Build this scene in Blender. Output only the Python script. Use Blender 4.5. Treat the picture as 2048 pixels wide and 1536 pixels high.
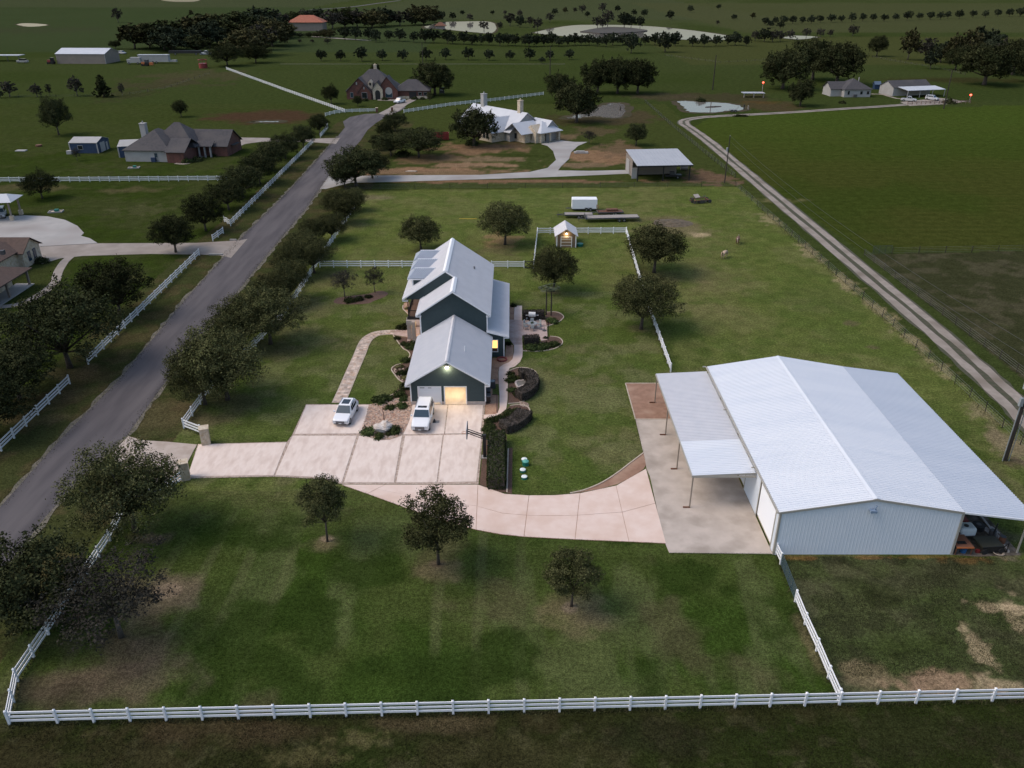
import bpy, bmesh, math, random
import numpy as np
from mathutils import Vector, Matrix

# ------------------------------------------------------------------ camera, sky, sun, exposure
scene = bpy.context.scene
for o in list(bpy.data.objects):
    bpy.data.objects.remove(o)
COL = scene.collection
F_PX, PITCH, CAM_H = 1607.0, math.atan(822 / 1607.0), 45.7
cam_d = bpy.data.cameras.new("camera")
cam = bpy.data.objects.new("camera", cam_d)
COL.objects.link(cam)
cam_d.sensor_width = 36.0
cam_d.lens = 36.0 * F_PX / 2048.0
cam_d.clip_start, cam_d.clip_end = 0.5, 20000.0
cam.location = (0, 0, CAM_H)
cam.rotation_euler = (math.pi / 2 - PITCH, 0, 0)
scene.camera = cam

SUN_AZ, SUN_EL = math.radians(266), math.radians(52)      # compass direction the light comes from (0 = +Y, clockwise)
world = bpy.data.worlds.new("World")
scene.world = world
world.use_nodes = True
wn = world.node_tree.nodes
wl = world.node_tree.links
sky = wn.new("ShaderNodeTexSky")
sky.sky_type = 'NISHITA'
sky.sun_disc = False
sky.sun_elevation = SUN_EL
sky.sun_rotation = SUN_AZ
sky.dust_density = 3.5
sky.air_density = 1.3
sky.ozone_density = 2.0
wn["Background"].inputs[1].default_value = 0.15
wl.new(sky.outputs[0], wn["Background"].inputs[0])
sun_d = bpy.data.lights.new("sun", 'SUN')
sun_d.energy = 1.1
sun_d.angle = math.radians(30)
sun_d.color = (1.0, 0.87, 0.74)
sun = bpy.data.objects.new("sun", sun_d)
COL.objects.link(sun)
sd = Vector((math.sin(SUN_AZ) * math.cos(SUN_EL), math.cos(SUN_AZ) * math.cos(SUN_EL), math.sin(SUN_EL)))
sun.rotation_euler = sd.to_track_quat('Z', 'Y').to_euler()
sun.location = sd * 100
scene.render.engine = 'CYCLES'
scene.view_settings.view_transform = 'Standard'
scene.view_settings.look = 'None'
scene.view_settings.exposure = 0.2
scene.view_settings.gamma = 1.0
scene.view_settings.use_curve_mapping = False

# ------------------------------------------------------------------ helpers
_c, _s = math.cos(PITCH), math.sin(PITCH)
def gp(px, py, z=0.0):
    """Survey: point at height z seen along a sight line of the 2048x1536 photograph."""
    v = (py - 768) / F_PX; u = (px - 1024) / F_PX
    Z = (CAM_H - z) / (_s + v * _c)
    return Vector((u * Z, Z * (_c - v * _s), z))
def gps(pts, z=0.0):
    return [gp(p[0], p[1], z) for p in pts]
R = random.Random(7)
def lerp(a, b, t): return a + (b - a) * t

class MB:
    def __init__(s): s.v = []; s.f = []
    def add(s, vs, fs):
        n = len(s.v); s.v += [tuple(v) for v in vs]; s.f += [tuple(i + n for i in f) for f in fs]; return s
    def box(s, x0, x1, y0, y1, z0, z1):
        return s.add([(x0,y0,z0),(x1,y0,z0),(x1,y1,z0),(x0,y1,z0),(x0,y0,z1),(x1,y0,z1),(x1,y1,z1),(x0,y1,z1)],
                     [(0,3,2,1),(4,5,6,7),(0,1,5,4),(1,2,6,5),(2,3,7,6),(3,0,4,7)])
    def quad(s, *p): return s.add(p, [tuple(range(len(p)))])
    def prism(s, pts, z0, z1):
        n = len(pts); a = 0
        for i in range(n):
            p, q = pts[i], pts[(i + 1) % n]; a += p[0] * q[1] - q[0] * p[1]
        if a < 0: pts = pts[::-1]
        vs = [(p[0], p[1], z0) for p in pts] + [(p[0], p[1], z1) for p in pts]
        return s.add(vs, [tuple(range(n))[::-1], tuple(range(n, 2 * n))] + [(i, (i + 1) % n, n + (i + 1) % n, n + i) for i in range(n)])
    def beam(s, p, q, w, h, up=(0, 0, 1)):
        p, q = Vector(p), Vector(q); d = (q - p).normalized(); u = Vector(up)
        if abs(d.dot(u)) > .95: u = Vector((0, 1, 0))
        a = d.cross(u).normalized() * (w / 2); b = a.cross(d).normalized() * (h / 2)
        vs = [p - a - b, p + a - b, p + a + b, p - a + b, q - a - b, q + a - b, q + a + b, q - a + b]
        return s.add(vs, [(0,1,2,3),(7,6,5,4),(0,4,5,1),(1,5,6,2),(2,6,7,3),(3,7,4,0)])
    def tube(s, path, radii, n=7, cap=True):
        path = [Vector(p) for p in path]
        if not isinstance(radii, (list, tuple)): radii = [radii] * len(path)
        rings = []
        for i, p in enumerate(path):
            d = (path[min(i + 1, len(path) - 1)] - path[max(i - 1, 0)]).normalized()
            u = Vector((0, 0, 1)) if abs(d.z) < .9 else Vector((0, 1, 0))
            a = d.cross(u).normalized(); b = a.cross(d)
            rings.append([p + (a * math.cos(t) + b * math.sin(t)) * radii[i] for t in [2 * math.pi * k / n for k in range(n)]])
        base = len(s.v); fs = []
        for i in range(len(path) - 1):
            for k in range(n):
                fs.append((i * n + k, i * n + (k + 1) % n, (i + 1) * n + (k + 1) % n, (i + 1) * n + k))
        if cap: fs += [tuple(range(n))[::-1], tuple(range((len(path) - 1) * n, len(path) * n))]
        return s.add([v for r in rings for v in r], fs)
    def cyl(s, p, q, r0, r1=None, n=12): return s.tube([p, q], [r0, r0 if r1 is None else r1], n)
    def ball(s, c, r, n=8, m=6):
        vs = []; fs = []
        r = (r, r, r) if not isinstance(r, (list, tuple)) else r
        for j in range(m + 1):
            t = math.pi * j / m
            for k in range(n):
                a = 2 * math.pi * k / n
                vs.append((c[0] + r[0] * math.sin(t) * math.cos(a), c[1] + r[1] * math.sin(t) * math.sin(a), c[2] + r[2] * math.cos(t)))
        for j in range(m):
            for k in range(n):
                fs.append((j * n + k, (j + 1) * n + k, (j + 1) * n + (k + 1) % n, j * n + (k + 1) % n))
        return s.add(vs, fs)
    def mesh(s, name):
        me = bpy.data.meshes.new(name); me.from_pydata(s.v, [], s.f); me.update(); return me

def link(name, me, m=None, parent=None, smooth=False):
    o = bpy.data.objects.new(name, me); COL.objects.link(o)
    if m is not None and not me.materials: me.materials.append(m)
    if parent is not None: o.parent = parent
    if smooth:
        for p in me.polygons: p.use_smooth = True
    return o
def part(name, mb, m, parent, smooth=False): return link(name, mb.mesh(name), m, parent, smooth)
def tag(o, label, cat, group=None):
    o['label'] = label; o['category'] = cat
    if group: o['group'] = group
    return o
def thing(name, label, cat, loc=(0, 0, 0), rz=0.0, group=None, scale=1.0):
    o = bpy.data.objects.new(name, None); COL.objects.link(o)
    o.empty_display_size = .3
    o.location = loc; o.rotation_euler = (0, 0, rz)
    o.scale = (scale,) * 3 if not isinstance(scale, (list, tuple)) else scale
    return tag(o, label, cat, group)
def struct(name, me, m, parent=None):
    o = link(name, me.mesh(name) if isinstance(me, MB) else me, m, parent)
    if parent is None: o['kind'] = 'structure'
    return o

def shear_free(o): return o
# ------------------------------------------------------------------ materials
def mat(name, c1, c2=None, scale=3.0, rough=.7, metal=0.0, bump=0.0, bscale=None, stretch=(1, 1, 1), coord='world', c3=None, s3=.4,
        emit=None, estr=0.0, spec=.5, island=0.0, lo=.35, hi=.65, detail=5):
    m = bpy.data.materials.new(name); m.use_nodes = True
    nt = m.node_tree; n = nt.nodes; l = nt.links; b = n["Principled BSDF"]
    b.inputs["Roughness"].default_value = rough; b.inputs["Metallic"].default_value = metal
    b.inputs["Specular IOR Level"].default_value = spec
    b.inputs["Base Color"].default_value = (*c1, 1)
    co = None
    if c2 is not None or bump:
        if coord == 'world': g = n.new("ShaderNodeNewGeometry"); src = g.outputs["Position"]
        else: g = n.new("ShaderNodeTexCoord"); src = g.outputs["Object"]
        mp = n.new("ShaderNodeMapping"); mp.inputs["Scale"].default_value = stretch
        l.new(src, mp.inputs["Vector"]); co = mp.outputs[0]
    cur = None
    if c2 is not None:
        nz = n.new("ShaderNodeTexNoise"); nz.inputs["Scale"].default_value = scale; nz.inputs["Detail"].default_value = detail
        l.new(co, nz.inputs["Vector"])
        rp = n.new("ShaderNodeValToRGB"); rp.color_ramp.elements[0].position = lo; rp.color_ramp.elements[1].position = hi
        rp.color_ramp.elements[0].color = (*c1, 1); rp.color_ramp.elements[1].color = (*c2, 1)
        l.new(nz.outputs[0], rp.inputs[0]); cur = rp.outputs[0]
        if c3 is not None:
            nz2 = n.new("ShaderNodeTexNoise"); nz2.inputs["Scale"].default_value = s3; nz2.inputs["Detail"].default_value = 6
            l.new(co, nz2.inputs["Vector"])
            rp2 = n.new("ShaderNodeValToRGB"); rp2.color_ramp.elements[0].position = .47; rp2.color_ramp.elements[1].position = .68
            l.new(nz2.outputs[0], rp2.inputs[0])
            mx = n.new("ShaderNodeMix"); mx.data_type = 'RGBA'
            l.new(rp2.outputs[0], mx.inputs["Factor"]); l.new(cur, mx.inputs["A"]); mx.inputs["B"].default_value = (*c3, 1)
            cur = mx.outputs["Result"]
    if island:
        gi = n.new("ShaderNodeNewGeometry")
        mr = n.new("ShaderNodeMapRange"); mr.inputs["To Min"].default_value = 1 - island; mr.inputs["To Max"].default_value = 1 + island
        l.new(gi.outputs["Random Per Island"], mr.inputs["Value"])
        oi = n.new("ShaderNodeObjectInfo")
        mr2 = n.new("ShaderNodeMapRange"); mr2.inputs["To Min"].default_value = .7; mr2.inputs["To Max"].default_value = 1.4
        l.new(oi.outputs["Random"], mr2.inputs["Value"])
        mm = n.new("ShaderNodeMath"); mm.operation = 'MULTIPLY'
        l.new(mr.outputs[0], mm.inputs[0]); l.new(mr2.outputs[0], mm.inputs[1])
        vm = n.new("ShaderNodeVectorMath"); vm.operation = 'SCALE'
        if cur is not None: l.new(cur, vm.inputs[0])
        else: vm.inputs[0].default_value = c1
        l.new(mm.outputs[0], vm.inputs["Scale"]); cur = vm.outputs[0]
    if cur is not None: l.new(cur, b.inputs["Base Color"])
    if bump:
        nb = n.new("ShaderNodeTexNoise"); nb.inputs["Scale"].default_value = bscale or scale * 4; nb.inputs["Detail"].default_value = 4
        l.new(co, nb.inputs["Vector"])
        bp = n.new("ShaderNodeBump"); bp.inputs["Strength"].default_value = bump; bp.inputs["Distance"].default_value = .05
        l.new(nb.outputs[0], bp.inputs["Height"]); l.new(bp.outputs[0], b.inputs["Normal"])
    if emit is not None:
        b.inputs["Emission Color"].default_value = (*emit, 1); b.inputs["Emission Strength"].default_value = estr
    return m

M = {}
M['asphalt'] = mat('asphalt', (.084,.078,.083), (.112,.103,.107), .9, .9, bump=.2, bscale=30, c3=(.128,.117,.120), s3=.5, spec=.05, stretch=(.8,.10,1))
M['gravel_edge'] = mat('gravel_edge', (.16,.14,.11), (.09,.085,.06), 1.2, .9, bump=.4, bscale=20)
M['conc_light'] = mat('concrete_stamped', (.68,.57,.505), (.72,.62,.56), 3.0, .9, bump=.1, bscale=12, c3=(.60,.49,.43), s3=1.3, stretch=(1,.35,1), spec=.05)
M['conc_pink'] = mat('concrete_pink', (.66,.515,.445), (.70,.57,.505), .9, .9, bump=.06, c3=(.62,.47,.395), s3=.35, spec=.05)
M['conc_gray'] = mat('concrete_grey', (.50,.435,.385), (.42,.365,.32), .6, .9, bump=.08, c3=(.33,.285,.245), s3=.33, spec=.05)
M['conc_far'] = mat('concrete_pale', (.30,.29,.275), (.36,.34,.325), .4, .8, c3=(.25,.225,.21), s3=.1)
M['conc_tan'] = mat('concrete_tan', (.24,.205,.175), (.29,.25,.22), .5, .8, c3=(.20,.165,.14), s3=.15)
M['paver'] = mat('flagstone', (.36,.27,.21), (.50,.41,.35), 5, .8, bump=.3, bscale=6, c3=(.27,.20,.16), s3=2.2)
M['flag_stone'] = mat('flagstone_piece', (.42,.33,.27), (.54,.45,.39), 3, .8, bump=.2, c3=(.36,.24,.17), s3=1.3, island=.18)
M['patio'] = mat('patio_concrete', (.42,.31,.275), (.47,.37,.335), 2, .8, c3=(.36,.25,.21), s3=.8)
M['gravel_brown'] = mat('gravel_brown', (.30,.175,.12), (.24,.135,.09), 1.5, .9, bump=.4, bscale=25, c3=(.36,.235,.165), s3=.4)
M['gravel_red'] = mat('gravel_red', (.36,.20,.12), (.44,.28,.19), 5, .9, bump=.4, bscale=20, c3=(.28,.15,.10), s3=.9)
M['rock_bed'] = mat('river_rock', (.40,.25,.17), (.52,.38,.30), 6, .9, bump=.5, bscale=15, c3=(.26,.14,.10), s3=1.5)
M['mulch'] = mat('mulch', (.075,.042,.030), (.13,.075,.052), 6, .95, bump=.5, bscale=25)
M['track'] = mat('gravel_track', (.23,.195,.165), (.30,.26,.225), 1.0, .95, bump=.3, bscale=14, c3=(.17,.14,.11), s3=.25)
M['edging'] = mat('edging', (.42,.34,.26), (.5,.42,.34), 4, .8)
M['white'] = mat('white_paint', (.82,.83,.86), rough=.45)
M['fence_white'] = mat('white_vinyl', (.84,.85,.88), rough=.4)
M['fence_white_far'] = mat('dimmed_white_vinyl', (.70,.72,.74), (.62,.64,.66), .4, .5)  # same vinyl as the near fences, vignette dimming put into the colour
M['teal'] = mat('siding_teal', (.030,.052,.058), (.036,.060,.066), 3, .65)
M['roof_house'] = mat('galvalume_pale', (.62,.615,.64), (.58,.575,.60), .8, .5, spec=.25)
M['roof_garage'] = mat('galvalume_blue', (.57,.575,.61), (.53,.54,.58), .8, .5, spec=.25)
M['roof_dormer'] = mat('standing_seam_shaded', (.34,.38,.45), (.38,.42,.49), 1, .5)  # shade of the camera-facing slopes put into the colour as blue grey
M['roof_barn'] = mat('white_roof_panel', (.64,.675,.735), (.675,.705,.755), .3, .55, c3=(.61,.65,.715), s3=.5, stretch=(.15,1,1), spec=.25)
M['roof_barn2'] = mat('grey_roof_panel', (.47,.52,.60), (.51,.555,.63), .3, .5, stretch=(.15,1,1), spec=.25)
M['barn_wall'] = mat('barn_wall_panel', (.70,.755,.83), (.72,.77,.84), .6, .5)
M['barn_trim'] = mat('barn_trim', (.36,.34,.30), rough=.5)
M['barn_post'] = mat('barn_post', (.27,.23,.19), rough=.5)
M['stone'] = mat('limestone', (.47,.39,.29), (.58,.51,.41), 3, .85, bump=.3, bscale=8, c3=(.40,.31,.21), s3=2)
M['stone_grey'] = mat('grey_stone', (.40,.34,.31), (.47,.42,.39), 3, .85, bump=.3, bscale=8)
M['wood_lit'] = mat('wood_board', (.33,.20,.11), (.27,.16,.085), 3, .6, stretch=(1, 8, 1))
M['deck'] = mat('deck_board', (.22,.14,.11), (.17,.105,.08), 3, .7, stretch=(6, 1, 1))
M['black'] = mat('black_metal', (.012,.012,.014), rough=.5)
M['dark_grey'] = mat('dark_grey', (.06,.06,.065), rough=.6)
M['mid_grey'] = mat('mid_grey', (.22,.22,.23), rough=.5)
M['glass'] = mat('glass_dark', (.014,.018,.024), rough=.08, spec=.8)
M['glass_blue'] = mat('glass_blue', (.03,.055,.075), rough=.06, spec=.8)
M['car_white'] = mat('car_paint_white', (.78,.79,.82), rough=.22, spec=.6)
M['tyre'] = mat('tyre', (.012,.012,.013), rough=.85)
M['rim'] = mat('rim', (.32,.33,.35), rough=.3, metal=.7)
M['chrome'] = mat('grille_metal', (.20,.20,.22), rough=.3, metal=.5)
M['lamp'] = mat('headlamp', (.55,.57,.6), rough=.15)
M['door_white'] = mat('door_white', (.80,.82,.86), rough=.5)
M['door_lit'] = mat('lit_garage_interior', (.76,.72,.62), (.80,.77,.70), 1.2, .7)
M['win_lit'] = mat('lit_window', (.9,.6,.25), emit=(1.0,.55,.16), estr=1.6)
M['bulb'] = mat('bulb', (1,1,1), emit=(1.0,.86,.62), estr=14)
M['bulb_red'] = mat('bulb_red', (1,.3,.2), emit=(1.0,.07,.04), estr=4)
M['bark'] = mat('bark', (.045,.036,.029), (.075,.06,.05), 6, .9, bump=.4, coord='obj')
M['bark_grey'] = mat('bark_grey', (.10,.088,.078), (.075,.066,.058), 6, .9, coord='obj')
M['leaf'] = mat('oak_leaf', (.036,.042,.017), (.078,.080,.036), 1.4, .8, coord='obj', island=.55, spec=.0)
M['leaf_dark'] = mat('dark_leaf', (.024,.031,.014), (.046,.050,.023), .5, .8, coord='obj', island=.45, spec=0)
M['leaf_far'] = mat('far_leaf', (.026,.035,.022), (.044,.051,.030), .25, .7, coord='obj', island=.35, spec=0)  # lighter leaf colour stands in for distance haze
M['leaf_olive'] = mat('olive_leaf', (.046,.048,.022), (.070,.064,.032), .4, .7, coord='obj', island=.35, spec=0)
M['leaf_grey'] = mat('grey_leaf', (.042,.042,.034), (.062,.056,.046), .5, .7, coord='obj', island=.35, spec=0)
M['leaf_bright'] = mat('shrub_leaf', (.035,.055,.018), (.060,.080,.026), 2, .6, island=.45, spec=.05)
M['leaf_yellow'] = mat('yellow_shrub_leaf', (.12,.12,.03), (.18,.16,.05), 2, .6, island=.4)
M['leaf_hedge'] = mat('hedge_leaf', (.028,.025,.020), (.046,.040,.033), 2.5, .65, island=.4, spec=.05)
M['leaf_hedge_g'] = mat('hedge_leaf_green', (.028,.040,.013), (.046,.060,.020), 1.5, .65, island=.5, spec=.05)
M['palm'] = mat('palm_leaf', (.045,.060,.022), (.07,.08,.03), 2, .6)
M['brick'] = mat('brick_red', (.11,.045,.035), (.15,.062,.048), 2, .85, c3=(.09,.04,.034), s3=.6)
M['shingle'] = mat('shingle_grey', (.045,.043,.048), (.062,.058,.062), 1.5, .9, c3=(.075,.068,.068), s3=.2)
M['shingle_brown'] = mat('shingle_brown', (.070,.045,.036), (.095,.060,.047), 2, .9, c3=(.085,.058,.048), s3=.3)
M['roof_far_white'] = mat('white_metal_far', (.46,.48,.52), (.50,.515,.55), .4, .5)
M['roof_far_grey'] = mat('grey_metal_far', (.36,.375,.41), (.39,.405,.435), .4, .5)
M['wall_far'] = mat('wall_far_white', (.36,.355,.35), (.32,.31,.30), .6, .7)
M['wall_beige'] = mat('wall_beige', (.22,.185,.16), (.25,.21,.18), .4, .7)
M['blue_wall'] = mat('blue_wall', (.014,.035,.085), (.02,.045,.10), 1, .6)
M['orange_roof'] = mat('clay_tile', (.27,.085,.05), (.33,.11,.065), .8, .85)
M['red'] = mat('red_paint', (.20,.022,.022), rough=.5)
M['rust'] = mat('rust', (.16,.065,.035), (.11,.05,.03), 4, .85, coord='obj')
M['wood_grey'] = mat('weathered_planks', (.28,.25,.225), (.35,.315,.29), 3, .85, coord='obj', stretch=(1, 6, 1))
M['boulder'] = mat('boulder', (.60,.53,.48), (.72,.67,.63), 1.5, .85, bump=.6, bscale=4, c3=(.42,.33,.27), s3=1.4)
M['green_plastic'] = mat('green_plastic', (.01,.16,.12), rough=.5)
M['white_dome'] = mat('white_cap', (.75,.80,.78), rough=.5)
M['yellow'] = mat('yellow_strap', (.45,.33,.03), rough=.6)
M['horse_brown'] = mat('horse_brown', (.11,.055,.03), (.15,.075,.04), 4, .6, coord='obj')
M['horse_tan'] = mat('horse_tan', (.40,.29,.20), (.46,.34,.24), 4, .6, coord='obj')
M['hair_dark'] = mat('horse_hair', (.03,.024,.02), rough=.7)
M['board_white'] = mat('backboard', (.6,.62,.68), rough=.2)
M['pole'] = mat('pole_wood', (.028,.022,.018), (.04,.032,.026), 4, .9, coord='obj')
M['pipe_grey'] = mat('conduit', (.26,.28,.29), rough=.5)
M['blue'] = mat('blue_plastic', (.02,.10,.26), rough=.5)
M['orange'] = mat('orange_paint', (.42,.13,.04), rough=.6)
M['tank'] = mat('white_tank', (.55,.60,.63), rough=.4)
# water
wm = mat('pond_water', (.19,.18,.165), (.15,.14,.128), .05, rough=.05, spec=.45, bump=.006, bscale=.35)
wm.node_tree.nodes["Principled BSDF"].inputs["IOR"].default_value = 1.33
M['water'] = wm

# ------------------------------------------------------------------ ground: one sheet to the horizon
def hash2(ix, iy, seed):
    h = (ix.astype(np.int64) * 374761393 + iy.astype(np.int64) * 668265263 + seed * 974711) & 0x7fffffff
    h = ((h ^ (h >> 13)) * 1274126177) & 0x7fffffff
    return ((h ^ (h >> 16)) & 0xffff) / 65535.0
def vnoise(x, y, seed):
    ix = np.floor(x); iy = np.floor(y); fx = x - ix; fy = y - iy
    fx = fx * fx * (3 - 2 * fx); fy = fy * fy * (3 - 2 * fy)
    a = hash2(ix, iy, seed); b = hash2(ix + 1, iy, seed); c = hash2(ix, iy + 1, seed); d = hash2(ix + 1, iy + 1, seed)
    return (a * (1 - fx) + b * fx) * (1 - fy) + (c * (1 - fx) + d * fx) * fy
def fbm(x, y, s, seed, oct=4):
    t = 0; a = .5; n = 0
    for i in range(oct):
        t = t + a * vnoise(x / s + 17.3 * i, y / s - 9.1 * i, seed + i); n += a; a *= .5; s *= .5
    return t / n
def sstep(a, b, x):
    t = np.clip((x - a) / (b - a), 0, 1); return t * t * (3 - 2 * t)
NC, NR = 760, 640
vv = np.linspace(-812.0 + 1.2, 980.0, NR)
t_ = (vv + (-0.0)) / F_PX
Zc = CAM_H / np.maximum(_s + t_ * _c, 1e-4)
Yr = Zc * (_c - t_ * _s)
Yr = np.concatenate([[9000.0], Yr[Yr < 9000], [8.0]])
NR = len(Yr)
uu = np.linspace(-1, 1, NC)
GX = uu[None, :] * (0.78 * Yr[:, None] + 30); GY = np.repeat(Yr[:, None], NC, 1)
X = GX.ravel(); Y = GY.ravel()
def inpoly(poly):
    r = np.zeros(X.shape, bool); n = len(poly)
    for i in range(n):
        x1, y1 = poly[i][0], poly[i][1]; x2, y2 = poly[(i + 1) % n][0], poly[(i + 1) % n][1]
        c = ((y1 > Y) != (y2 > Y))
        if not c.any(): continue
        xi = (x2 - x1) * (Y - y1) / ((y2 - y1) or 1e-9) + x1
        r ^= c & (X < xi)
    return r
n1 = fbm(X, Y, 9, 3); n2 = fbm(X, Y, 2.6, 11); n3 = fbm(X, Y, 30, 21); n4 = fbm(X, Y, .9, 31, 2); nbig = fbm(X, Y, 140, 41)
rgb = np.zeros((len(X), 3))
def setc(mask, c, amt=1.0):
    a = (mask * amt)[:, None]; rgb[:] = rgb * (1 - a) + np.array(c)[None, :] * a
# open country; land outside the property coloured darker in place of vignette
setc(np.ones(len(X)), (.036, .048, .017))
far = sstep(250, 900, Y)
setc(far * (.35 + .65 * sstep(.35, .65, nbig)), (.046, .056, .026))
setc(sstep(.5, .7, fbm(X, Y, 60, 51)) * .6, (.030, .043, .013))
for k, (x0, x1, y0, y1, c) in enumerate([(-900, -60, 560, 1300, (.036,.050,.026)), (100, 900, 480, 700, (.052,.056,.024)), (-200, 300, 950, 2500, (.052,.060,.036)),
                                         (200, 1400, 760, 1500, (.056,.060,.032)), (-1500, -300, 1300, 3000, (.050,.058,.036))]):
    setc(((X > x0) & (X < x1) & (Y > y0) & (Y < y1)).astype(float), c, .75)
# right hand field between track and house
field = inpoly([(v.x, v.y) for v in gps([(1372, 262), (1420, 236), (1640, 222), (1880, 214), (2300, 205), (2600, 500), (2048, 500), (1725, 505), (1690, 480), (1500, 345)])])
setc(field.astype(float), (.036, .049, .012)); setc(field * sstep(.40, .60, n3), (.046, .050, .015), .85); setc(field * (.5 + .5 * np.sin(Y * 2.1 + 2 * n1)), (.025, .034, .009), .35)
setc(field * sstep(190, 300, Y), (.043, .064, .014), .8)
pad = inpoly([(v.x, v.y) for v in gps([(1728, 508), (2048, 502), (2500, 500), (2700, 900), (2190, 870)])])
setc(pad.astype(float), (.034, .036, .020)); setc(pad * sstep(.5, .64, n2), (.075, .065, .05), .5)
# left neighbours, vignette darkening put into the grass colour
left = (X < -41) & (Y < 330)
setc(left.astype(float), (.028, .040, .011)); setc(left * sstep(.45, .62, n1), (.042, .048, .020), .7); setc(left * sstep(.55, .7, n2), (.030, .046, .010), .6)
setc((left & (Y > 235)).astype(float), (.040, .050, .018), .7)
mid = (X > -40) & (X < 60) & (Y > 170) & (Y < 330)
setc(mid.astype(float), (.042, .052, .018))
# verges of the road
verge = (X > -60) & (X < -33.5) & (Y < 290)
setc(verge.astype(float), (.040, .045, .020)); setc(verge * sstep(.48, .62, n2), (.062, .050, .030), .7)
# foreground strip outside the front fence
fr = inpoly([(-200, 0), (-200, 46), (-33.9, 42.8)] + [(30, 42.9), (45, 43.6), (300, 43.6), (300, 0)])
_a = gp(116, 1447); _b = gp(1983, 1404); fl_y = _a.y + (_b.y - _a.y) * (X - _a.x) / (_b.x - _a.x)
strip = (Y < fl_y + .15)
# property
prop = inpoly([(v.x, v.y) for v in [gp(-90, 1440)] + gps([(2250, 1398), (2200, 1010), (1475, 372), (690, 382), (372, 850)])])
setc(prop.astype(float), (.068, .086, .024))
setc(prop * sstep(.40, .62, n1), (.090, .100, .036), .8)
setc(prop * sstep(.50, .66, n2), (.055, .078, .020), .7)
setc(prop * sstep(.50, .66, fbm(X, Y, 5, 61)), (.112, .105, .054), .7)
setc(prop * sstep(.55, .68, fbm(X, Y, 1.3, 63, 3)), (.050, .070, .018), .5)
back = prop & (Y > 122) | (prop & (X > 27) & (Y > 80))
setc(back.astype(float), (.098, .112, .035), .55); setc(back * sstep(.5, .66, n3), (.115, .108, .05), .45)
setc(back * sstep(.5, .62, fbm(X, Y, 3.2, 71)), (.062, .088, .022), .55)
# lawn in front of the drive: lush green, vignette darkening put into its colour, with pale mown streaks and worn patches
fl = prop & (Y < 66) & (X < 23.5)
w = sstep(66, 58, Y)
setc(fl * w, (.030, .054, .010)); setc(fl * w * sstep(.42, .60, n1), (.050, .070, .018), .85)
setc(fl * w * sstep(.50, .64, fbm(X * 1.0, Y * .35, 3.4, 81)), (.080, .098, .036), .6)
strk = .5 + .5 * np.sin((X + .9 * (n1 - .5)) * 2 * math.pi / 3.4)
setc(fl * w * sstep(.72, .95, strk) * sstep(.45, .6, fbm(X, Y * .3, 5, 83)), (.080, .094, .036), .6)
setc(fl * w * sstep(.50, .66, fbm(X, Y, 5.4, 87)), (.022, .040, .008), .85)
setc(fl * w * sstep(.62, .76, fbm(X, Y, 6.5, 89)), (.075, .070, .034), .6)
# side lawn, fresh
sl = prop & (Y > 66) & (Y < 122) & (X < 20)
setc(sl * sstep(.42, .62, fbm(X, Y, 8, 91)), (.058, .082, .021), .55)
setc(sl * sstep(.50, .66, fbm(X, Y, 3.1, 93)), (.112, .115, .055), .6)
# paddock by the barn
pk = inpoly([(v.x, v.y) for v in gps([(1556, 1112), (2250, 1120), (2300, 1400), (1680, 1394)])])
setc(pk.astype(float), (.052, .060, .027)); setc(pk * sstep(.46, .60, n2), (.068, .064, .040), .6); setc(pk * sstep(.5, .64, n1), (.042, .058, .020), .7)
setc(pk * sstep(.55, .7, n4), (.030, .032, .018), .5)
setc(strip.astype(float), (.021, .023, .010)); setc(strip * sstep(.48, .62, n2), (.032, .027, .016), .7); setc(strip * sstep(.5, .62, n1), (.018, .026, .008), .8)  # strip tones hold the vignette darkening below the front fence
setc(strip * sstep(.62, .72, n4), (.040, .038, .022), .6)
# bare soil, straw and sand with their own outlines
RED = (.26, .155, .105); SAND = (.34, .255, .18); STRAW = (.155, .128, .072); DARK = (.030, .030, .018); BROWN = (.105, .078, .055); CLAY = (.30, .13, .05)
def blob(px, py, rx, ry, c, amt=.9, rough=.9, ns=2.2, lo=.45, hi=1.25):
    if py < 375: lo, hi = .8, 1.2; c = tuple(q * .8 for q in c)
    else: amt *= .78
    p = gp(px, py)
    sel = (abs(X - p.x) < rx * 2.2) & (abs(Y - p.y) < ry * 2.2)
    if not sel.any(): return
    d = np.sqrt(((X[sel] - p.x) / rx) ** 2 + ((Y[sel] - p.y) / ry) ** 2)
    nn = fbm(X[sel], Y[sel], ns, int(px) + int(py), 5)
    m = sstep(hi, lo, d + rough * (nn - .5) * 2 * .9)
    a = np.clip(m * amt, 0, 1)[:, None]; rgb[sel] = rgb[sel] * (1 - a) + np.array(c)[None, :] * a
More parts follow.
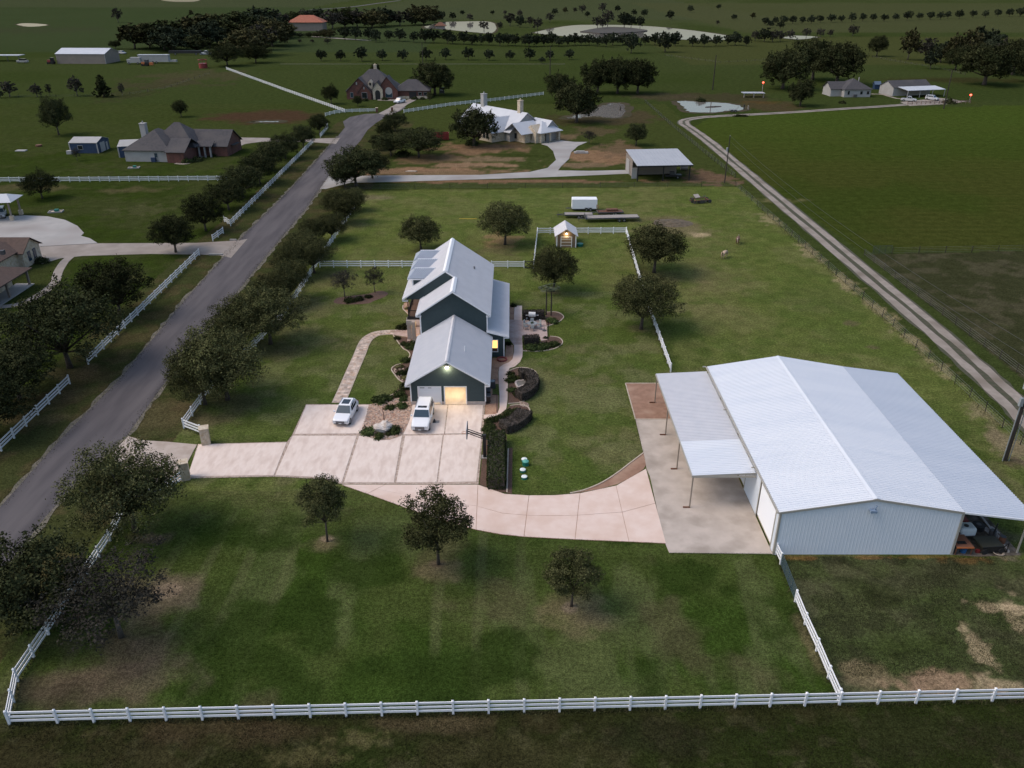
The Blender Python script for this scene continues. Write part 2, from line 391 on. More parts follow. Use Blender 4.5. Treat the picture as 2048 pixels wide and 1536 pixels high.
for b in [
    # under lawn trees
    (652,1090,1.6,1.3,STRAW,.8), (652,1078,.7,.45,SAND,.6), (877,1140,1.9,1.5,STRAW,.75), (877,1128,.9,.7,BROWN,.8), (1143,1225,2.2,2.4,STRAW,.75), (1142,1215,.7,.6,(.19,.15,.11),.8), (1200,1240,2.4,1.5,STRAW,.5),
    (303,1078,1.9,1.2,BROWN,.9), (303,1070,.8,.5,(.17,.13,.09),.8), (300,1200,3.5,4.0,(.15,.115,.08),.85), (280,1290,3.0,3.0,BROWN,.8), (240,1350,5.5,2.6,(.12,.09,.065),.7), (150,1380,5,2.5,BROWN,.7), (100,1400,6,2.0,DARK,.5), (330,1180,1.4,.9,SAND,.4),
    (480,800,3.6,3.0,BROWN,.6), (560,700,4,3.5,(.11,.085,.055),.55), (420,840,3,1.6,BROWN,.6), (330,830,5,4,BROWN,.55), (600,610,3,4,BROWN,.4), (660,560,4,4,(.10,.08,.05),.45), (700,450,5,5,STRAW,.5), (700,395,8,3,(.18,.14,.11),.55),
    (1008,480,4.2,4.6,RED,.75,1.1,1.6), (990,500,4,3.5,BROWN,.6), (1107,583,1.4,1.4,(.15,.11,.08),.7), (1280,660,1.8,1.6,BROWN,.6), (1310,560,4.5,4,BROWN,.55), (840,500,2,2,BROWN,.4),
    (1340,455,6.5,8,(.135,.105,.07),.9,1.0,2.6), (1400,470,2.4,1.5,SAND,.85,1.0,1.0), (1320,440,4,3,BROWN,.7), (1430,560,6,8,STRAW,.4), (1410,565,2.2,1.8,(.17,.12,.075),.5), (1560,400,5,2,SAND,.35), (1440,640,7,6,STRAW,.35), (1700,645,1.2,1.2,BROWN,.8,.8,.8), (1745,695,1.0,.6,BROWN,.8,.8,.8), (1650,600,8,7,(.055,.075,.022),.5),
    (1100,410,14,8,(.09,.11,.035),.4),
    # paddock sand
    (1880,1365,3.4,1.1,(.27,.175,.13),.9,1.2,1.2), (1985,1212,1.5,.9,SAND,.75,1.5,.8), (1960,1300,.8,1.9,SAND,.75,1.5,.8), (1985,1365,1.4,1.0,SAND,.7,1.5,.8), (1720,1340,1.8,1.6,(.20,.15,.10),.7,1.2,1.2), (2035,1230,1.2,2.2,SAND,.7,1.4,.9), (1740,1115,2.5,.3,CLAY,.42,1.2,.9), (1940,1120,2.6,.55,CLAY,.42,1.2,.8), (1600,1116,1.4,.3,CLAY,.42,1.2,.9), (1840,1114,2.2,.25,CLAY,.42,1.2,.9), (1760,1190,2.6,1.7,(.020,.026,.009),.7), (1800,1290,3.6,1.8,(.026,.036,.010),.6),
    (1625,1300,.8,3.2,(.15,.115,.07),.6), (1960,1080,3.8,1.9,(.085,.075,.055),.95,.6,1.2), (2010,1105,1.6,1.0,(.16,.13,.10),.7,1.2,.8),
    # foreground strip
    (450,1460,7,1.2,(.055,.038,.027),.7), (880,1450,4,.7,BROWN,.5), (1330,1480,6,1.5,(.018,.018,.012),.6), (1900,1470,8,2,(.022,.022,.013),.6), (1000,1510,8,1.5,(.045,.040,.022),.6), (720,1480,2,.6,STRAW,.35,1.4,.7), (600,1520,3,.8,STRAW,.3,1.4,.7),
    # east fence line sand
    (1540,440,1.8,5,SAND,.5,1.3,1.2), (1620,505,1.6,5,SAND,.55,1.3,1.2), (1690,565,1.5,5,SAND,.6,1.3,1.2), (1760,625,1.4,4,SAND,.6,1.3,1.2), (1820,680,1.4,4,SAND,.6,1.3,1.2), (1880,740,1.4,3.5,SAND,.5,1.3,1.2), (1960,825,1.5,3,(.22,.165,.12),.7,1.3,1.2), (2020,890,1.8,3,(.20,.15,.11),.8,1.3,1.2), (2040,925,1.6,1.5,(.09,.06,.05),.8,1.2,1.0),
    # neighbour yards
    (960,300,12,9,(.20,.125,.09),1.0,1.1,4), (1000,270,7,8,(.11,.075,.055),.75,1.1,3), (850,340,14,3.4,(.25,.15,.11),1.1,.9,3), (940,330,12,2.8,(.25,.16,.12),1.0,1.0,3), (760,345,6,4,(.17,.11,.08),.7), (1200,315,9,9,(.23,.14,.10),1.1,.8,3), (1170,330,8,3,(.20,.135,.105),.8,.8,3), (1000,363,34,1.8,(.19,.115,.085),1.0,1.0,2.5), (1420,355,6,8,(.14,.09,.07),1.1,1.0,2.5), (1190,262,7,9,(.105,.075,.055),.7,1.0,3), (1040,312,6,3,(.036,.048,.015),.7), (970,335,5,1.5,(.04,.05,.018),.5), (900,310,4,4,(.05,.052,.025),.5), (1110,290,1,1,BROWN,.3),
    (900,345,22,3.5,(.22,.14,.105),.8,1.0,3), (870,318,9,6,(.17,.11,.08),.8,1.1,3), (985,318,10,3.5,(.21,.145,.11),.8,1.2,2.5), (1130,275,5,6,(.17,.115,.085),.8,1.1,3), (1235,300,6,12,(.16,.105,.08),.8,1.0,3), (1030,290,5,4,(.12,.08,.06),.8,1.1,2.5),
    (1230,235,14,17,(.075,.055,.040),.8,.8,6), (1130,240,8,10,(.06,.045,.03),.6), (530,233,19,14,(.070,.040,.030),.95,.6,5), (1420,196,26,12,(.06,.05,.034),.8,1.0,6), (1540,212,11,12,(.075,.055,.036),.85,.9,5), (1320,192,14,9,(.075,.06,.045),.7,1.0,5),
    (380,152,24,22,(.075,.062,.042),.6,1.2,8), (330,168,22,18,(.065,.052,.038),.6,1.2,8), (250,190,10,18,(.05,.045,.028),.5), (70,60,60,40,(.05,.055,.035),.6),
    (250,380,8,3,BROWN,.6,1.2,3), (60,375,9,4,BROWN,.6,1.2,3), (290,420,6,4,(.09,.08,.05),.5,1.3,2), (1525,205,9,3,(.10,.06,.025),.5),
    (160,745,4,2.2,BROWN,.7), (130,790,4,2,(.09,.065,.045),.6), (250,560,5,3,BROWN,.4), (60,840,4,2,BROWN,.5), (300,740,3,5,(.03,.032,.016),.4),
    (1900,1150,5,2,(.036,.038,.022),.6), (1880,160,28,10,(.045,.04,.02),.5), (1970,160,30,8,(.036,.032,.016),.6),
]:
    blob(*b)
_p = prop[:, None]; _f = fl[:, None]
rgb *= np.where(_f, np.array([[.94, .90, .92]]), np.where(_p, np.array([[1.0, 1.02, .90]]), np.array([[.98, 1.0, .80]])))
gv = np.stack([X, Y, np.zeros_like(X)], 1)
idx = np.arange(NR * NC).reshape(NR, NC)
quads = np.stack([idx[1:, :-1], idx[1:, 1:], idx[:-1, 1:], idx[:-1, :-1]], -1).reshape(-1, 4)
gme = bpy.data.meshes.new('ground')
gme.vertices.add(len(gv)); gme.vertices.foreach_set('co', gv.ravel())
gme.loops.add(quads.size); gme.loops.foreach_set('vertex_index', quads.ravel().astype(np.int32))
gme.polygons.add(len(quads)); gme.polygons.foreach_set('loop_start', np.arange(0, quads.size, 4, dtype=np.int32))
gme.update(calc_edges=True)
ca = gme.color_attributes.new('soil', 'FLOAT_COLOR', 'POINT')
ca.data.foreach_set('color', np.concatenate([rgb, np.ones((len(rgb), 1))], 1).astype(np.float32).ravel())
gm = bpy.data.materials.new('grassland'); gm.use_nodes = True
n = gm.node_tree.nodes; l = gm.node_tree.links; bs = n["Principled BSDF"]
bs.inputs["Roughness"].default_value = .95; bs.inputs["Specular IOR Level"].default_value = 0
at = n.new("ShaderNodeVertexColor"); at.layer_name = 'soil'
geo = n.new("ShaderNodeNewGeometry")
def nnoise(scale, lo, hi, a, b, detail=4):
    z = n.new("ShaderNodeTexNoise"); z.inputs["Scale"].default_value = scale; z.inputs["Detail"].default_value = detail
    l.new(geo.outputs["Position"], z.inputs["Vector"])
    r = n.new("ShaderNodeMapRange"); r.inputs[1].default_value = lo; r.inputs[2].default_value = hi; r.inputs[3].default_value = a; r.inputs[4].default_value = b
    l.new(z.outputs[0], r.inputs[0]); return z, r.outputs[0]
z1, r1 = nnoise(3.2, .3, .7, .66, 1.38, 6)
z2, r2 = nnoise(.55, .3, .7, .82, 1.2, 5)
z3, r3 = nnoise(9, .35, .65, .62, 1.42, 3)
m1 = n.new("ShaderNodeMath"); m1.operation = 'MULTIPLY'; l.new(r1, m1.inputs[0]); l.new(r2, m1.inputs[1])
m2 = n.new("ShaderNodeMath"); m2.operation = 'MULTIPLY'; l.new(m1.outputs[0], m2.inputs[0]); l.new(r3, m2.inputs[1])
vs_ = n.new("ShaderNodeVectorMath"); vs_.operation = 'SCALE'; l.new(at.outputs[0], vs_.inputs[0]); l.new(m2.outputs[0], vs_.inputs["Scale"])
l.new(vs_.outputs[0], bs.inputs["Base Color"])
bp = n.new("ShaderNodeBump"); bp.inputs["Strength"].default_value = .6; bp.inputs["Distance"].default_value = .12
l.new(z1.outputs[0], bp.inputs["Height"]); l.new(bp.outputs[0], bs.inputs["Normal"])
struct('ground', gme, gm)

# ------------------------------------------------------------------ roads, drives, paths
def sheet(name, pts, m, z=.03, parent=None, z0=-.05, kind=True):
    mb = MB().prism([(p[0], p[1]) for p in pts], z0, z)
    o = part(name, mb, m, parent)
    if parent is None and kind: o['kind'] = 'structure'
    return o
def smooth_path(pts, n=6):
    pts = [Vector((p[0], p[1], 0)) for p in pts]; out = []
    P = [pts[0] * 2 - pts[1]] + pts + [pts[-1] * 2 - pts[-2]]
    for i in range(1, len(P) - 2):
        for k in range(n):
            t = k / n; a, b, c, d = P[i - 1], P[i], P[i + 1], P[i + 2]
            out.append(.5 * ((2 * b) + (c - a) * t + (2 * a - 5 * b + 4 * c - d) * t * t + (3 * b - a - 3 * c + d) * t ** 3))
    return out + [pts[-1]]
def ribbon(name, path, w, m, z=.03, parent=None, jag=0.0, off=0.0, kind=True, zbase=-.04):
    path = [Vector((p[0], p[1], 0)) for p in path]; L = []; Rr = []
    for i, p in enumerate(path):
        d = (path[min(i + 1, len(path) - 1)] - path[max(i - 1, 0)]).normalized(); nn = Vector((-d.y, d.x, 0))
        wi = w[i] if isinstance(w, list) else w
        L.append(p + nn * (off + wi / 2 + R.uniform(-jag, jag))); Rr.append(p + nn * (off - wi / 2 + R.uniform(-jag, jag)))
    mb = MB(); k = len(path)
    mb.add([(v.x, v.y, z) for v in L] + [(v.x, v.y, z) for v in Rr] + [(v.x, v.y, zbase) for v in L] + [(v.x, v.y, zbase) for v in Rr],
           [(i, k + i, k + i + 1, i + 1) for i in range(k - 1)] + [(i, i + 1, 2 * k + i + 1, 2 * k + i) for i in range(k - 1)] +
           [(k + i + 1, k + i, 3 * k + i, 3 * k + i + 1) for i in range(k - 1)])
    o = part(name, mb, m, parent)
    if parent is None and kind: o['kind'] = 'structure'
    return o
def between(a, b, n): return [lerp(Vector(a), Vector(b), i / n) for i in range(n + 1)]
def dens(pts, step):
    out = []
    for i in range(len(pts) - 1):
        a, b = Vector(pts[i]), Vector(pts[i + 1]); n = max(1, int((b - a).length / step)); out += [lerp(a, b, k / n) for k in range(n)]
    return out + [Vector(pts[-1])]

# asphalt lane: two edges traced, ends in a turning head
lane_l = gps([(-330, 1230), (0, 1015), (120, 880), (240, 758), (370, 600), (490, 468), (560, 400), (625, 330), (676, 272), (690, 255), (686, 243), (700, 234), (730, 228)])
lane_r = gps([(-200, 1400), (0, 1150), (90, 1035), (190, 925), (255, 870), (330, 765), (430, 640), (530, 515), (610, 420), (660, 350), (700, 305), (722, 280), (735, 260), (752, 246), (768, 236), (800, 222), (812, 214)])
lane_e = gps([(788, 212), (775, 218), (757, 227)])
sheet('lane', lane_l + lane_e[::-1] + lane_r[::-1], M['asphalt'], .03)
ribbon('gravel_shoulder', dens(lane_l[:9], 1.2), .9, M['gravel_edge'], .018, jag=.28)
ribbon('gravel_shoulder', dens(lane_r[:11], 1.2), .9, M['gravel_edge'], .019, jag=.28)
# drive of the brick house
sheet('drive', gps([(757, 227), (775, 218), (800, 204), (823, 197), (838, 197), (815, 209), (797, 222), (778, 232)]), M['conc_tan'], .045)
sheet('path', gps([(755, 199), (790, 199), (795, 200), (790, 202), (755, 201)]), M['conc_tan'], .04)
# left neighbour drives
sheet('drive', gps([(66, 520), (72, 494), (195, 487), (300, 486.5), (300, 486.5), (395, 486), (480, 481), (495, 478), (480, 495), (462, 516), (440, 511), (398, 509), (300, 508), (165, 512), (120, 517), (85, 528), (70, 525)]), M['conc_tan'], .035)
sheet('parking_court', gps([(-60, 440), (0, 434), (50, 431), (95, 433), (130, 440), (155, 452), (168, 466), (162, 472), (180, 477), (195, 486.5), (72, 493.5), (60, 500), (-60, 540)]), M['conc_far'], .05)
ribbon('garden_path', smooth_path(gps([(140, 514), (128, 525), (116, 545), (112, 560), (100, 575), (70, 595), (40, 608), (0, 614), (-40, 614)])), 1.5, M['conc_tan'], .04)
sheet('drive', gps([(470, 275), (536, 276), (580, 281), (640, 277), (680, 276), (672, 288), (620, 284), (560, 283), (520, 284), (490, 288), (470, 297), (440, 305), (410, 311), (400, 311), (420, 304), (440, 296), (455, 286)]), M['conc_tan'], .035)
ribbon('garden_path', smooth_path(gps([(455, 292), (430, 304), (405, 312), (375, 327), (350, 327)])), 1.3, M['conc_tan'], .05)
# culvert ends where drives cross the ditch
for pp in (((460, 481), (473, 481)), ((418, 510), (446, 510))):
    a, b = gp(*pp[0]), gp(*pp[1]); o = part('culvert_headwall', MB().beam((a.x, a.y, .12), (b.x, b.y, .12), .35, .3), M['conc_far'], None); tag(o, 'pale concrete culvert headwall in the ditch ' + ('above' if pp[0][1] < 500 else 'below') + ' the tan drive by the lane', 'culvert')
# drive to the pale roofed house
rd = gps([(640, 377), (655, 354), (700, 350)])
sheet('drive', gps([(640, 378), (657, 353), (780, 351), (960, 350), (1060, 344), (1095, 336), (1112, 320), (1106, 302), (1095, 292), (1082, 288), (1122, 281), (1150, 284), (1175, 284), (1156, 292), (1142, 305), (1138, 318), (1122, 333), (1116, 341), (1180, 342), (1262, 340), (1268, 347), (1200, 350), (1080, 355), (850, 362), (700, 366), (652, 378)]), M['conc_far'], .045)
# country track with two wheel ruts
trk = smooth_path(gps([(2300, 1080), (2100, 880), (2000, 780), (1850, 645), (1650, 478), (1500, 352), (1420, 285), (1380, 256), (1368, 247), (1372, 240), (1400, 235), (1440, 232), (1560, 226), (1680, 218), (1800, 210), (1830, 206), (1880, 203)]), 8)
root = ribbon('country_track', trk, 4.2, mat('track_verge', (.040,.046,.020), (.070,.062,.040), 1.6, .95), .010, jag=.25)
ribbon('wheel_rut', trk, 1.35, M['track'], .022, root, jag=.16, off=1.1)
ribbon('wheel_rut', trk, 1.35, M['track'], .023, root, jag=.16, off=-1.1)
sheet('gravel_yard', gps([(1800, 204), (1880, 196), (1935, 203), (1900, 208), (1820, 212)]), M['track'], .03)
ribbon('garden_path', smooth_path(gps([(1739, 188), (1765, 189), (1790, 196), (1815, 199)])), 1.6, M['track'], .03)
ribbon('far_farm_road', smooth_path(gps([(625, 73), (680, 77), (740, 81)])), 5.0, M['track'], .03)
ribbon('far_farm_road', smooth_path(gps([(560, 128), (700, 128), (900, 128), (1130, 128)])), 1.0, M['gravel_edge'], .03)
ribbon('far_lane', smooth_path(gps([(620, 20), (700, 14), (760, 6), (800, 1)])), 8, M['asphalt'], .03)

# ---- the property's own drive: stone base showing as bands between proud slabs
base = sheet('driveway', gps([(374, 957), (396, 888.5), (574, 884), (584, 871), (612, 809), (970, 809), (966, 868), (957, 968.5), (683, 968.5), (640, 958), (547, 953.5)]), M['paver'], .035)
def slab(pts, m, parent, z=.062, inset=0.0):
    pts = gps(pts); c = sum(pts, Vector()) / len(pts)
    if inset: pts = [p + (c - p).normalized() * inset for p in pts]
    return sheet('slab', pts, m, z, parent, z0=0.0)
isl = [(738, 810), (731, 838), (727, 848), (724.5, 858), (727, 866), (738, 873.5), (752, 878), (765, 880), (780, 879), (795, 874), (803, 869), (809, 862), (814, 850), (817, 842), (822, 820), (824, 809)]
slab([(397.5, 890), (573, 885.8), (547.5, 951), (375.5, 953.5)], M['conc_light'], base)
slab([(613, 811), (737.5, 810.5), (731, 837), (727, 847.5), (724, 858), (725.5, 867.5), (589.5, 868.5)], M['conc_light'], base)
slab([(585.5, 872.3), (713.5, 872.5), (683, 966), (640, 955), (551, 950.8)], M['conc_light'], base)
slab([(718.5, 872.5), (729, 870), (738, 875.5), (752, 879.8), (765, 881.5), (780, 880.5), (795, 876), (804, 872.3), (787.7, 965.5), (688, 965.5)], M['conc_light'], base)
slab([(810.5, 872.3), (885.5, 871), (873, 965.2), (792.5, 965.5)], M['conc_light'], base)
slab([(888, 871), (963.5, 868.8), (952.5, 964), (876.2, 965.2)], M['conc_light'], base)
slab([(825, 811), (894.5, 811), (887.8, 868.2), (806.5, 869.6), (811, 861), (816, 849), (819, 842), (823, 824)], M['conc_light'], base)
slab([(897, 811), (966, 811), (961.5, 866.8), (890.2, 868)], M['conc_light'], base)
sheet('drive_apron', gps([(224, 912), (241, 889), (257, 873), (285, 881), (335, 884), (394, 889.5), (372, 930), (371, 958), (350, 968), (262, 960)]), mat('concrete_apron', (.42,.355,.31), (.47,.405,.36), 1.2, .9, c3=(.36,.30,.255), s3=.5, spec=.05), .04)
# pink drive curving to the barn, in slabs
up = gps([(684, 970), (770, 970), (868, 970), (956, 970), (1010, 988.5), (1058, 991.5), (1110, 991), (1160, 987), (1232, 972), (1292, 938)])
lo_ = gps([(686, 971), (735, 988), (850, 1030), (952, 1060), (1000, 1069), (1048, 1074), (1100, 1077), (1150, 1079.5), (1258, 1084), (1332, 1087.5)])
jb = sheet('pink_driveway', up + lo_[::-1], M['gravel_red'], .03)
secs = [(0, 1), (1, 2), (2, 3), (3, 5), (5, 7), (7, 8), (8, 9)]
for a, b in secs:
    ids = list(range(a, b + 1)); e = .05
    for lo, hi in ((0, .5), (.5, 1)):
        L1 = [lerp(up[i], lo_[i], lo) for i in ids]; L2 = [lerp(up[i], lo_[i], hi) for i in ids]
        pts = L1 + L2[::-1]; c = sum(pts, Vector()) / len(pts)
        if max((p - c).length for p in pts) < .5: continue
        d = (L1[-1] - L1[0]).normalized() * .025
        q = [p + ((c - p).normalized() * .03 if (c - p).length > .1 else Vector()) for p in pts]
        sheet('slab', q, M['conc_pink'], .058, jb, z0=0)
# grey working pad in front of and beneath the barn lean-to
gpad = sheet('barn_pad', [gp(1271, 839.5), gp(1290, 920), gp(1293, 937), gp(1300, 953), gp(1327, 1079), gp(1338.5, 1106), Vector((23.0, 56.35, 0)), Vector((23.0, gp(1271, 839.5).y, 0))], M['conc_gray'], .05)
yb = gp(1271, 839).y
sheet('gravel_pad', [gp(1251.5, 767.5), Vector((23.0, gp(1251, 767.5).y, 0)), Vector((23.0, yb + .12, 0)), gp(1270.5, 838)], M['gravel_brown'], .03)
for a, b in (((1251, 767), (1271, 839)), ((1251, 767), (1345, 767)), ((1271, 838.7), (1345, 838.7))):
    ribbon('pad_edging', [gp(*a), gp(*b)], .13, M['edging'], .07)
sheet('lean_to_floor', [Vector((38.8, 56.25, 0)), Vector((41, 56.0, 0)), Vector((44.9, 56.2, 0)), Vector((44.8, 64, 0)), Vector((45.0, 84.5, 0)), Vector((38.8, 84.5, 0))], mat('lean_to_gravel', (.10,.085,.068), (.19,.16,.135), 2.2, .95, bump=.4, bscale=14, c3=(.055,.048,.038), s3=.7, spec=0), .02)
lane_bed = smooth_path(gps([(1287, 906), (1262, 925), (1236, 945), (1205, 965), (1170, 980), (1140, 987)]))
bed = sheet('soil_bed', [gp(1289, 916)] + lane_bed + gps([(1160, 985), (1200, 978), (1236, 968), (1265, 955), (1287, 938), (1292, 930)]), M['gravel_brown'], .025)
ribbon('bed_edging', lane_bed, .13, M['edging'], .09)

# ---- front walk: flagstones between pale borders
wp = smooth_path(gps([(677, 806), (690, 777), (704, 744), (719, 710), (727, 690), (736, 677), (752, 668), (772, 665), (795, 664.5), (815, 664.5)]), 8)
walk = ribbon('front_walk', wp, 1.65, M['edging'], .035)
rs = random.Random(3)
pw = dens(wp, .62); rr = 0
proto_me = []
for i in range(len(pw) - 1):
    d = (pw[i + 1] - pw[i]).normalized(); nn = Vector((-d.y, d.x, 0)); L = (pw[i + 1] - pw[i]).length
    cut = [-.68, rs.uniform(-.3, -.1), rs.uniform(.15, .35), .68]
    for k in range(3):
        a0 = cut[k] + .025; a1 = cut[k + 1] - .025; sh = rs.uniform(-.08, .08)
        q = [pw[i] + nn * a0 + d * (.02 + sh), pw[i] + nn * a1 + d * (.02 - sh), pw[i] + nn * a1 + d * (L - .03 - sh), pw[i] + nn * a0 + d * (L - .03 + sh)]
        rr += 1
        sheet('flagstone', q, M['flag_stone'], .05 + rs.uniform(0, .008), walk, z0=.0)
sheet('porch_landing', gps([(792, 659), (828, 659), (830, 672), (822, 676), (800, 672), (786, 670)]), M['patio'], .06)

# ---- back walk and patio
bw_l = gps([(968, 830), (990, 829), (996, 826), (999, 815), (999, 790), (997.5, 765), (997, 744), (999, 735), (1008, 729), (1018, 725), (1025, 719), (1028, 705), (1028.5, 685), (1028, 665), (1028, 630), (1029, 612)])
bw_r = gps([(968, 838), (985, 835), (1002, 827), (1012.5, 818), (1015, 800), (1015.5, 775), (1016.5, 745), (1019, 737), (1030, 733), (1040, 724), (1044.5, 714), (1045.5, 700), (1044.5, 685), (1044, 665), (1044, 640), (1044, 612)])
sheet('back_walk', bw_l + bw_r[::-1], M['conc_pink'], .05)
sheet('patio', gps([(1019, 640), (1028.5, 640), (1045, 641.5), (1088, 639.5), (1092, 645), (1094, 655), (1095, 680), (1082, 682), (1078, 671.5), (1044.5, 671), (1044, 690), (1027, 690), (1019, 678)]), M['patio'], .055)
sheet('gravel_strip', gps([(1019, 610), (1028, 612), (1027.5, 640), (1019, 641)]), M['gravel_red'], .03)
sheet('gravel_strip', gps([(970, 833), (972, 742), (985, 716), (1010, 716), (1012, 690), (1027, 690), (1027, 716), (1020, 724), (1000, 734), (996, 742), (997, 768), (985, 768), (985, 790), (997, 791), (996.5, 826), (988, 829)]), M['gravel_red'], .02)
ribbon('bed_edging', dens(gps([(984, 790), (994, 790), (994, 826)]), 1), .1, M['mulch'], .08)
# planting beds
def bed_(pts, m=None, edge=True, name='planting_bed'):
    pp = smooth_path(gps(pts)); o = sheet(name, pp, m or M['mulch'], .03)
    if edge: ribbon('bed_edging', pp, .12, M['edging'], .09)
    return o
bed_([(1087, 655), (1100, 651), (1116, 645), (1125, 638), (1127, 633), (1120, 627), (1108, 624), (1092, 625)])
bed_([(1046, 702), (1075, 703), (1100, 700), (1115, 695), (1124, 688), (1124, 681), (1116, 675), (1100, 673)])
bed_([(1016, 808), (1042, 805), (1055, 795), (1070, 780), (1076, 765), (1072, 745), (1056, 737), (1036, 736), (1018, 742)])
bed_([(1042, 804), (1040, 809), (1047, 815)], M['gravel_red'], False)
bed_([(968, 869), (1000, 866), (1030, 858), (1050, 845), (1060, 828), (1056, 815), (1040, 810), (1020, 812)])
sheet('planting_bed', gps([(968, 868), (968, 840), (990, 836), (1010, 824), (1020, 812), (1045, 815), (1056, 830), (1045, 846), (1015, 860)]), M['mulch'], .026)
sheet('planting_bed', gps([(959, 969), (968, 880), (975, 880), (975, 872), (1013, 872), (1013, 985), (1000, 984.5), (975, 976)]), M['mulch'], .028)
ribbon('bed_edging', dens(gps([(1016.5, 898), (1013.8, 986)]), 1), .13, M['edging'], .09)
sheet('planting_bed', gps([(1017.5, 896), (1025, 896), (1024, 988), (1014.5, 987)]), M['mulch'], .024)
sheet('rock_island', gps(isl), M['rock_bed'], .04)
sheet('rock_bed', gps([(738, 810), (745, 808), (760, 806), (775, 800), (790, 797), (822, 793), (824, 809)]), M['rock_bed'], .035)
sheet('planting_bed', gps([(826, 800), (790, 798), (770, 805), (765, 800), (778, 792), (792, 783), (806, 768), (800, 760), (790, 748), (783, 738), (790, 730), (805, 727), (818, 722), (822, 712), (815, 702), (805, 695), (795, 680), (786, 671), (805, 674), (830, 676), (836, 690), (826, 740)]), M['mulch'], .022)
for e in ([(786, 670), (795, 683), (806, 697), (815, 702), (820, 710), (816, 718), (808, 722)], [(801, 728), (790, 732), (783, 739), (789, 749), (797, 759), (804, 764), (806, 768)], [(776, 794), (792, 786)], [(763, 809), (775, 802), (800, 800)], [(806, 611), (806, 618), (812, 624), (818, 630), (820, 636)]):
    ribbon('bed_edging', smooth_path(gps(e)), .13, M['edging'], .09)
sheet('planting_bed', gps([(808, 606), (818, 604), (820, 634), (811, 624), (806, 616)]), M['gravel_red'], .026)
sheet('planting_bed', gps([(806, 660), (818, 651), (822, 650), (822, 660)]), M['gravel_red'], .027)
sheet('planting_bed', smooth_path(gps([(668, 601), (676, 596), (700, 592), (735, 588), (758, 582), (772, 584), (776, 588), (768, 594), (748, 602), (735, 607), (700, 609), (672, 607), (667, 603)])), M['mulch'], .02)

# ------------------------------------------------------------------ ponds
M['bank'] = mat('mud_bank', (.075,.060,.045), (.050,.052,.028), .3, .95, spec=0)
def pond(pts, label_name='pond', smooth=True):
    pp = gps(pts); pp = smooth_path(pp + [pp[0]], 5)[:-1] if smooth else pp
    o = sheet(label_name, pp, M['water'], .03); ribbon('pond_bank', pp + [pp[0]], 2.6, M['bank'], .05, jag=.7); return o
pond([(1196, 212), (1215, 206), (1245, 206), (1258, 214), (1257, 226), (1245, 235), (1220, 237), (1190, 234), (1150, 238), (1125, 236), (1160, 226)])
pond([(1347, 202), (1370, 201), (1400, 203), (1445, 205), (1470, 208), (1490, 213), (1492, 221), (1455, 223), (1420, 226.5), (1375, 224.5), (1360, 214)])
pond([(500, 244), (515, 242), (545, 241), (566, 242), (560, 244.8), (535, 245.6), (512, 245.6)])
pond([(30, 49), (45, 46.5), (75, 47), (98, 50), (75, 53), (48, 53)])
pond([(845, 53), (880, 46), (900, 43.5), (985, 44), (988, 66), (940, 64), (880, 58), (850, 57)])
pond([(1062, 66), (1100, 57), (1140, 51), (1180, 49.5), (1240, 50), (1310, 53), (1380, 60), (1440, 68), (1480, 76), (1440, 80), (1380, 80), (1300, 76), (1180, 76), (1120, 72)])
pond([(1560, 76), (1585, 71), (1640, 74), (1600, 79)])
pond([(320, 1), (345, -2), (400, -2), (390, 3), (350, 3.5)])
isd = smooth_path(gps([(1160, 64), (1190, 58), (1220, 55), (1262, 57), (1295, 62), (1260, 66), (1200, 68)]), 5)
sheet('pond_island', isd, mat('island_bank', (.045,.036,.032), (.055,.05,.035), .3, .95), .6)

# ------------------------------------------------------------------ building helpers
def rib_panel(mb, A, B, C, D, pitch=.3, h=.035, thick=.05, w=.07):
    """Ribbed metal roofing: A-B is the eave, D-C the ridge; ribs run from eave to ridge."""
    A, B, C, D = map(Vector, (A, B, C, D)); n = max(1, int(round(max((B - A).length, (C - D).length) / pitch)))
    nr = (B - A).cross(D - A).normalized()
    if nr.z < 0: nr = -nr
    e = []; r = []
    for i in range(n):
        for k, (t, up) in enumerate(((0, 0), (1 - 2 * w / pitch, 0), (1 - 1.5 * w / pitch, 1), (1 - .5 * w / pitch, 1))):
            f = (i + t) / n; e.append(lerp(A, B, f) + nr * h * up); r.append(lerp(D, C, f) + nr * h * up)
    e.append(B); r.append(C); m = len(e)
    mb.add(e + r, [(i, i + 1, m + i + 1, m + i) for i in range(m - 1)])
    dn = nr * thick
    mb.add([A - dn, B - dn, C - dn, D - dn, A, B, C, D], [(3, 2, 1, 0), (0, 1, 5, 4), (1, 2, 6, 5), (3, 0, 4, 7), (2, 3, 7, 6)])
    return mb
def gable_wall(mb, x0, x1, xr, y0, y1, z0, ze0, ze1, zr):
    """Solid block with a gable profile in XZ extruded from y0 to y1."""
    p = [(x0, z0), (x1, z0), (x1, ze1), (xr, zr), (x0, ze0)]
    vs = [(a, y0, b) for a, b in p] + [(a, y1, b) for a, b in p]; n = 5
    mb.add(vs, [tuple(range(n)), tuple(range(n, 2 * n))[::-1]] + [(i + n, (i + 1) % n + n, (i + 1) % n, i) for i in range(n)])
    return mb
def prof(mb, p, y0, y1):
    vs = [(a, y0, b) for a, b in p] + [(a, y1, b) for a, b in p]; n = len(p)
    return mb.add(vs, [tuple(range(n)), tuple(range(n, 2 * n))[::-1]] + [(i + n, (i + 1) % n + n, (i + 1) % n, i) for i in range(n)])
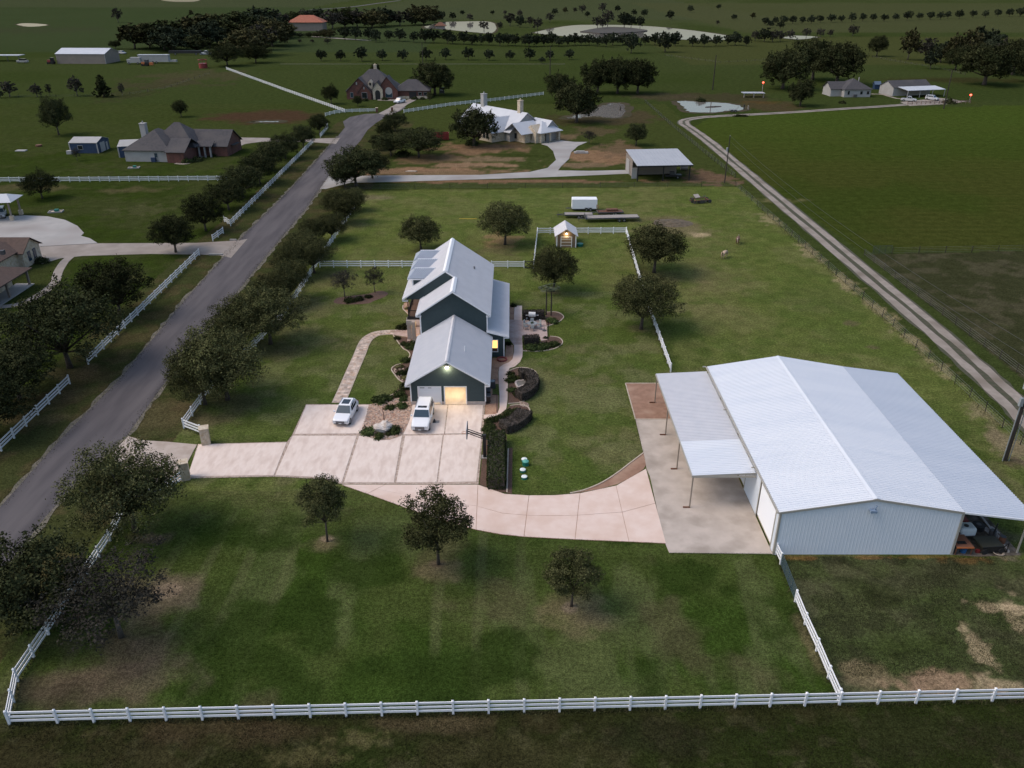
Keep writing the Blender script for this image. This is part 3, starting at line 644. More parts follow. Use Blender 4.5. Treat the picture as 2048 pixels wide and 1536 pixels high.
def lap(mb, p, y, step=.19, d=.018):
    """Lap siding boards over a profile wall at y (facing -Y): thin tapered courses clipped to the profile."""
    zs = [q[1] for q in p]; z = min(zs); top = max(zs)
    def span(zz):
        xs = []
        for i in range(len(p)):
            (xa, za), (xb, zb) = p[i], p[(i + 1) % len(p)]
            if (za - zz) * (zb - zz) < 0: xs.append(xa + (xb - xa) * (zz - za) / (zb - za))
        return (min(xs), max(xs)) if len(xs) >= 2 else None
    while z < top - .02:
        a = span(z + .004); b = span(min(z + step, top - .006))
        if a and b:
            mb.add([(a[0], y - d, z), (a[1], y - d, z), (b[1], y, z + step), (b[0], y, z + step)], [(0, 1, 2, 3)])
            mb.add([(a[0], y - d, z), (a[1], y - d, z), (a[1], y, z), (a[0], y, z)], [(3, 2, 1, 0)])
        z += step
    return mb

# ------------------------------------------------------------------ the main house
H = thing('farmhouse', 'dark teal two storey house with pale metal roofs and attached double garage', 'house', (-7.6, 84, 0))
def hp(name, mb, m, parent=None, smooth=False):
    """Part of the house given in world coordinates."""
    o = part(name, mb, m, parent or H, smooth)
    o.data.transform(Matrix.Translation(-Vector(H.location))); return o
GX0, GX1, GYF, GYB = -11.95, -3.15, 84.0, 97.4
# garage walls with two door openings
dl, dr = (-11.02, -8.45), (-7.92, -5.45)          # door openings in x
DT = 2.32
w = MB()
w.box(GX0, GX1, GYB - .2, GYB, 0, 2.95).box(GX0, GX0 + .18, GYF + .18, GYB - .2, 0, 2.95).box(GX1 - .18, GX1, GYF + .18, GYB - .2, 0, 2.95)
w.box(GX0, dl[0], GYF, GYF + .18, 0, DT).box(dl[1], dr[0], GYF, GYF + .18, 0, DT).box(dr[1], GX1, GYF, GYF + .18, 0, DT)
prof(w, [(GX0, DT), (GX1, DT), (GX1, 2.95), (-7.55, 5.72), (GX0, 2.95)], GYF, GYF + .18)
hp('garage_wall', w, M['teal'])
sd_ = MB()
lap(sd_, [(GX0 + .13, DT + .16), (GX1 - .13, DT + .16), (GX1 - .13, 2.92), (-7.55, 5.62), (GX0 + .13, 2.92)], GYF - .004)
for a, b in ((GX0 + .13, dl[0] - .12), (dl[1] + .12, dr[0] - .12), (dr[1] + .12, GX1 - .13)):
    lap(sd_, [(a, .42), (b, .42), (b, DT + .16), (a, DT + .16)], GYF - .004)
hp('siding_boards', sd_, M['teal'])['kind'] = 'stuff'
for x0, x1 in ((GX0 - .03, dl[0] - .12), (dl[1] + .12, dr[0] - .12), (dr[1] + .12, GX1 + .03)):
    st = hp('stone_skirt', MB().box(x0, x1, GYF - .1, GYF + .02, 0, .42), M['stone_grey'])
for x in (GX0, GX1):
    hp('corner_trim', MB().box(x - .07, x + .07, GYF - .035, GYF + .08, .42, 2.9), M['white'])
for (a, b) in (dl, dr):
    t = MB().box(a - .12, a, GYF - .04, GYF + .1, 0, DT + .12).box(b, b + .12, GYF - .04, GYF + .1, 0, DT + .12).box(a, b, GYF - .04, GYF + .1, DT, DT + .12)
    hp('door_frame', t, M['white'])
# left door lowered but for a gap, right one open on a lit room
gd = hp('garage_door', MB().box(dl[0], dl[1], GYF + .06, GYF + .1, .22, DT), M['door_white'])
for k in range(4):
    z = .24 + k * .52
    for j in range(4):
        xx = dl[0] + .06 + j * .625
        hp('door_panel', MB().box(xx, xx + .56, GYF + .045, GYF + .061, z + .04, z + .47), M['door_white'], gd)
hp('track_fixture', MB().box(dl[0] + .15, dl[0] + .7, GYF + .03, GYF + .06, DT - .16, DT - .06), M['mid_grey'], gd)
hp('track_fixture', MB().box(-9.9, -9.5, GYF + .03, GYF + .06, DT - .16, DT - .08), M['mid_grey'], gd)
inn = MB().box(GX0 + .2, GX1 - .2, GYF + 5.6, GYF + 5.7, 0, 2.9).box(GX0 + .19, GX0 + .21, GYF + .2, GYF + 5.6, 0, 2.9).box(GX1 - .21, GX1 - .19, GYF + .2, GYF + 5.6, 0, 2.9).box(GX0 + .2, GX1 - .2, GYF + .2, GYF + 5.7, 2.86, 2.92)
hp('garage_interior', inn, M['door_lit'])
hp('garage_floor', MB().box(GX0 + .2, GX1 - .2, GYF + .02, GYF + 5.6, .0, .065), M['conc_light'])
sh = MB()
for x in (-7.4, -6.3): sh.box(x, x + .8, GYF + 5.1, GYF + 5.5, .065, 1.3)
hp('storage_shelf', sh, M['wood_lit'])
# garage roof
rf = MB(); GR = (-7.55, 5.95); e0, e1 = (-12.52, 2.88), (-2.57, 2.88); yF, yB = 83.45, 97.45
rib_panel(rf, (e0[0], yF, e0[1]), (e0[0], yB, e0[1]), (GR[0], yB, GR[1]), (GR[0], yF, GR[1]), .29, .075)
rib_panel(rf, (e1[0], yF, e1[1]), (e1[0], yB, e1[1]), (GR[0], yB, GR[1]), (GR[0], yF, GR[1]), .29, .075)
gr = hp('garage_roof', rf, M['roof_garage'])
hp('ridge_cap', MB().add([(GR[0] - .22, yF - .02, GR[1] - .03), (GR[0], yF - .02, GR[1] + .1), (GR[0] + .22, yF - .02, GR[1] - .03), (GR[0] - .22, yB - .02, GR[1] - .03), (GR[0], yB - .02, GR[1] + .1), (GR[0] + .22, yB - .02, GR[1] - .03)], [(0, 1, 4, 3), (1, 2, 5, 4), (0, 2, 1)]), M['roof_house'], gr)
def rake(pts, y, h=.22, t=.05):
    for (a, b) in zip(pts[:-1], pts[1:]):
        mb = MB(); s = 1 if a[0] < b[0] else -1
        if s < 0: a, b = b, a
        mb.add([(a[0], y, a[1] - h), (b[0], y, b[1] - h), (b[0], y, b[1] - .02), (a[0], y, a[1] - .02), (a[0], y + t, a[1] - h), (b[0], y + t, b[1] - h), (b[0], y + t, b[1] - .02), (a[0], y + t, a[1] - .02)],
               [(0, 1, 2, 3), (7, 6, 5, 4), (0, 4, 5, 1), (3, 2, 6, 7), (0, 3, 7, 4), (1, 5, 6, 2)])
        hp('rake_board', mb, M['white'])
rake([e0, GR, e1], yF - .03)
for (x, s) in ((e0[0], 1), (e1[0], -1)):
    hp('eave_return', MB().box(min(x, x + s * .62), max(x, x + s * .62), yF - .02, yF + .5, e0[1] - .27, e0[1] - .2), M['white'])
    hp('fascia', MB().box(x - .03, x + .03, yF + .05, yB, e0[1] - .22, e0[1] - .06), M['white'])
hp('plumbing_vent', MB().cyl((-5.7, 88.6, 4.5), (-5.7, 88.6, 5.55), .07, .07, 8), M['white'], gr)
# gable flood light
fl_ = hp('flood_light', MB().box(-7.75, -7.35, GYF - .22, GYF - .02, 5.05, 5.13), M['white'])
for bx_ in (-7.66, -7.44): hp('bulb', MB().ball((bx_, GYF - .2, 4.98), .1), M['bulb'], fl_)
def lamp(name, loc, power, color, r=.12, spot=None):
    d = bpy.data.lights.new(name, 'SPOT' if spot else 'POINT'); d.energy = power; d.color = color; d.shadow_soft_size = r
    o = bpy.data.objects.new(name, d); COL.objects.link(o); o.location = loc
    if spot: d.spot_size = spot[0]; d.spot_blend = .6; o.rotation_euler = spot[1]
    return o
lamp('flood_lamp', (-7.55, GYF - .4, 4.75), 130, (1, .78, .46))
lamp('garage_lamp', (-6.6, GYF + 2.2, 2.5), 190, (1, .84, .56))
lamp('garage_lamp', (-9.7, GYF + 2.2, 2.5), 60, (1, .84, .56))

# two storey block: middle part
MX0, MX1, MYF, MYB = -12.0, -3.25, 97.5, 117.0
w = MB(); prof(w, [(MX0, 0), (MX1, 0), (MX1, 6.2), (-7.65, 9.12), (MX0, 6.2)], MYF, 102.8)
hp('front_wall', w, M['teal'])
sd_ = MB(); lap(sd_, [(MX0 + .13, 3.2), (MX1 - .13, 3.2), (MX1 - .13, 6.15), (-7.65, 9.02), (MX0 + .13, 6.15)], MYF - .004)
hp('siding_boards', sd_, M['teal'])['kind'] = 'stuff'
for x in (MX0, MX1): hp('corner_trim', MB().box(x - .08, x + .08, MYF - .035, MYF + .09, 0, 6.15), M['white'])
HX = -8.93; HR = 10.29
w = MB(); prof(w, [(MX0, 0), (MX1, 0), (MX1, 6.2), (HX, 10.0), (MX0, 7.9)], 102.8, 116.8)
hp('rear_wall', w, M['teal'])
# main right slope, one plane over both parts
SL = .673; eR = (-2.77, 6.12); mR = (-7.66, 6.12 + SL * 4.89)
rf = MB()
rib_panel(rf, (eR[0], 97.0, eR[1]), (eR[0], 117.2, eR[1]), (mR[0], 117.2, mR[1]), (mR[0], 97.0, mR[1]), .29, .06)
rib_panel(rf, (mR[0], 102.45, mR[1]), (mR[0], 117.2, mR[1]), (HX, 117.2, HR), (HX, 102.45, HR), .29, .06)
eL = (-12.54, 6.12)
rib_panel(rf, (eL[0], 97.0, eL[1]), (eL[0], 102.78, eL[1]), (mR[0], 102.78, mR[1]), (mR[0], 97.0, mR[1]), .29, .06)
hL = (-14.92, 6.27)
rib_panel(rf, (hL[0], 102.45, hL[1]), (hL[0], 117.2, hL[1]), (HX, 117.2, HR), (HX, 102.45, HR), .29, .06)
mr_ = hp('main_roof', rf, M['roof_house'])
def cap(x, z, y0, y1, w=.34):
    hp('ridge_cap', MB().add([(x - w, y0, z - .13), (x, y0, z + .1), (x + w, y0, z - .13), (x - w, y1, z - .13), (x, y1, z + .1), (x + w, y1, z - .13)], [(0, 1, 4, 3), (1, 2, 5, 4), (0, 2, 1)]), M['white'], mr_)
cap(mR[0], mR[1], 96.98, 102.5); cap(HX, HR, 102.43, 117.22, .36)
rake([eL, mR, eR], 96.96)
rake([hL, (HX, HR), (mR[0] - .0, mR[1] + .02)], 102.40)
hp('eave_return', MB().box(eL[0], eL[0] + .7, 97.0, 97.5, 5.82, 5.9), M['white'])
hp('eave_return', MB().box(eR[0] - .6, eR[0], 97.0, 97.5, 5.82, 5.9), M['white'])
hp('eave_return', MB().box(hL[0], hL[0] + .75, 102.42, 103.0, 5.9, 6.0), M['white'])
for x, y0, y1, z in ((eR[0], 97.05, 117.2, 6.12), (eL[0], 97.05, 102.4, 6.12), (hL[0], 102.45, 117.2, 6.27)):
    hp('fascia', MB().box(x - .03, x + .03, y0, y1, z - .22, z - .06), M['white'])
# gable infill over the gallery
w = MB(); prof(w, [(-14.35, 6.1), (MX0 + .02, 6.1), (MX0 + .02, 8.0), (-14.35, 6.5)], 102.75, 102.9)
prof(w, [(MX0 + .02, 6.1), (-7.7, 6.1), (-7.7, 9.15), (HX, 10.05), (MX0 + .02, 8.0)], 102.62, 102.74)
hp('gallery_gable', w, M['teal'])
hp('plumbing_vent', MB().cyl((-5.4, 110.2, 7.7), (-5.4, 110.2, 8.28), .12, .12, 8), M['mid_grey'], mr_)
# two level gallery on the left
deck = hp('balcony_deck', MB().box(-14.3, MX0, 102.7, 116.6, 3.3, 3.5), M['deck'])
for k in range(16):
    x = -14.25 + k * .142; hp('deck_board', MB().box(x, x + .13, 102.75, 116.5, 3.5, 3.525), M['deck'], deck)
hp('deck_beam', MB().box(-14.42, MX0, 102.55, 102.7, 3.2, 3.62), M['black'])
hp('porch_slab', MB().box(-14.6, MX0, 102.3, 116.8, .0, .14), M['patio'])
for y in (102.95, 107.4, 111.9, 116.4):
    hp('porch_column', MB().box(-14.55, -13.95, y - .25, y + .3, 0.1, 3.3), M['stone_grey'])
    hp('gallery_post', MB().box(-14.32, -14.18, y - .07, y + .07, 3.5, 6.2), M['black'])
rl = MB()
for (a, b) in (((-14.25, 102.9), (-14.25, 116.4)),):
    rl.beam((a[0], a[1], 4.45), (b[0], b[1], 4.45), .08, .08).beam((a[0], a[1], 3.62), (b[0], b[1], 3.62), .05, .05)
    for k in range(90): y = 102.95 + k * .15; rl.beam((-14.25, y, 3.6), (-14.25, y, 4.45), .03, .03)
rl.beam((-14.2, 102.8, 4.45), (-12.1, 102.8, 4.45), .08, .08)
for k in range(14): x = -14.15 + k * .15; rl.beam((x, 102.8, 3.55), (x, 102.8, 4.45), .03, .03)
hp('railing', rl, M['black'])
bt = MB().box(-13.6, -13.1, 104.2, 104.7, 3.53, 4.3).box(-13.55, -13.15, 105.4, 105.8, 3.53, 4.0).box(-13.6, -13.5, 104.2, 104.7, 4.3, 4.75)
# entrance wall under the gallery, warmly lit
hp('entry_wall', MB().box(-12.35, MX0, 98.9, 110.0, .14, 3.2), M['wood_lit'])
hp('entry_door', MB().box(-12.4, -12.34, 104.2, 105.3, .14, 2.3), M['red'])
hp('stone_pier', MB().box(-13.75, -13.25, 101.6, 102.2, 0, 3.2), M['stone_grey'])
hp('stone_lintel', MB().box(-14.55, -13.3, 102.2, 102.55, 2.55, 3.2), M['stone_grey'])
pl = hp('porch_light', MB().cyl((-12.9, 103.6, 3.05), (-12.9, 103.6, 3.2), .05, .05, 8), M['black'])
hp('bulb', MB().ball((-12.9, 103.6, 2.95), .09), M['bulb'], pl)
lamp('porch_lamp', (-12.95, 103.2, 2.7), 75, (1, .62, .22))
lamp('gallery_lamp', (-13.1, 106, 5.6), 26, (1, .7, .4))
# hipped dormers on the left slope
for k, yn in enumerate((105.05, 109.0, 113.0)):
    ze, zr = 8.25, 9.2; xl = -14.4; yf = yn + 3.3; ym = (yn + yf) / 2
    xe = hL[0] + (ze - hL[1]) / .672; xr = hL[0] + (zr - hL[1]) / .672
    mb = MB()
    rib_panel(mb, (xl, yn, ze), (xe, yn, ze), (xr, ym, zr), (xl + .95, ym, zr), .29, .06)
    rib_panel(mb, (xl, yf, ze), (xe, yf, ze), (xr, ym, zr), (xl + .95, ym, zr), .29, .06)
    mb.quad((xl, yn, ze), (xl + .95, ym, zr + .01), (xl, yf, ze))
    d = hp('dormer_roof', mb, M['roof_dormer'])
    xw = -13.75; zw = hL[1] + (xw - hL[0]) * .672
    xw2 = xe - .05
    w = MB().add([(xw, yn + .35, zw - .1), (xw2, yn + .35, ze - .2), (xw2, yn + .35, ze - .05), (xw, yn + .35, ze - .05), (xw, yf - .35, zw - .1), (xw2, yf - .35, ze - .2), (xw2, yf - .35, ze - .05), (xw, yf - .35, ze - .05)],
                 [(0, 1, 2, 3), (7, 6, 5, 4), (3, 2, 6, 7), (0, 3, 7, 4), (1, 5, 6, 2)])
    hp('dormer_wall', w, M['teal'])
    for ya, yb_ in ((yn + .31, yn + .45), (yf - .45, yf - .31)): hp('dormer_trim', MB().box(xw - .06, xw + .1, ya, yb_, zw - .1, ze - .08), M['white'])
    hp('dormer_fascia', MB().box(xl, xe - .25, yn - .03, yn + .03, ze - .2, ze - .06).box(xl - .03, xl + .03, yn, yf, ze - .2, ze - .06).box(xl + .9, xr - .1, ym - .05, ym + .05, zr - .02, zr + .09), M['white'], d)
    hp('dormer_window', MB().box(xw - .03, xw - .01, yn + .9, yf - .9, 7.25, ze - .3), M['glass'])
# lower lean-to along the right side
LX = -1.05
w = MB().add([(MX1, 97.35, 0), (LX, 97.35, 0), (LX, 97.35, 3.0), (MX1, 97.35, 3.75), (MX1, 116.9, 0), (LX, 116.9, 0), (LX, 116.9, 3.0), (MX1, 116.9, 3.75)],
             [(0, 1, 2, 3), (7, 6, 5, 4), (1, 5, 6, 2), (3, 2, 6, 7)])
hp('side_wing_wall', w, M['teal'])
sd_ = MB(); lap(sd_, [(MX1 + .1, .05), (LX - .1, .05), (LX - .1, 3.0), (MX1 + .1, 3.68)], 97.346)
hp('siding_boards', sd_, M['teal'])['kind'] = 'stuff'
hp('corner_trim', MB().box(LX - .1, LX + .05, 97.3, 97.42, 0, 3.0), M['white'])
rf = MB(); rib_panel(rf, (-.4, 96.95, 3.1), (-.4, 117.2, 3.1), (-3.35, 117.2, 3.9), (-3.35, 96.95, 3.9), .29, .075)
sr = hp('side_wing_roof', rf, M['roof_house'])
rake([(-3.35, 3.9), (-.4, 3.1)], 96.91, .2)
hp('eave_return', MB().box(-1.05, -.4, 96.95, 97.35, 2.82, 2.9), M['white'])
hp('fascia', MB().box(-.43, -.37, 96.95, 117.2, 2.88, 3.05), M['white'])
hp('downpipe', MB().box(-3.28, -3.18, 97.2, 97.3, 3.9, 6.0), M['white'])
wf = hp('window_frame', MB().box(-2.72, -1.83, 97.27, 97.34, .72, .82).box(-2.72, -1.83, 97.27, 97.34, 2.42, 2.52).box(-2.72, -2.62, 97.27, 97.34, .82, 2.42).box(-1.93, -1.83, 97.27, 97.34, .82, 2.42), M['white'])
hp('window_pane', MB().box(-2.62, -1.93, 97.30, 97.325, 1.3, 2.42), M['win_lit'], wf)
hp('dark_sill_shelf', MB().box(-2.62, -1.93, 97.295, 97.33, .82, 1.3), M['rust'], wf)
# windows on the right wall of upper storey and lean-to (seen at a glance from the side)
for y in (100, 104, 110, 114):
    f = hp('side_window', MB().box(LX, LX + .05, y - .6, y + .6, .9, 2.3), M['white'])
    hp('pane', MB().box(LX + .05, LX + .06, y - .52, y + .52, .98, 2.22), M['glass'], f)

# ------------------------------------------------------------------ the big metal barn
B = thing('metal_barn', 'large white metal barn with lean-to roofs on both sides', 'barn', (31, 56.3, 0))
def bpt(name, mb, m, parent=None):
    o = part(name, mb, m, parent or B); o.data.transform(Matrix.Translation(-Vector(B.location))); return o
bx0, bx1, by0, by1 = 23.05, 38.75, 56.3, 84.6; bze, bzr, bxr = 4.62, 5.95, 30.95
# near gable: ribbed sheets
def rib_wall(mb, p, y, pitch=.3, d=.009):
    xs = np.arange(min(q[0] for q in p), max(q[0] for q in p), pitch)
    def zt(x):
        if x <= bxr: return bze + (bzr - bze) * (x - bx0) / (bxr - bx0)
        return bzr + (bze - bzr) * (x - bxr) / (bx1 - bxr)
    for x in xs:
        mb.add([(x, y, .05), (x + .03, y - d, .05), (x + .07, y - d, .05), (x + .1, y, .05), (x, y, zt(x) - .05), (x + .03, y - d, zt(x) - .05), (x + .07, y - d, zt(x) - .05), (x + .1, y, zt(x) - .05)],
               [(0, 1, 5, 4), (1, 2, 6, 5), (2, 3, 7, 6)])
w = MB(); prof(w, [(bx0, 0), (bx1, 0), (bx1, bze), (bxr, bzr), (bx0, bze)], by0, by0 + .1)
rib_wall(w, [(bx0 + .15, 0), (bx1 - .15, 0)], by0)
bpt('gable_wall', w, M['barn_wall'])
w = MB().box(bx1 - .1, bx1, by0 + .1, by1, 0, bze); prof(w, [(bx0, 0), (bx1, 0), (bx1, bze), (bxr, bzr), (bx0, bze)], by1 - .1, by1 - .001)
bpt('wall', w, M['barn_wall'])
# left wall with doors set back
doors = [(57.3, 61.9), (66.4, 70.6), (74.2, 78.4)]
w = MB(); ys = by0 + .1
for a, b in doors: w.box(bx0, bx0 + .12, ys, a, 0, bze - .05).box(bx0, bx0 + .12, a, b, 4.0, bze - .05); ys = b
w.box(bx0, bx0 + .12, ys, by1 - .1, 0, bze - .05)
k = 0
for y in np.arange(by0 + .3, by1 - .2, .3):
    if not any(a - .15 < y < b + .1 for a, b in doors): w.box(bx0 - .03, bx0, y, y + .07, .05, bze - .1)
bpt('side_wall', w, M['barn_wall'])
for a, b in doors:
    d = bpt('roll_up_door', MB().box(bx0 + .06, bx0 + .1, a, b, .3 if a < 60 else .22, 4.0), M['door_white'])
    sl = MB()
    for z in np.arange(.4, 3.95, .12): sl.box(bx0 + .045, bx0 + .06, a + .05, b - .05, z, z + .06)
    bpt('door_slats', sl, M['door_white'], d)
    bpt('door_jamb', MB().box(bx0 - .05, bx0 + .14, a - .14, a, 0, 4.1).box(bx0 - .05, bx0 + .14, b, b + .14, 0, 4.1).box(bx0 - .05, bx0 + .14, a, b, 4.0, 4.12), M['barn_trim'])
bpt('barn_floor', MB().box(bx0 + .14, bx1 - .1, by0 + .1, by1 - .1, 0, .06), M['conc_gray'])
lamp('barn_lamp', (bx0 + 2.5, 59.6, 2.6), 130, (1, .75, .35)); lamp('barn_lamp', (bx0 + 2.5, 68.5, 2.6), 160, (1, .75, .35)); lamp('barn_lamp', (bx0 + 2.5, 76.3, 2.6), 100, (1, .75, .35))
fx = bpt('barn_ceiling_lamp', MB().box(bx0 + 2.2, bx0 + 2.8, 58, 78, 4.2, 4.25), M['white'])
# wing wall panel between near door and lean-to
bpt('corner_trim', MB().box(bx0 - .07, bx0 + .1, by0 - .06, by0 + .14, 0, bze), M['barn_trim'])
bpt('corner_trim', MB().box(bx1 - .1, bx1 + .09, by0 - .06, by0 + .1, 0, bze), M['barn_trim'])
rf = MB(); oy0, oy1 = by0 - .12, by1 + .12; ex0 = bx0 - .18; ez = bze + .03; sl_ = (bzr - bze) / (bxr - bx0)
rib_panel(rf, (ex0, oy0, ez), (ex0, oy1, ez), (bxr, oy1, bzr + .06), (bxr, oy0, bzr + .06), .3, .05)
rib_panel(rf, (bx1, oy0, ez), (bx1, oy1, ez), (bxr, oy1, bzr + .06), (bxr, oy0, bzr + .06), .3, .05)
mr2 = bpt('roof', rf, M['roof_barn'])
bpt('ridge_cap', MB().add([(bxr - .3, oy0, bzr + .05), (bxr, oy0, bzr + .13), (bxr + .3, oy0, bzr + .05), (bxr - .3, oy1, bzr + .05), (bxr, oy1, bzr + .13), (bxr + .3, oy1, bzr + .05)], [(0, 1, 4, 3), (1, 2, 5, 4)]), M['roof_barn'], mr2)
def brake(pts, y, h=.2, m='barn_trim', t=.06):
    for a, b in zip(pts[:-1], pts[1:]):
        bpt('rake_trim', MB().add([(a[0], y, a[1] - h), (b[0], y, b[1] - h), (b[0], y, b[1]), (a[0], y, a[1]), (a[0], y + t, a[1] - h), (b[0], y + t, b[1] - h), (b[0], y + t, b[1]), (a[0], y + t, a[1])], [(0, 1, 2, 3), (7, 6, 5, 4), (0, 4, 5, 1), (3, 2, 6, 7), (0, 3, 7, 4), (1, 5, 6, 2)]), M[m])
brake([(ex0, ez), (bxr, bzr + .06), (bx1, ez)], oy0 - .05); brake([(ex0, ez), (bxr, bzr + .06), (bx1, ez)], oy1, m='white')
bpt('gutter', MB().box(ex0 - .16, ex0 - .02, oy0, oy1, ez - .16, ez - .03), M['barn_trim'])
for y in (63.4, 74.6, 85.0): bpt('downpipe', MB().box(ex0 - .45, ex0 - .05, y - .06, y + .06, ez - .2, ez - .1), M['barn_trim'])
# right lean-to: roof runs on in greyer sheets
rx, rz = 45.35, 3.75
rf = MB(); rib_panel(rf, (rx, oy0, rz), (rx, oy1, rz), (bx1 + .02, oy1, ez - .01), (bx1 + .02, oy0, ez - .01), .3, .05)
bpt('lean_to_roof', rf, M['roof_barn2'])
brake([(bx1, ez), (rx, rz)], oy0 - .05, .16, 'white'); brake([(bx1, ez), (rx, rz)], oy1, .14, 'white')
for y in (56.5, 63.5, 70.5, 77.5, 84.4): bpt('post', MB().box(44.6, 44.72, y - .06, y + .06, 0, 3.75), M['barn_trim'])
bpt('purlin', MB().box(44.6, 44.75, by0, by1, 3.6, 3.72), M['barn_trim'])
# left lean-to carport, near third in whiter sheets
lx, lz, lz1 = 16.95, 3.72, 4.02; ly0, ly1, lyb = 63.25, 84.7, 69.3
rf = MB(); rib_panel(rf, (lx, lyb, lz), (lx, ly1, lz), (22.85, ly1, lz1), (22.85, lyb, lz1), .3, .05)
bpt('carport_roof', rf, M['roof_garage'])
rf = MB(); rib_panel(rf, (lx, ly0, lz + .004), (lx, lyb - .003, lz + .004), (22.85, lyb - .003, lz1 + .004), (22.85, ly0, lz1 + .004), .3, .05)
bpt('carport_roof', rf, M['roof_barn'])
bpt('carport_trim', MB().box(lx, 22.9, ly0 - .08, ly0 - .01, lz - .22, lz - .02).box(lx - .08, lx - .005, ly0 - .08, ly1, lz - .2, lz - .01), M['barn_trim'])
for k, y in enumerate((63.3, 70.0, 76.9, 84.4)):
    c = bpt('carport_post', MB().box(lx + .03, lx + .15, y - .06, y + .06, 0, lz - .05), M['barn_post'])
    bpt('post_base', MB().box(lx - .55, lx + .1, y - .14, y - .02, .05, .17), M['rust'], c)
    bpt('rafter', MB().beam((lx + .1, y, lz - .12), (22.9, y, lz1 - .12), .08, .16), M['barn_trim'])
fl_ = bpt('gable_light', MB().box(30.55, 31.1, by0 - .4, by0 - .05, 4.72, 4.95).cyl((30.9, by0 - .2, 4.95), (31.02, by0 - .25, 5.4), .06, .05, 8), mat('lamp_housing', (.22,.30,.42), rough=.4))

# ------------------------------------------------------------------ fences
post_mb = MB().box(-.075, .075, -.075, .075, 0, 1.27)
post_mb.add([(-.085, -.085, 1.27), (.085, -.085, 1.27), (.085, .085, 1.27), (-.085, .085, 1.27), (0, 0, 1.36)], [(0, 1, 4), (1, 2, 4), (2, 3, 4), (3, 0, 4), (3, 2, 1, 0)])
post_me = post_mb.mesh('post'); rail_me = MB().box(0, 1, -.025, .025, -.088, .088).mesh('rail')
post_far = post_me.copy(); rail_far = rail_me.copy()
post_me.materials.append(M['fence_white']); rail_me.materials.append(M['fence_white'])
post_far.materials.append(M['fence_white_far']); rail_far.materials.append(M['fence_white_far'])
def rail_fence(pts, label, far=False, step=2.44, lift=0, group=None, span=2, ends=True):
    pts = [Vector((p[0], p[1], 0)) for p in pts]; root = thing('rail_fence', label, 'fence', pts[0], 0, group)
    P = []
    for i in range(len(pts) - 1):
        n = max(1, round((pts[i + 1] - pts[i]).length / step))
        P += [(lerp(pts[i], pts[i + 1], k / n), k == 0) for k in range(n)]
    P.append((pts[-1], True)); o0 = Vector(root.location)
    corners = [i for i, p in enumerate(P) if p[1]]
    for i, (p, c) in enumerate(P):
        o = link('post', post_far if far else post_me, None, root); o.location = p - o0
        q = P[min(i + 1, len(P) - 1)][0] - P[max(i - 1, 0)][0]; o.rotation_euler[2] = math.atan2(q.y, q.x)
    for a, b in zip(corners[:-1], corners[1:]):
        i = a
        while i < b:
            j = min(i + span, b); d = P[j][0] - P[i][0]
            for z in (.36, .72, 1.1):
                o = link('rail', rail_far if far else rail_me, None, root); o.location = P[i][0] - o0 + Vector((0, 0, z + R.uniform(-.008, .008)))
                o.rotation_euler = (0, 0, math.atan2(d.y, d.x)); o.scale = (d.length, 1, 1)
            i = j
    return root
rail_fence([gp(20, 1448.5), gp(116, 1446), gp(1678, 1410), gp(1983, 1402.7), gp(2140, 1399)], 'long white three rail fence running across the bottom of the lawn')
rail_fence(gps([(20, 1448.5), (36, 1363), (221, 1082), (262, 1003), (345, 978), (368, 960)]), 'white rail fence beside the lane from the front corner to the drive entrance')
fa = gp(368, 856.5); fb = Vector((gp(690, 392).x, gp(690, 386).y, 0))
rail_fence([gp(402, 869.5), fa, gp(417, 787), Vector((-34.0, 110, 0)), Vector((-34.3, 178, 0))], 'white rail fence along the lane behind the oaks above the stone pillar')
rail_fence([gp(3, 902), gp(140, 768)][::-1] + [gp(-150, 1060)], 'white rail fence left of the lane, nearest stretch ending in a gap', True)
rail_fence([gp(177, 729), gp(399, 510.5)], 'white rail fence left of the lane between the gap and the tan drive', True)
rail_fence([gp(426, 482.5), gp(447, 467)], 'short white rail fence piece just beyond the tan drive by the lane', True)
rail_fence([gp(449, 444), gp(461.5, 452), gp(626, 286.5)], 'white rail fence left of the lane from the notch to the upper drive', True)
rail_fence(smooth_path(gps([(641, 275), (650, 264), (656, 255), (653, 249), (647, 245)]), 2), 'short curved white fence piece beside the bend of the lane', True)
rail_fence(smooth_path(gps([(651, 233), (669, 228), (690, 225.5), (720, 224.3), (753, 223.6)]), 2), 'curved white rail fence round the head of the turning circle', True)
rail_fence(gps([(690, 225), (575, 184), (453, 139)]), 'white rail fence running off diagonally across the far left pasture', True)
rail_fence(gps([(808, 226), (900, 212), (1000, 201), (1087, 190)]), 'white rail fence behind the pale roofed house', True)
rail_fence(gps([(-150, 365), (0, 364.5), (200, 363.5), (455, 361.5)]), 'white rail fence across the left neighbour lawn below the blue shed', True)
rail_fence(gps([(640, 535), (832, 535)]), 'white rail fence behind the house, stretch left of the dormers')
rail_fence(gps([(983, 536), (1048, 536)]), 'white rail fence behind the house, short stretch before the black gate')
rail_fence(gps([(1067, 537), (1075, 468), (1252, 467), (1259, 492)]), 'white rail fence around the lit shed yard')
rail_fence([gp(1259, 492), gp(1290, 600), gp(1341, 744)], 'white rail fence from the shed yard down to the barn corner')
rail_fence(gps([(1551, 1109), (1560.5, 1129)]), 'short white rail fence stub at the near corner of the barn')
rail_fence(gps([(1590, 1204), (1609, 1250), (1632.6, 1302), (1655.7, 1357), (1676, 1403)]), 'white rail fence from the green gate down to the front fence')
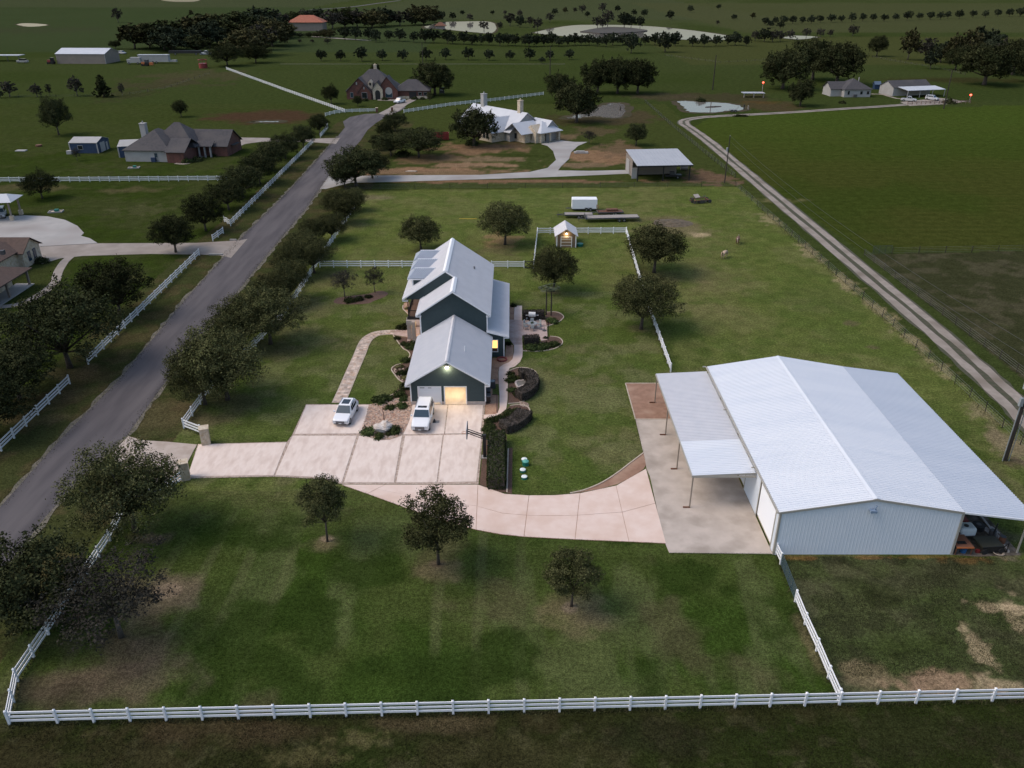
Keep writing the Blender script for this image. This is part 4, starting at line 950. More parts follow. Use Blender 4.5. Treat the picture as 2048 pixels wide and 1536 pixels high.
# stone pillars of the entrance
for (px, py, lb) in ((413, 887, 'square limestone gate pillar with flat cap above the drive entrance'), (372, 957, 'square limestone gate pillar half hidden by an oak below the drive')):
    p = gp(px, py); t = thing('gate_pillar', lb, 'pillar', (p.x, p.y, 0), .35)
    hh = 1.95; k = 0
    part('core', MB().box(-.40, .40, -.40, .40, 0, hh), M['gravel_edge'], t)
    z = 0.0; row = 0
    while z < hh - .05:
        h = .24
        for sx, sy, ax in ((0, -1, 0), (0, 1, 0), (-1, 0, 1), (1, 0, 1)):
            cuts = [-.43, R.uniform(-.2, .2), .43]
            for a, b in zip(cuts[:-1], cuts[1:]):
                m_ = MB()
                if ax == 0: m_.box(a + .008, b - .008, sy * .43 - .05, sy * .43 + .03 * abs(sy), z + .01, z + h)
                else: m_.box(sx * .43 - .05, sx * .43 + .03, a + .008, b - .008, z + .01, z + h)
                part('stone', m_, M['stone'], t)
        z += h; row += 1
    part('cap', MB().box(-.52, .52, -.52, .52, hh, hh + .1), M['stone'], t)
# gates
def tube_gate(a, b, label, m, h=1.25, n=6, braces=3, name='tube_gate', rr=.025):
    a, b = Vector(a), Vector(b); d = b - a; t = thing(name, label, 'gate', a, math.atan2(d.y, d.x)); L = d.length
    for k in range(n): part('rail', MB().cyl((0, 0, .15 + k * (h - .15) / (n - 1)), (L, 0, .15 + k * (h - .15) / (n - 1)), rr, rr, 6), m, t)
    for k in range(braces + 2): x = L * k / (braces + 1); part('upright', MB().box(x - .02, x + .02, -.03, .03, .12, h + .02), m, t)
    return t
gm_green = mat('gate_green', (.05,.085,.10), rough=.4)
tube_gate(gp(1561.5, 1131), gp(1589, 1201), 'long grey green tube gate beside the near barn corner', gm_green)
g = tube_gate(gp(1049, 536.5), gp(1066, 536.5), 'small black gate with crossed braces behind the house', M['black'], 1.25, 2, 0, 'tube_gate', .06)
L = (gp(1066, 536.5) - gp(1049, 536.5)).length
part('brace', MB().beam((0, 0, .15), (L, 0, 1.2), .07, .11), M['black'], g); part('brace', MB().beam((0, 0, 1.2), (L, 0, .15), .06, .1), M['black'], g)
tube_gate(gp(1745, 508), gp(1782, 507), 'blue grey pasture gate right of the country track', mat('gate_blue', (.035,.05,.055), rough=.5), 1.5, 7, 2)
# wire fences: posts are parts, strands one part
tp_me = MB().box(-.035, .035, -.035, .035, 0, 1.35).mesh('post'); tp_me.materials.append(M['pole'])
def wire_fence(pts, label, step=3.6, wires=4, sc=1.0):
    pts = [Vector((p[0], p[1], 0)) for p in pts]; root = thing('wire_fence', label, 'fence', pts[0]); o0 = pts[0]; P = dens(pts, step)
    for p in P:
        o = link('post', tp_me, None, root); o.location = p - o0; o.scale = (sc, sc, R.uniform(.9, 1.08)); o.rotation_euler = (R.uniform(-.05, .05), R.uniform(-.05, .05), R.uniform(0, 1))
    mb = MB()
    for k in range(wires):
        z = .3 + k * .3
        for a, b in zip(P[:-1], P[1:]): mb.beam(a - o0 + Vector((0, 0, z)), b - o0 + Vector((0, 0, z)), .012, .012)
    part('wire', mb, M['mid_grey'], root); return root
wire_fence(gps([(1472, 374), (1514, 412), (1690, 567), (1856, 718), (1970, 824), (2004, 856), (2120, 965)]), 'wire fence on thin posts along the sandy east boundary')
wire_fence(gps([(690, 380), (900, 378), (1200, 376), (1470, 373)]), 'low wire fence on dark posts along the back of the pasture', 8)
wire_fence(gps([(1290, 205), (1340, 250), (1400, 300), (1470, 356)]), 'wire fence on pale posts left of the upper country track', 3.2, 4, 1.4)
wire_fence(gps([(1728, 511), (1836, 594), (1999, 718), (2150, 835)]), 'wire fence right of the track bordering the grey paddock', 3.8)
wire_fence(gps([(1784, 508), (2048, 503), (2300, 498)]), 'wire fence between the green field and the grey paddock', 4.6, 4, 1.3)
wire_fence(gps([(1745, 115), (1800, 125), (1880, 138), (1930, 150)]), 'wire fence on grey posts before the far right wood', 5, 3, 2)
wire_fence(gps([(0, 195), (150, 194), (260, 190), (330, 178), (420, 148)]), 'overgrown wire fence between the far left pastures', 7, 3, 1.6)
wire_fence(gps([(1330, 112), (1440, 126), (1560, 120)]), 'wire fence in the far pasture behind the utility pole', 6, 3, 1.6)
a, b = gp(1815, 209.5), gp(1940, 206.5)
t = thing('plank_fence', 'low brown plank fence beside the carport yard', 'fence', a, math.atan2((b - a).y, (b - a).x)); L = (b - a).length
for k in range(15): part('post', MB().box(L * k / 14 - .08, L * k / 14 + .08, -.08, .08, 0, 1.2), M['deck'], t)
for z in (.55, 1.05): part('rail', MB().box(0, L, -.03, .03, z - .09, z + .09), M['deck'], t)

# ------------------------------------------------------------------ utility poles and lines
def upole(base, h, label, arm=True, r=.16, extra=False):
    t = thing('utility_pole', label, 'utility pole', base)
    part('shaft', MB().cyl((0, 0, 0), (0, 0, h), r, r * .7, 10), M['pole'], t)
    if arm:
        part('transformer', MB().cyl((-.35, 0, h * .68), (-.35, 0, h * .68 + .9), .24, .24, 10).box(-.25, 0, -.06, .06, h * .7, h * .7 + .5), M['pipe_grey'], t)
        part('insulator', MB().cyl((0, 0, h), (0, 0, h + .25), .06, .04, 8), M['pipe_grey'], t)
    return t
pb = gp(2010, 921)
t = upole((pb.x, pb.y, 0), 12.5, 'dark wooden utility pole with pale conduits at the right edge', True, .19)
part('conduit', MB().cyl((-.34, -.1, 0), (-.34, -.1, 7.5), .055, .055, 8), M['pipe_grey'], t); part('conduit', MB().cyl((.36, -.05, 0), (.36, -.05, 6.8), .045, .045, 8), M['pipe_grey'], t)
part('meter_box', MB().box(-.55, -.2, -.25, .05, 6.6, 7.5), M['pipe_grey'], t)
upole((51.94, 197.2, 0), 11.1, 'slim utility pole with white transformer beside the country track', True, .15)
upole((87.97, 372.6, 0), 14.2, 'tall dark utility pole behind the right hand pond', False, .24)
upole((162.9, 317.3, 0), 13.8, 'tall dark utility pole beside the plank fence', False, .22)
upole((-49.7, 480.2, 0), 11.6, 'dark utility pole behind the brick house', False, .24)
upole((19.1, 430.8, 0), 13.5, 'dark utility pole in the far pasture before the row of young trees', False, .24)
t = thing('power_line', 'thin overhead wires running along the country track', 'power line', (51.94, 197.2, 0))
A = Vector((51.94, 197.2, 11.2)); Bv = Vector((pb.x, pb.y, 12.6))
for dx, dz in ((0, 0), (.5, -1.6)):
    pts = []
    for k in range(15):
        f = k / 14; p = lerp(A, Bv, f); p.z += dz - 4 * 1.6 * f * (1 - f); p.x += dx; pts.append(p - Vector(t.location))
    part('wire', MB().tube(pts, .014, 5), M['dark_grey'], t)
# red lit lamps on posts
for (px, py, top, lb) in ((1524, 184, 163, 'white lamp post with glowing red lamp beside the oak and pond'), (1938, 205, 188, 'short post with glowing red lamp at the end of the plank fence')):
    p = gp(px, py); h = 3.6 if px < 1700 else 2.6
    t = thing('red_lamp_post', lb, 'lamp post', (p.x, p.y, 0)); part('post', MB().cyl((0, 0, 0), (0, 0, h), .09, .07, 8), M['wall_far'], t)
    part('lamp_head', MB().ball((0, 0, h + .25), (.42, .42, .36)), M['bulb_red'], t)
    lamp('red_lamp', (p.x, p.y - .7, h + .3), 60, (1, .12, .05), .4)

# ------------------------------------------------------------------ trees
def rot_basis(nv):
    a = np.where(np.abs(nv[:, 2:3]) < .9, np.array([[0, 0, 1.0]]), np.array([[1.0, 0, 0]]))
    t = np.cross(a, nv); t /= np.linalg.norm(t, axis=1)[:, None] + 1e-9; return t, np.cross(nv, t)
def leaf_mesh(name, C, N, size, rs, aspect=.6):
    n = len(C); t, b = rot_basis(N); ang = rs.uniform(0, 2 * np.pi, n)[:, None]
    u = t * np.cos(ang) + b * np.sin(ang); v = np.cross(N, u); s = (size * rs.uniform(.6, 1.35, n))[:, None]
    bend = N * s * .18
    V = np.stack([C - u * s * .6, C + v * s * .6 * aspect + bend, C + u * s * .6, C - v * s * .6 * aspect + bend], 1).reshape(-1, 3)
    me = bpy.data.meshes.new(name); me.vertices.add(len(V)); me.vertices.foreach_set('co', V.ravel())
    me.loops.add(4 * n); me.loops.foreach_set('vertex_index', np.arange(4 * n, dtype=np.int32))
    me.polygons.add(n); me.polygons.foreach_set('loop_start', np.arange(0, 4 * n, 4, dtype=np.int32)); me.update(calc_edges=True); return me
def tree_mesh(seed, m, rx=2.9, rz=2.5, cz=4.3, clumps=80, per=70, leaf=.3, shape='oak', hollow=.45, bark='bark', trunk=.17, spread=.42, ragged=.25, lobes=16):
    """Unit tree about 7 m tall, crown of overlapping leafy boughs: returns (trunk mesh, crown mesh)."""
    rs = np.random.RandomState(seed); n = clumps * per
    if shape == 'cone':
        h = (np.arange(lobes) + rs.uniform(0, 1, lobes)) / lobes; a = np.arange(lobes) * 2.4 + rs.uniform(-.4, .4, lobes)
        rr = (1 - h) * rx * .62 + .05; lc = np.stack([np.cos(a) * rr, np.sin(a) * rr, (h - .5) * 2 * rz], 1); lr = (1 - h) * rx * .5 + .35
    else:
        k = np.arange(lobes) + .5; ph = np.arccos(1 - 1.72 * k / lobes); a = k * 2.39996 + rs.uniform(-.35, .35, lobes)
        d = np.stack([np.cos(a) * np.sin(ph), np.sin(a) * np.sin(ph), np.cos(ph)], 1)
        r = rs.uniform(.62, .78, lobes) * (1 + rs.uniform(-ragged, ragged, lobes))
        lc = d * r[:, None] * np.array([rx, rx, rz]); lr = rs.uniform(.30, .48, lobes) * rx * (1 - .25 * (r > .8))
    lc[:, 2] += cz
    wgt = lr ** 2 / (lr ** 2).sum(); cnt = np.maximum(8, (wgt * n * .86).astype(int))
    C = []; N = []
    for i in range(lobes):
        c = cnt[i]; sub = max(6, c // 26)
        d = rs.normal(size=(sub, 3)); d[:, 2] = d[:, 2] * .8 + .25; d /= np.linalg.norm(d, axis=1)[:, None]
        sc = lc[i] + d * lr[i] * np.array([1, 1, .78]) * rs.uniform(.55, 1.05, sub)[:, None]
        j = rs.randint(0, sub, c); p = sc[j] + rs.normal(size=(c, 3)) * (.13 * rx / 3 + .06) * np.array([1, 1, .8])
        nn = d[j] * .7 + rs.normal(size=(c, 3)) * .55 + np.array([0, 0, .3]); C.append(p); N.append(nn)
        q = max(1, lobes and 2)                                   # sprigs that break the outline
        for _ in range(q):
            dd = d[rs.randint(sub)]; base = lc[i] + dd * lr[i] * .9; L = rs.uniform(.25, .6) * rx / 3; mm = 16
            t = rs.uniform(0, 1, mm)[:, None]; C.append(base + dd * t * L + rs.normal(size=(mm, 3)) * .07); N.append(rs.normal(size=(mm, 3)))
    f = int(n * .10); d = rs.normal(size=(f, 3)); d /= np.linalg.norm(d, axis=1)[:, None]
    C.append(d * (rs.uniform(0, .6, f) ** .5)[:, None] * np.array([rx, rx, rz]) * .8 + np.array([0, 0, cz])); N.append(d)
    C = np.concatenate(C); N = np.concatenate(N); N /= np.linalg.norm(N, axis=1)[:, None] + 1e-9
    tr = MB(); fork = max(.6, cz - rz * .78); lean = rs.uniform(-.15, .15, 2); top = Vector((lean[0], lean[1], fork))
    tr.tube([(0, 0, -.05), (lean[0] * .3, lean[1] * .3, fork * .4), top], [trunk * 1.4, trunk, trunk * .85], 8)
    for i in range(0, lobes):
        e = Vector(lc[i]); mid = lerp(top, e, .5) + Vector((rs.uniform(-.15, .15), rs.uniform(-.15, .15), -.12)); tr.tube([top - Vector((0, 0, .15)), mid, e], [trunk * .55, trunk * .33, trunk * .1], 5)
    cm = leaf_mesh('crown', C, N, leaf, rs); cm.materials.append(m)
    tm = tr.mesh('trunk'); tm.materials.append(M['bark'] if bark != 'grey' else M['bark_grey'])
    for p in tm.polygons: p.use_smooth = True
    return tm, cm
T = {}
T['oak'] = [tree_mesh(100 + i, M['leaf'], rx=3.75, rz=2.85, cz=3.8, clumps=170, per=170, leaf=.125, ragged=.30, lobes=20) for i in range(6)]
T['oakd'] = [tree_mesh(120 + i, M['leaf_dark'], rx=3.7, rz=2.85, cz=3.85, clumps=150, per=120, leaf=.16, ragged=.28, lobes=18) for i in range(4)]
T['round'] = [tree_mesh(140 + i, M['leaf'], rx=3.5, rz=2.7, cz=4.1, clumps=170, per=150, leaf=.14, ragged=.14, lobes=26) for i in range(3)]
T['thin'] = [tree_mesh(160 + i, M['leaf'], rx=2.2, rz=2.6, cz=4.2, clumps=80, per=170, leaf=.115, ragged=.42, lobes=13, trunk=.09) for i in range(3)]
T['sparse'] = [tree_mesh(180 + i, M['leaf_grey'], rx=2.9, rz=2.5, cz=4.2, clumps=90, per=90, leaf=.12, ragged=.4, lobes=12, bark='grey', trunk=.11) for i in range(2)]
T['spread'] = [tree_mesh(200 + i, M['leaf_dark'], rx=4.7, rz=2.9, cz=4.0, clumps=170, per=80, leaf=.26, ragged=.25, trunk=.3) for i in range(3)]
T['far'] = [tree_mesh(220 + i, M['leaf_far'], rx=3.5, rz=3.0, cz=3.8, clumps=70, per=40, leaf=.45, ragged=.25) for i in range(4)]
T['faro'] = [tree_mesh(240 + i, M['leaf_olive'], rx=3.1, rz=3.0, cz=3.9, clumps=60, per=26, leaf=.5, ragged=.35) for i in range(2)]
T['farg'] = [tree_mesh(250 + i, M['leaf_grey'], rx=2.9, rz=2.9, cz=3.9, clumps=56, per=30, leaf=.4, ragged=.4, bark='grey') for i in range(2)]
T['wood'] = [tree_mesh(270 + i, M[('leaf_far', 'leaf_olive', 'leaf_far', 'leaf_dark')[i]], rx=3.8, rz=3.4, cz=3.5, clumps=90, per=60, leaf=.36, ragged=.22, lobes=22) for i in range(4)]
T['cone'] = [tree_mesh(260, M['leaf_dark'], rx=2.5, rz=3.3, cz=3.6, clumps=90, per=30, leaf=.4, shape='cone')]
rt = random.Random(5)
def tree(kind, x, y, h, label, name='oak_tree', group=None, w=1.0, i=None, cat='tree', base_h=7.0):
    k = T[kind]; tm, cm = k[i % len(k)] if i is not None else rt.choice(k); s = h / base_h
    t = thing(name, label, cat, (x, y, 0), rt.uniform(0, 6.28), group, (s * w, s * w, s))
    link('trunk', tm, None, t); link('crown', cm, None, t); return t
def ptree(kind, px, py, top, label, name='oak_tree', w=1.0, i=None, group=None):
    """Tree whose foot is at ground point (px,py); height from the row its top reaches."""
    g = gp(px, py); v = (top - 768) / F_PX; Z = g.y / (_c - v * _s); h = CAM_H - Z * (_s + v * _c)
    return tree(kind, g.x, g.y, max(1.2, h * .99), label, name, group, w, i)
ORD = ['first', 'second', 'third', 'fourth', 'fifth', 'sixth', 'seventh', 'eighth', 'ninth', 'tenth', 'eleventh', 'twelfth', 'thirteenth', 'fourteenth', 'fifteenth', 'sixteenth', 'seventeenth', 'eighteenth', 'nineteenth', 'twentieth']
def nth(i):
    if i < 20: return ORD[i]
    return ['twenty', 'thirty', 'forty', 'fifty'][(i + 1) // 10 - 2] + ('' if (i + 1) % 10 == 0 else '-' + ORD[(i + 1) % 10 - 1])
# lawn trees
ptree('thin', 655, 1083, 946, 'slender young oak on the front lawn nearest the wide slab drive', 'young_oak', .95, 0)
ptree('thin', 877, 1128, 985, 'ragged young oak overlapping the pink drive on the front lawn', 'young_oak', 1.3, 1)
ptree('thin', 1143, 1212, 1100, 'small pale trunked oak on the front lawn, rightmost of three', 'young_oak', 1.35, 2)
ptree('round', 1107, 583, 494, 'round oak with dark trunk between patio and shed', 'oak_tree', 1.0, 0)
ptree('oak', 1282, 658, 545, 'leaning oak beside the white fence above the barn', 'oak_tree', 1.12, 1)
ptree('round', 1308, 545, 449, 'large round oak beside the white fence right of the shed yard', 'oak_tree', 1.25, 1)
ptree('round', 1010, 489, 405, 'round oak standing on bare reddish soil behind the house', 'oak_tree', 1.15, 0)
ptree('round', 842, 500, 432, 'round oak behind the house just left of the roof peak', 'oak_tree', 1.22, 1)
ptree('sparse', 690, 595, 535, 'thin leaved multi stemmed tree at the left of the oval bed', 'crepe_myrtle', .95, 0)
ptree('sparse', 750, 585, 532, 'thin leaved multi stemmed tree at the right of the oval bed', 'crepe_myrtle', .85, 1)
# oaks along the lane, property side
LN = [(-30.2, 46.4, 7.6, 1.45, 'sparse', 'sprawling half bare tree at the bottom left corner of the lawn'), (-37.2, 47.8, 7.8, 1.1, 'oakd', 'dark oak at the bottom left corner beside the lane'), (-34.6, 59.6, 8.9, 1.02, 'oak', None), (-34.2, 85.2, 9.3, 1.12, 'oak', None), (-36.5, 84.0, 8.2, 1.0, 'oak', None), (-33.4, 101.5, 8.4, 1.15, 'oak', None), (-36.8, 99.8, 7.6, 1.05, 'oak', None),
      (-34.4, 117.5, 6.8, 1.0, 'oak', None), (-36.4, 114.5, 5.8, 1.0, 'oak', None), (-33.8, 131.0, 6.6, 1.1, 'oak', None), (-37.0, 128.5, 6.2, 1.0, 'oak', None), (-37.2, 138.5, 5.6, 1.1, 'oak', None), (-34.6, 150.0, 5.4, 1.15, 'oak', None), (-37.4, 147.0, 5.2, 1.05, 'oak', None), (-34.2, 162.0, 6.2, 1.15, 'oak', None), (-37.2, 168.0, 5.6, 1.1, 'oak', None), (-33.8, 171.5, 5.2, 1.0, 'oak', None)]
j = 0
for (x, y, h, w, kd, lb) in LN:
    if lb is None: lb = nth(j) + ' oak counting up from the drive entrance, right edge of the lane'; j += 1
    tree(kd, x, y, h, lb, 'oak_tree', 'oaks along the right edge of the lane', w)
# oaks beyond the property on the same edge
for n_, (px, py, top, w, lb) in enumerate([(712, 372, 292, 1.45, 'huge spreading oak at the mouth of the pale concrete drive'), (690, 374, 330, 1.3, 'lower oak in front of the huge oak at the pale drive'), (745, 357, 300, 1.2, 'oak just right of the huge oak above the pale drive'), (838, 315, 253, 1.5, 'broad oak with clear trunk left of the pale roofed house'), (782, 312, 262, 1.35, 'oak beside the lane behind the huge oak'), (772, 277, 244, 1.2, 'small oak beside the turning circle'), (790, 262, 222, 1.3, 'oak near the right rim of the turning circle'), (757, 300, 268, 1.1, 'low dark oak tight on the lane bend')]):
    ptree('oakd', px, py, top, lb, 'oak_tree', w, n_)
# oaks left of the lane
LL = [(352, 505, 428, 1.12), (240, 632, 520, 1.1), (140, 735, 572, 1.18), (40, 800, 690, 1.25), (-10, 870, 740, 1.2), (412, 462, 388, 1.05), (458, 420, 358, 1.2), (486, 396, 330, 1.25), (520, 368, 302, 1.2), (545, 340, 282, 1.2), (572, 318, 265, 1.2), (608, 296, 248, 1.0)]
for i_, (px, py, top, w) in enumerate(sorted(LL, key=lambda q: -q[1])):
    ptree('oakd', px, py, top, nth(i_) + ' dark oak from the bottom behind the left lane fence', 'oak_tree', w, i_, 'oaks behind the left lane fence')
ptree('oakd', 640, 268, 228, 'dark small oak by the curved fence near the turning circle', 'oak_tree', 1.1, 1)
ptree('oakd', 85, 397, 340, 'leaning dark tree in front of the white fence on the far left lawn', 'oak_tree', 1.15, 2)
ptree('sparse', 155, 322, 295, 'small bare bush before the blue shed', 'bush', .8, 1)
ptree('oakd', 118, 270, 190, 'tall dark tree standing above the blue shed', 'tall_tree', .78, 0)
ptree('oakd', 363, 234, 200, 'small lone tree on the far left pasture', 'oak_tree', .95, 1)
ptree('oakd', 663, 208, 168, 'lone round tree left of the brick house', 'oak_tree', .85, 2)
ptree('oakd', 716, 213, 190, 'small tree in front of the brick house', 'oak_tree', .9, 0)
ptree('oakd', 752, 148, 126, 'small tree directly behind the brick house roof', 'oak_tree', .9, 0)
ptree('thin', 860, 208, 182, 'narrow young tree right of the brick house', 'oak_tree', .85, 1)
ptree('spread', 870, 190, 126, 'wide spreading oak behind the brick house', 'live_oak', 1.0, 0)
# around the pale roofed house
ptree('spread', 948, 292, 216, 'broad oak in front of the pale roofed house', 'live_oak', .92, 1)
ptree('spread', 1153, 245, 166, 'large live oak between the pale roofed house and the pond', 'live_oak', .92, 2)
ptree('spread', 1120, 205, 148, 'live oak behind the large one at the pond', 'live_oak', .9, 0)
for i_, (px, top) in enumerate(((1195, 120), (1235, 117), (1275, 118))):
    ptree('spread', px, 187, top, ['left', 'middle', 'right'][i_] + ' live oak of the joined trio behind the pond', 'live_oak', .85, i_)
ptree('oakd', 1272, 291, 244, 'round tree behind the open grey barn', 'oak_tree', 1.0, 0)
ptree('sparse', 1178, 288, 258, 'small pale tree beside the pale concrete forecourt', 'oak_tree', 1.2, 0)
# right: little white house
ptree('spread', 1565, 178, 100, 'vast live oak left of the little white house', 'live_oak', .98, 1)
ptree('spread', 1672, 170, 85, 'vast live oak behind the little white house', 'live_oak', .95, 2)
ptree('spread', 1625, 160, 78, 'live oak filling the gap behind the two vast oaks', 'live_oak', .9, 0)
ptree('spread', 1600, 212, 160, 'dark live oak standing in front of the little white house', 'live_oak', .85, 0)
ptree('oakd', 1753, 113, 70, 'round lone tree in the pasture above the little white house', 'oak_tree', 1.0, 1)
RW = [(1815, 120, 58, 'faro', .75), (1850, 122, 72, 'farg', .9), (1880, 125, 82, 'far', 1), (1905, 128, 68, 'faro', .85), (1935, 125, 58, 'faro', .95), (1960, 118, 52, 'far', 1), (1910, 140, 92, 'spread', .8), (1968, 170, 90, 'spread', 1.1), (2000, 140, 75, 'farg', 1.0), (2025, 150, 78, 'spread', 1), (2045, 140, 72, 'farg', 1), (1860, 138, 100, 'far', .9), (2060, 165, 95, 'spread', .9), (1985, 130, 68, 'far', 1)]
for i_, (px, py, top, kd, w) in enumerate(sorted(RW)):
    ptree(kd, px, py, top, nth(i_) + ' tree from the left in the wood at the far right edge', 'wood_tree', w, i_, 'trees of the wood at the far right')
# left middle distance: hedge line and wood
for i_, (px, py, top, kd, w, lb) in enumerate([(208, 194, 148, 'cone', 1.15, 'dark cone shaped cedar on the far left fence line'), (20, 194, 160, 'farg', 1.2, 'first scrubby tree on the far left fence line'), (75, 194, 166, 'farg', 1.1, 'second scrubby tree on the far left fence line'), (100, 192, 166, 'farg', .6, 'third scrubby tree on the far left fence line'), (155, 192, 150, 'farg', .9, 'tallest scrubby tree on the far left fence line'), (245, 192, 164, 'farg', .5, 'thin bare tree right of the cone shaped cedar'), (2, 196, 180, 'far', .9, 'dark bush at the left end of the far fence line'), (237, 45, 14, 'farg', .8, 'lone bare tree in the farthest left field')]):
    ptree(kd, px, py, top, lb, 'scrub_tree', w, i_)
W1 = [(232, 98, 80, 'oakd'), (270, 98, 45, 'faro'), (300, 96, 50, 'far'), (330, 100, 40, 'far'), (345, 104, 50, 'far'), (365, 92, 42, 'faro'), (395, 90, 25, 'faro'), (420, 95, 40, 'far'), (450, 88, 25, 'far'), (470, 90, 22, 'far'), (500, 85, 28, 'far'), (395, 104, 70, 'far'), (455, 132, 85, 'oakd'), (512, 126, 86, 'oakd'), (500, 112, 52, 'far'), (525, 100, 45, 'farg'), (545, 92, 35, 'far'), (530, 75, 14, 'far'), (556, 70, 18, 'farg'), (590, 45, 22, 'far'), (612, 42, 16, 'farg'), (636, 42, 16, 'far'), (665, 58, 18, 'farg'), (690, 55, 14, 'far'), (715, 55, 16, 'farg'), (745, 55, 18, 'far'), (770, 52, 14, 'far'), (800, 52, 20, 'farg'), (830, 50, 22, 'far'), (848, 50, 8, 'far'), (870, 45, 20, 'far'), (572, 74, 60, 'far'), (586, 74, 57, 'far'), (600, 75, 59, 'far'), (618, 75, 58, 'far'), (634, 75, 57, 'far'), (648, 74, 52, 'far'), (570, 86, 68, 'farg'), (600, 86, 72, 'farg'), (625, 86, 72, 'farg'), (655, 88, 70, 'farg'), (565, 78, 45, 'far'), (660, 75, 52, 'far')]
for i_, (px, py, top, kd) in enumerate(sorted(W1)):
    if 565 < px < 665 and top > 40: top += 6
    ptree('wood' if kd == 'far' else kd, px, py, top, nth(i_) + ' tree from the left in the dark wood along the upper left horizon', 'wood_tree', rt.uniform(1.3, 1.7), i_, 'trees of the upper left wood')
# row of young trees in the pasture
for i_, px in enumerate((643, 682, 724, 765, 806, 852, 892, 937, 978, 1020, 1060, 1099, 1139)):
    ptree('far', px, 121 + rt.uniform(-2, 3), 96 + rt.uniform(-3, 5), nth(i_) + ' young tree from the left in the evenly spaced pasture row', 'young_tree', 1.0, i_, 'young trees in the pasture row')
ptree('far', 1084, 127, 113, 'round dark bush between the last trees of the pasture row', 'bush', 1.1, 1)
# avenue in front of the far ponds
av = [690, 712, 738, 752, 778, 800, 828, 850, 868, 895, 905, 928, 945, 962, 978, 1000, 1016, 1030, 1050, 1058, 1072, 1088, 1104, 1118, 1135, 1150, 1162, 1178, 1195, 1212, 1225, 1245, 1262, 1290, 1310, 1330, 1350, 1385, 1408, 1432, 1456, 1470, 1492]
for i_, px in enumerate(av):
    py = lerp(80, 92, min(1, (px - 690) / 300)) + rt.uniform(-2, 2); big = px in (1262, 1330)
    ptree('far', px, py + (14 if big else 0), py - rt.uniform(21, 30) - (4 if big else 0), nth(i_) + ' tree from the left in the dark avenue before the far ponds', 'avenue_tree', rt.uniform(.85, 1.15), i_, 'trees of the avenue before the far ponds')
for i_, (px, py, top, kd) in enumerate([(885, 38, 22, 'far'), (905, 40, 24, 'far'), (940, 42, 26, 'farg'), (925, 30, 20, 'far'), (985, 30, 20, 'far'), (1010, 30, 20, 'farg'), (1040, 36, 18, 'farg'), (1020, 52, 24, 'farg'), (1040, 55, 30, 'far'), (1060, 52, 32, 'farg'), (1075, 60, 34, 'farg'), (1100, 45, 24, 'farg'), (1000, 60, 42, 'farg'), (1110, 30, 16, 'far'), (1130, 27, 14, 'faro'), (1150, 26, 14, 'farg'), (1165, 26, 8, 'farg'), (1205, 26, 4, 'farg'), (1175, 35, 22, 'far'), (1215, 52, 18, 'farg'), (1195, 55, 30, 'farg'), (1205, 58, 36, 'farg'), (1248, 56, 24, 'far'), (1262, 55, 30, 'far'), (1280, 56, 32, 'far'), (1268, 32, 18, 'far'), (1288, 34, 18, 'far'), (1235, 24, 10, 'far'), (1340, 40, 20, 'far'), (1380, 25, 10, 'far'), (1437, 19, 8, 'far'), (1468, 40, 28, 'far'), (1505, 38, 25, 'faro'), (1435, 50, 40, 'farg'), (968, 62, 40, 'farg')]):
    ptree(kd, px, py, top, nth(i_) + ' scattered tree around the far ponds, roughly left to right', 'pond_tree', rt.uniform(.9, 1.2), i_, 'scattered trees around the far ponds')
rw2 = [1530, 1550, 1568, 1585, 1604, 1622, 1640, 1662, 1682, 1703, 1725, 1746, 1768, 1790, 1814, 1838, 1860, 1880, 1895, 1918, 1945, 1970, 1995, 2018, 2040, 2060]
for i_, px in enumerate(rw2):
    py = lerp(50, 33, (px - 1530) / 520) + rt.uniform(-1, 1)
    ptree('far', px, py, py - rt.uniform(15, 20), nth(i_) + ' tree from the left in the long straight row at the upper right', 'row_tree', rt.uniform(.9, 1.15), i_, 'long tree row at the upper right')
for i_, (px, py, top, kd) in enumerate([(1510, 82, 60, 'farg'), (1528, 84, 55, 'far'), (1545, 84, 58, 'farg'), (1560, 83, 60, 'farg'), (1580, 80, 58, 'farg'), (1612, 76, 55, 'farg'), (1640, 74, 55, 'farg'), (1660, 74, 58, 'farg'), (1705, 72, 48, 'farg'), (1540, 55, 40, 'far'), (1560, 58, 42, 'far')]):
    ptree(kd, px, py, top, nth(i_) + ' grey bare tree from the left behind the vast live oaks', 'scrub_tree', 1.1, i_, 'bare trees behind the vast live oaks')

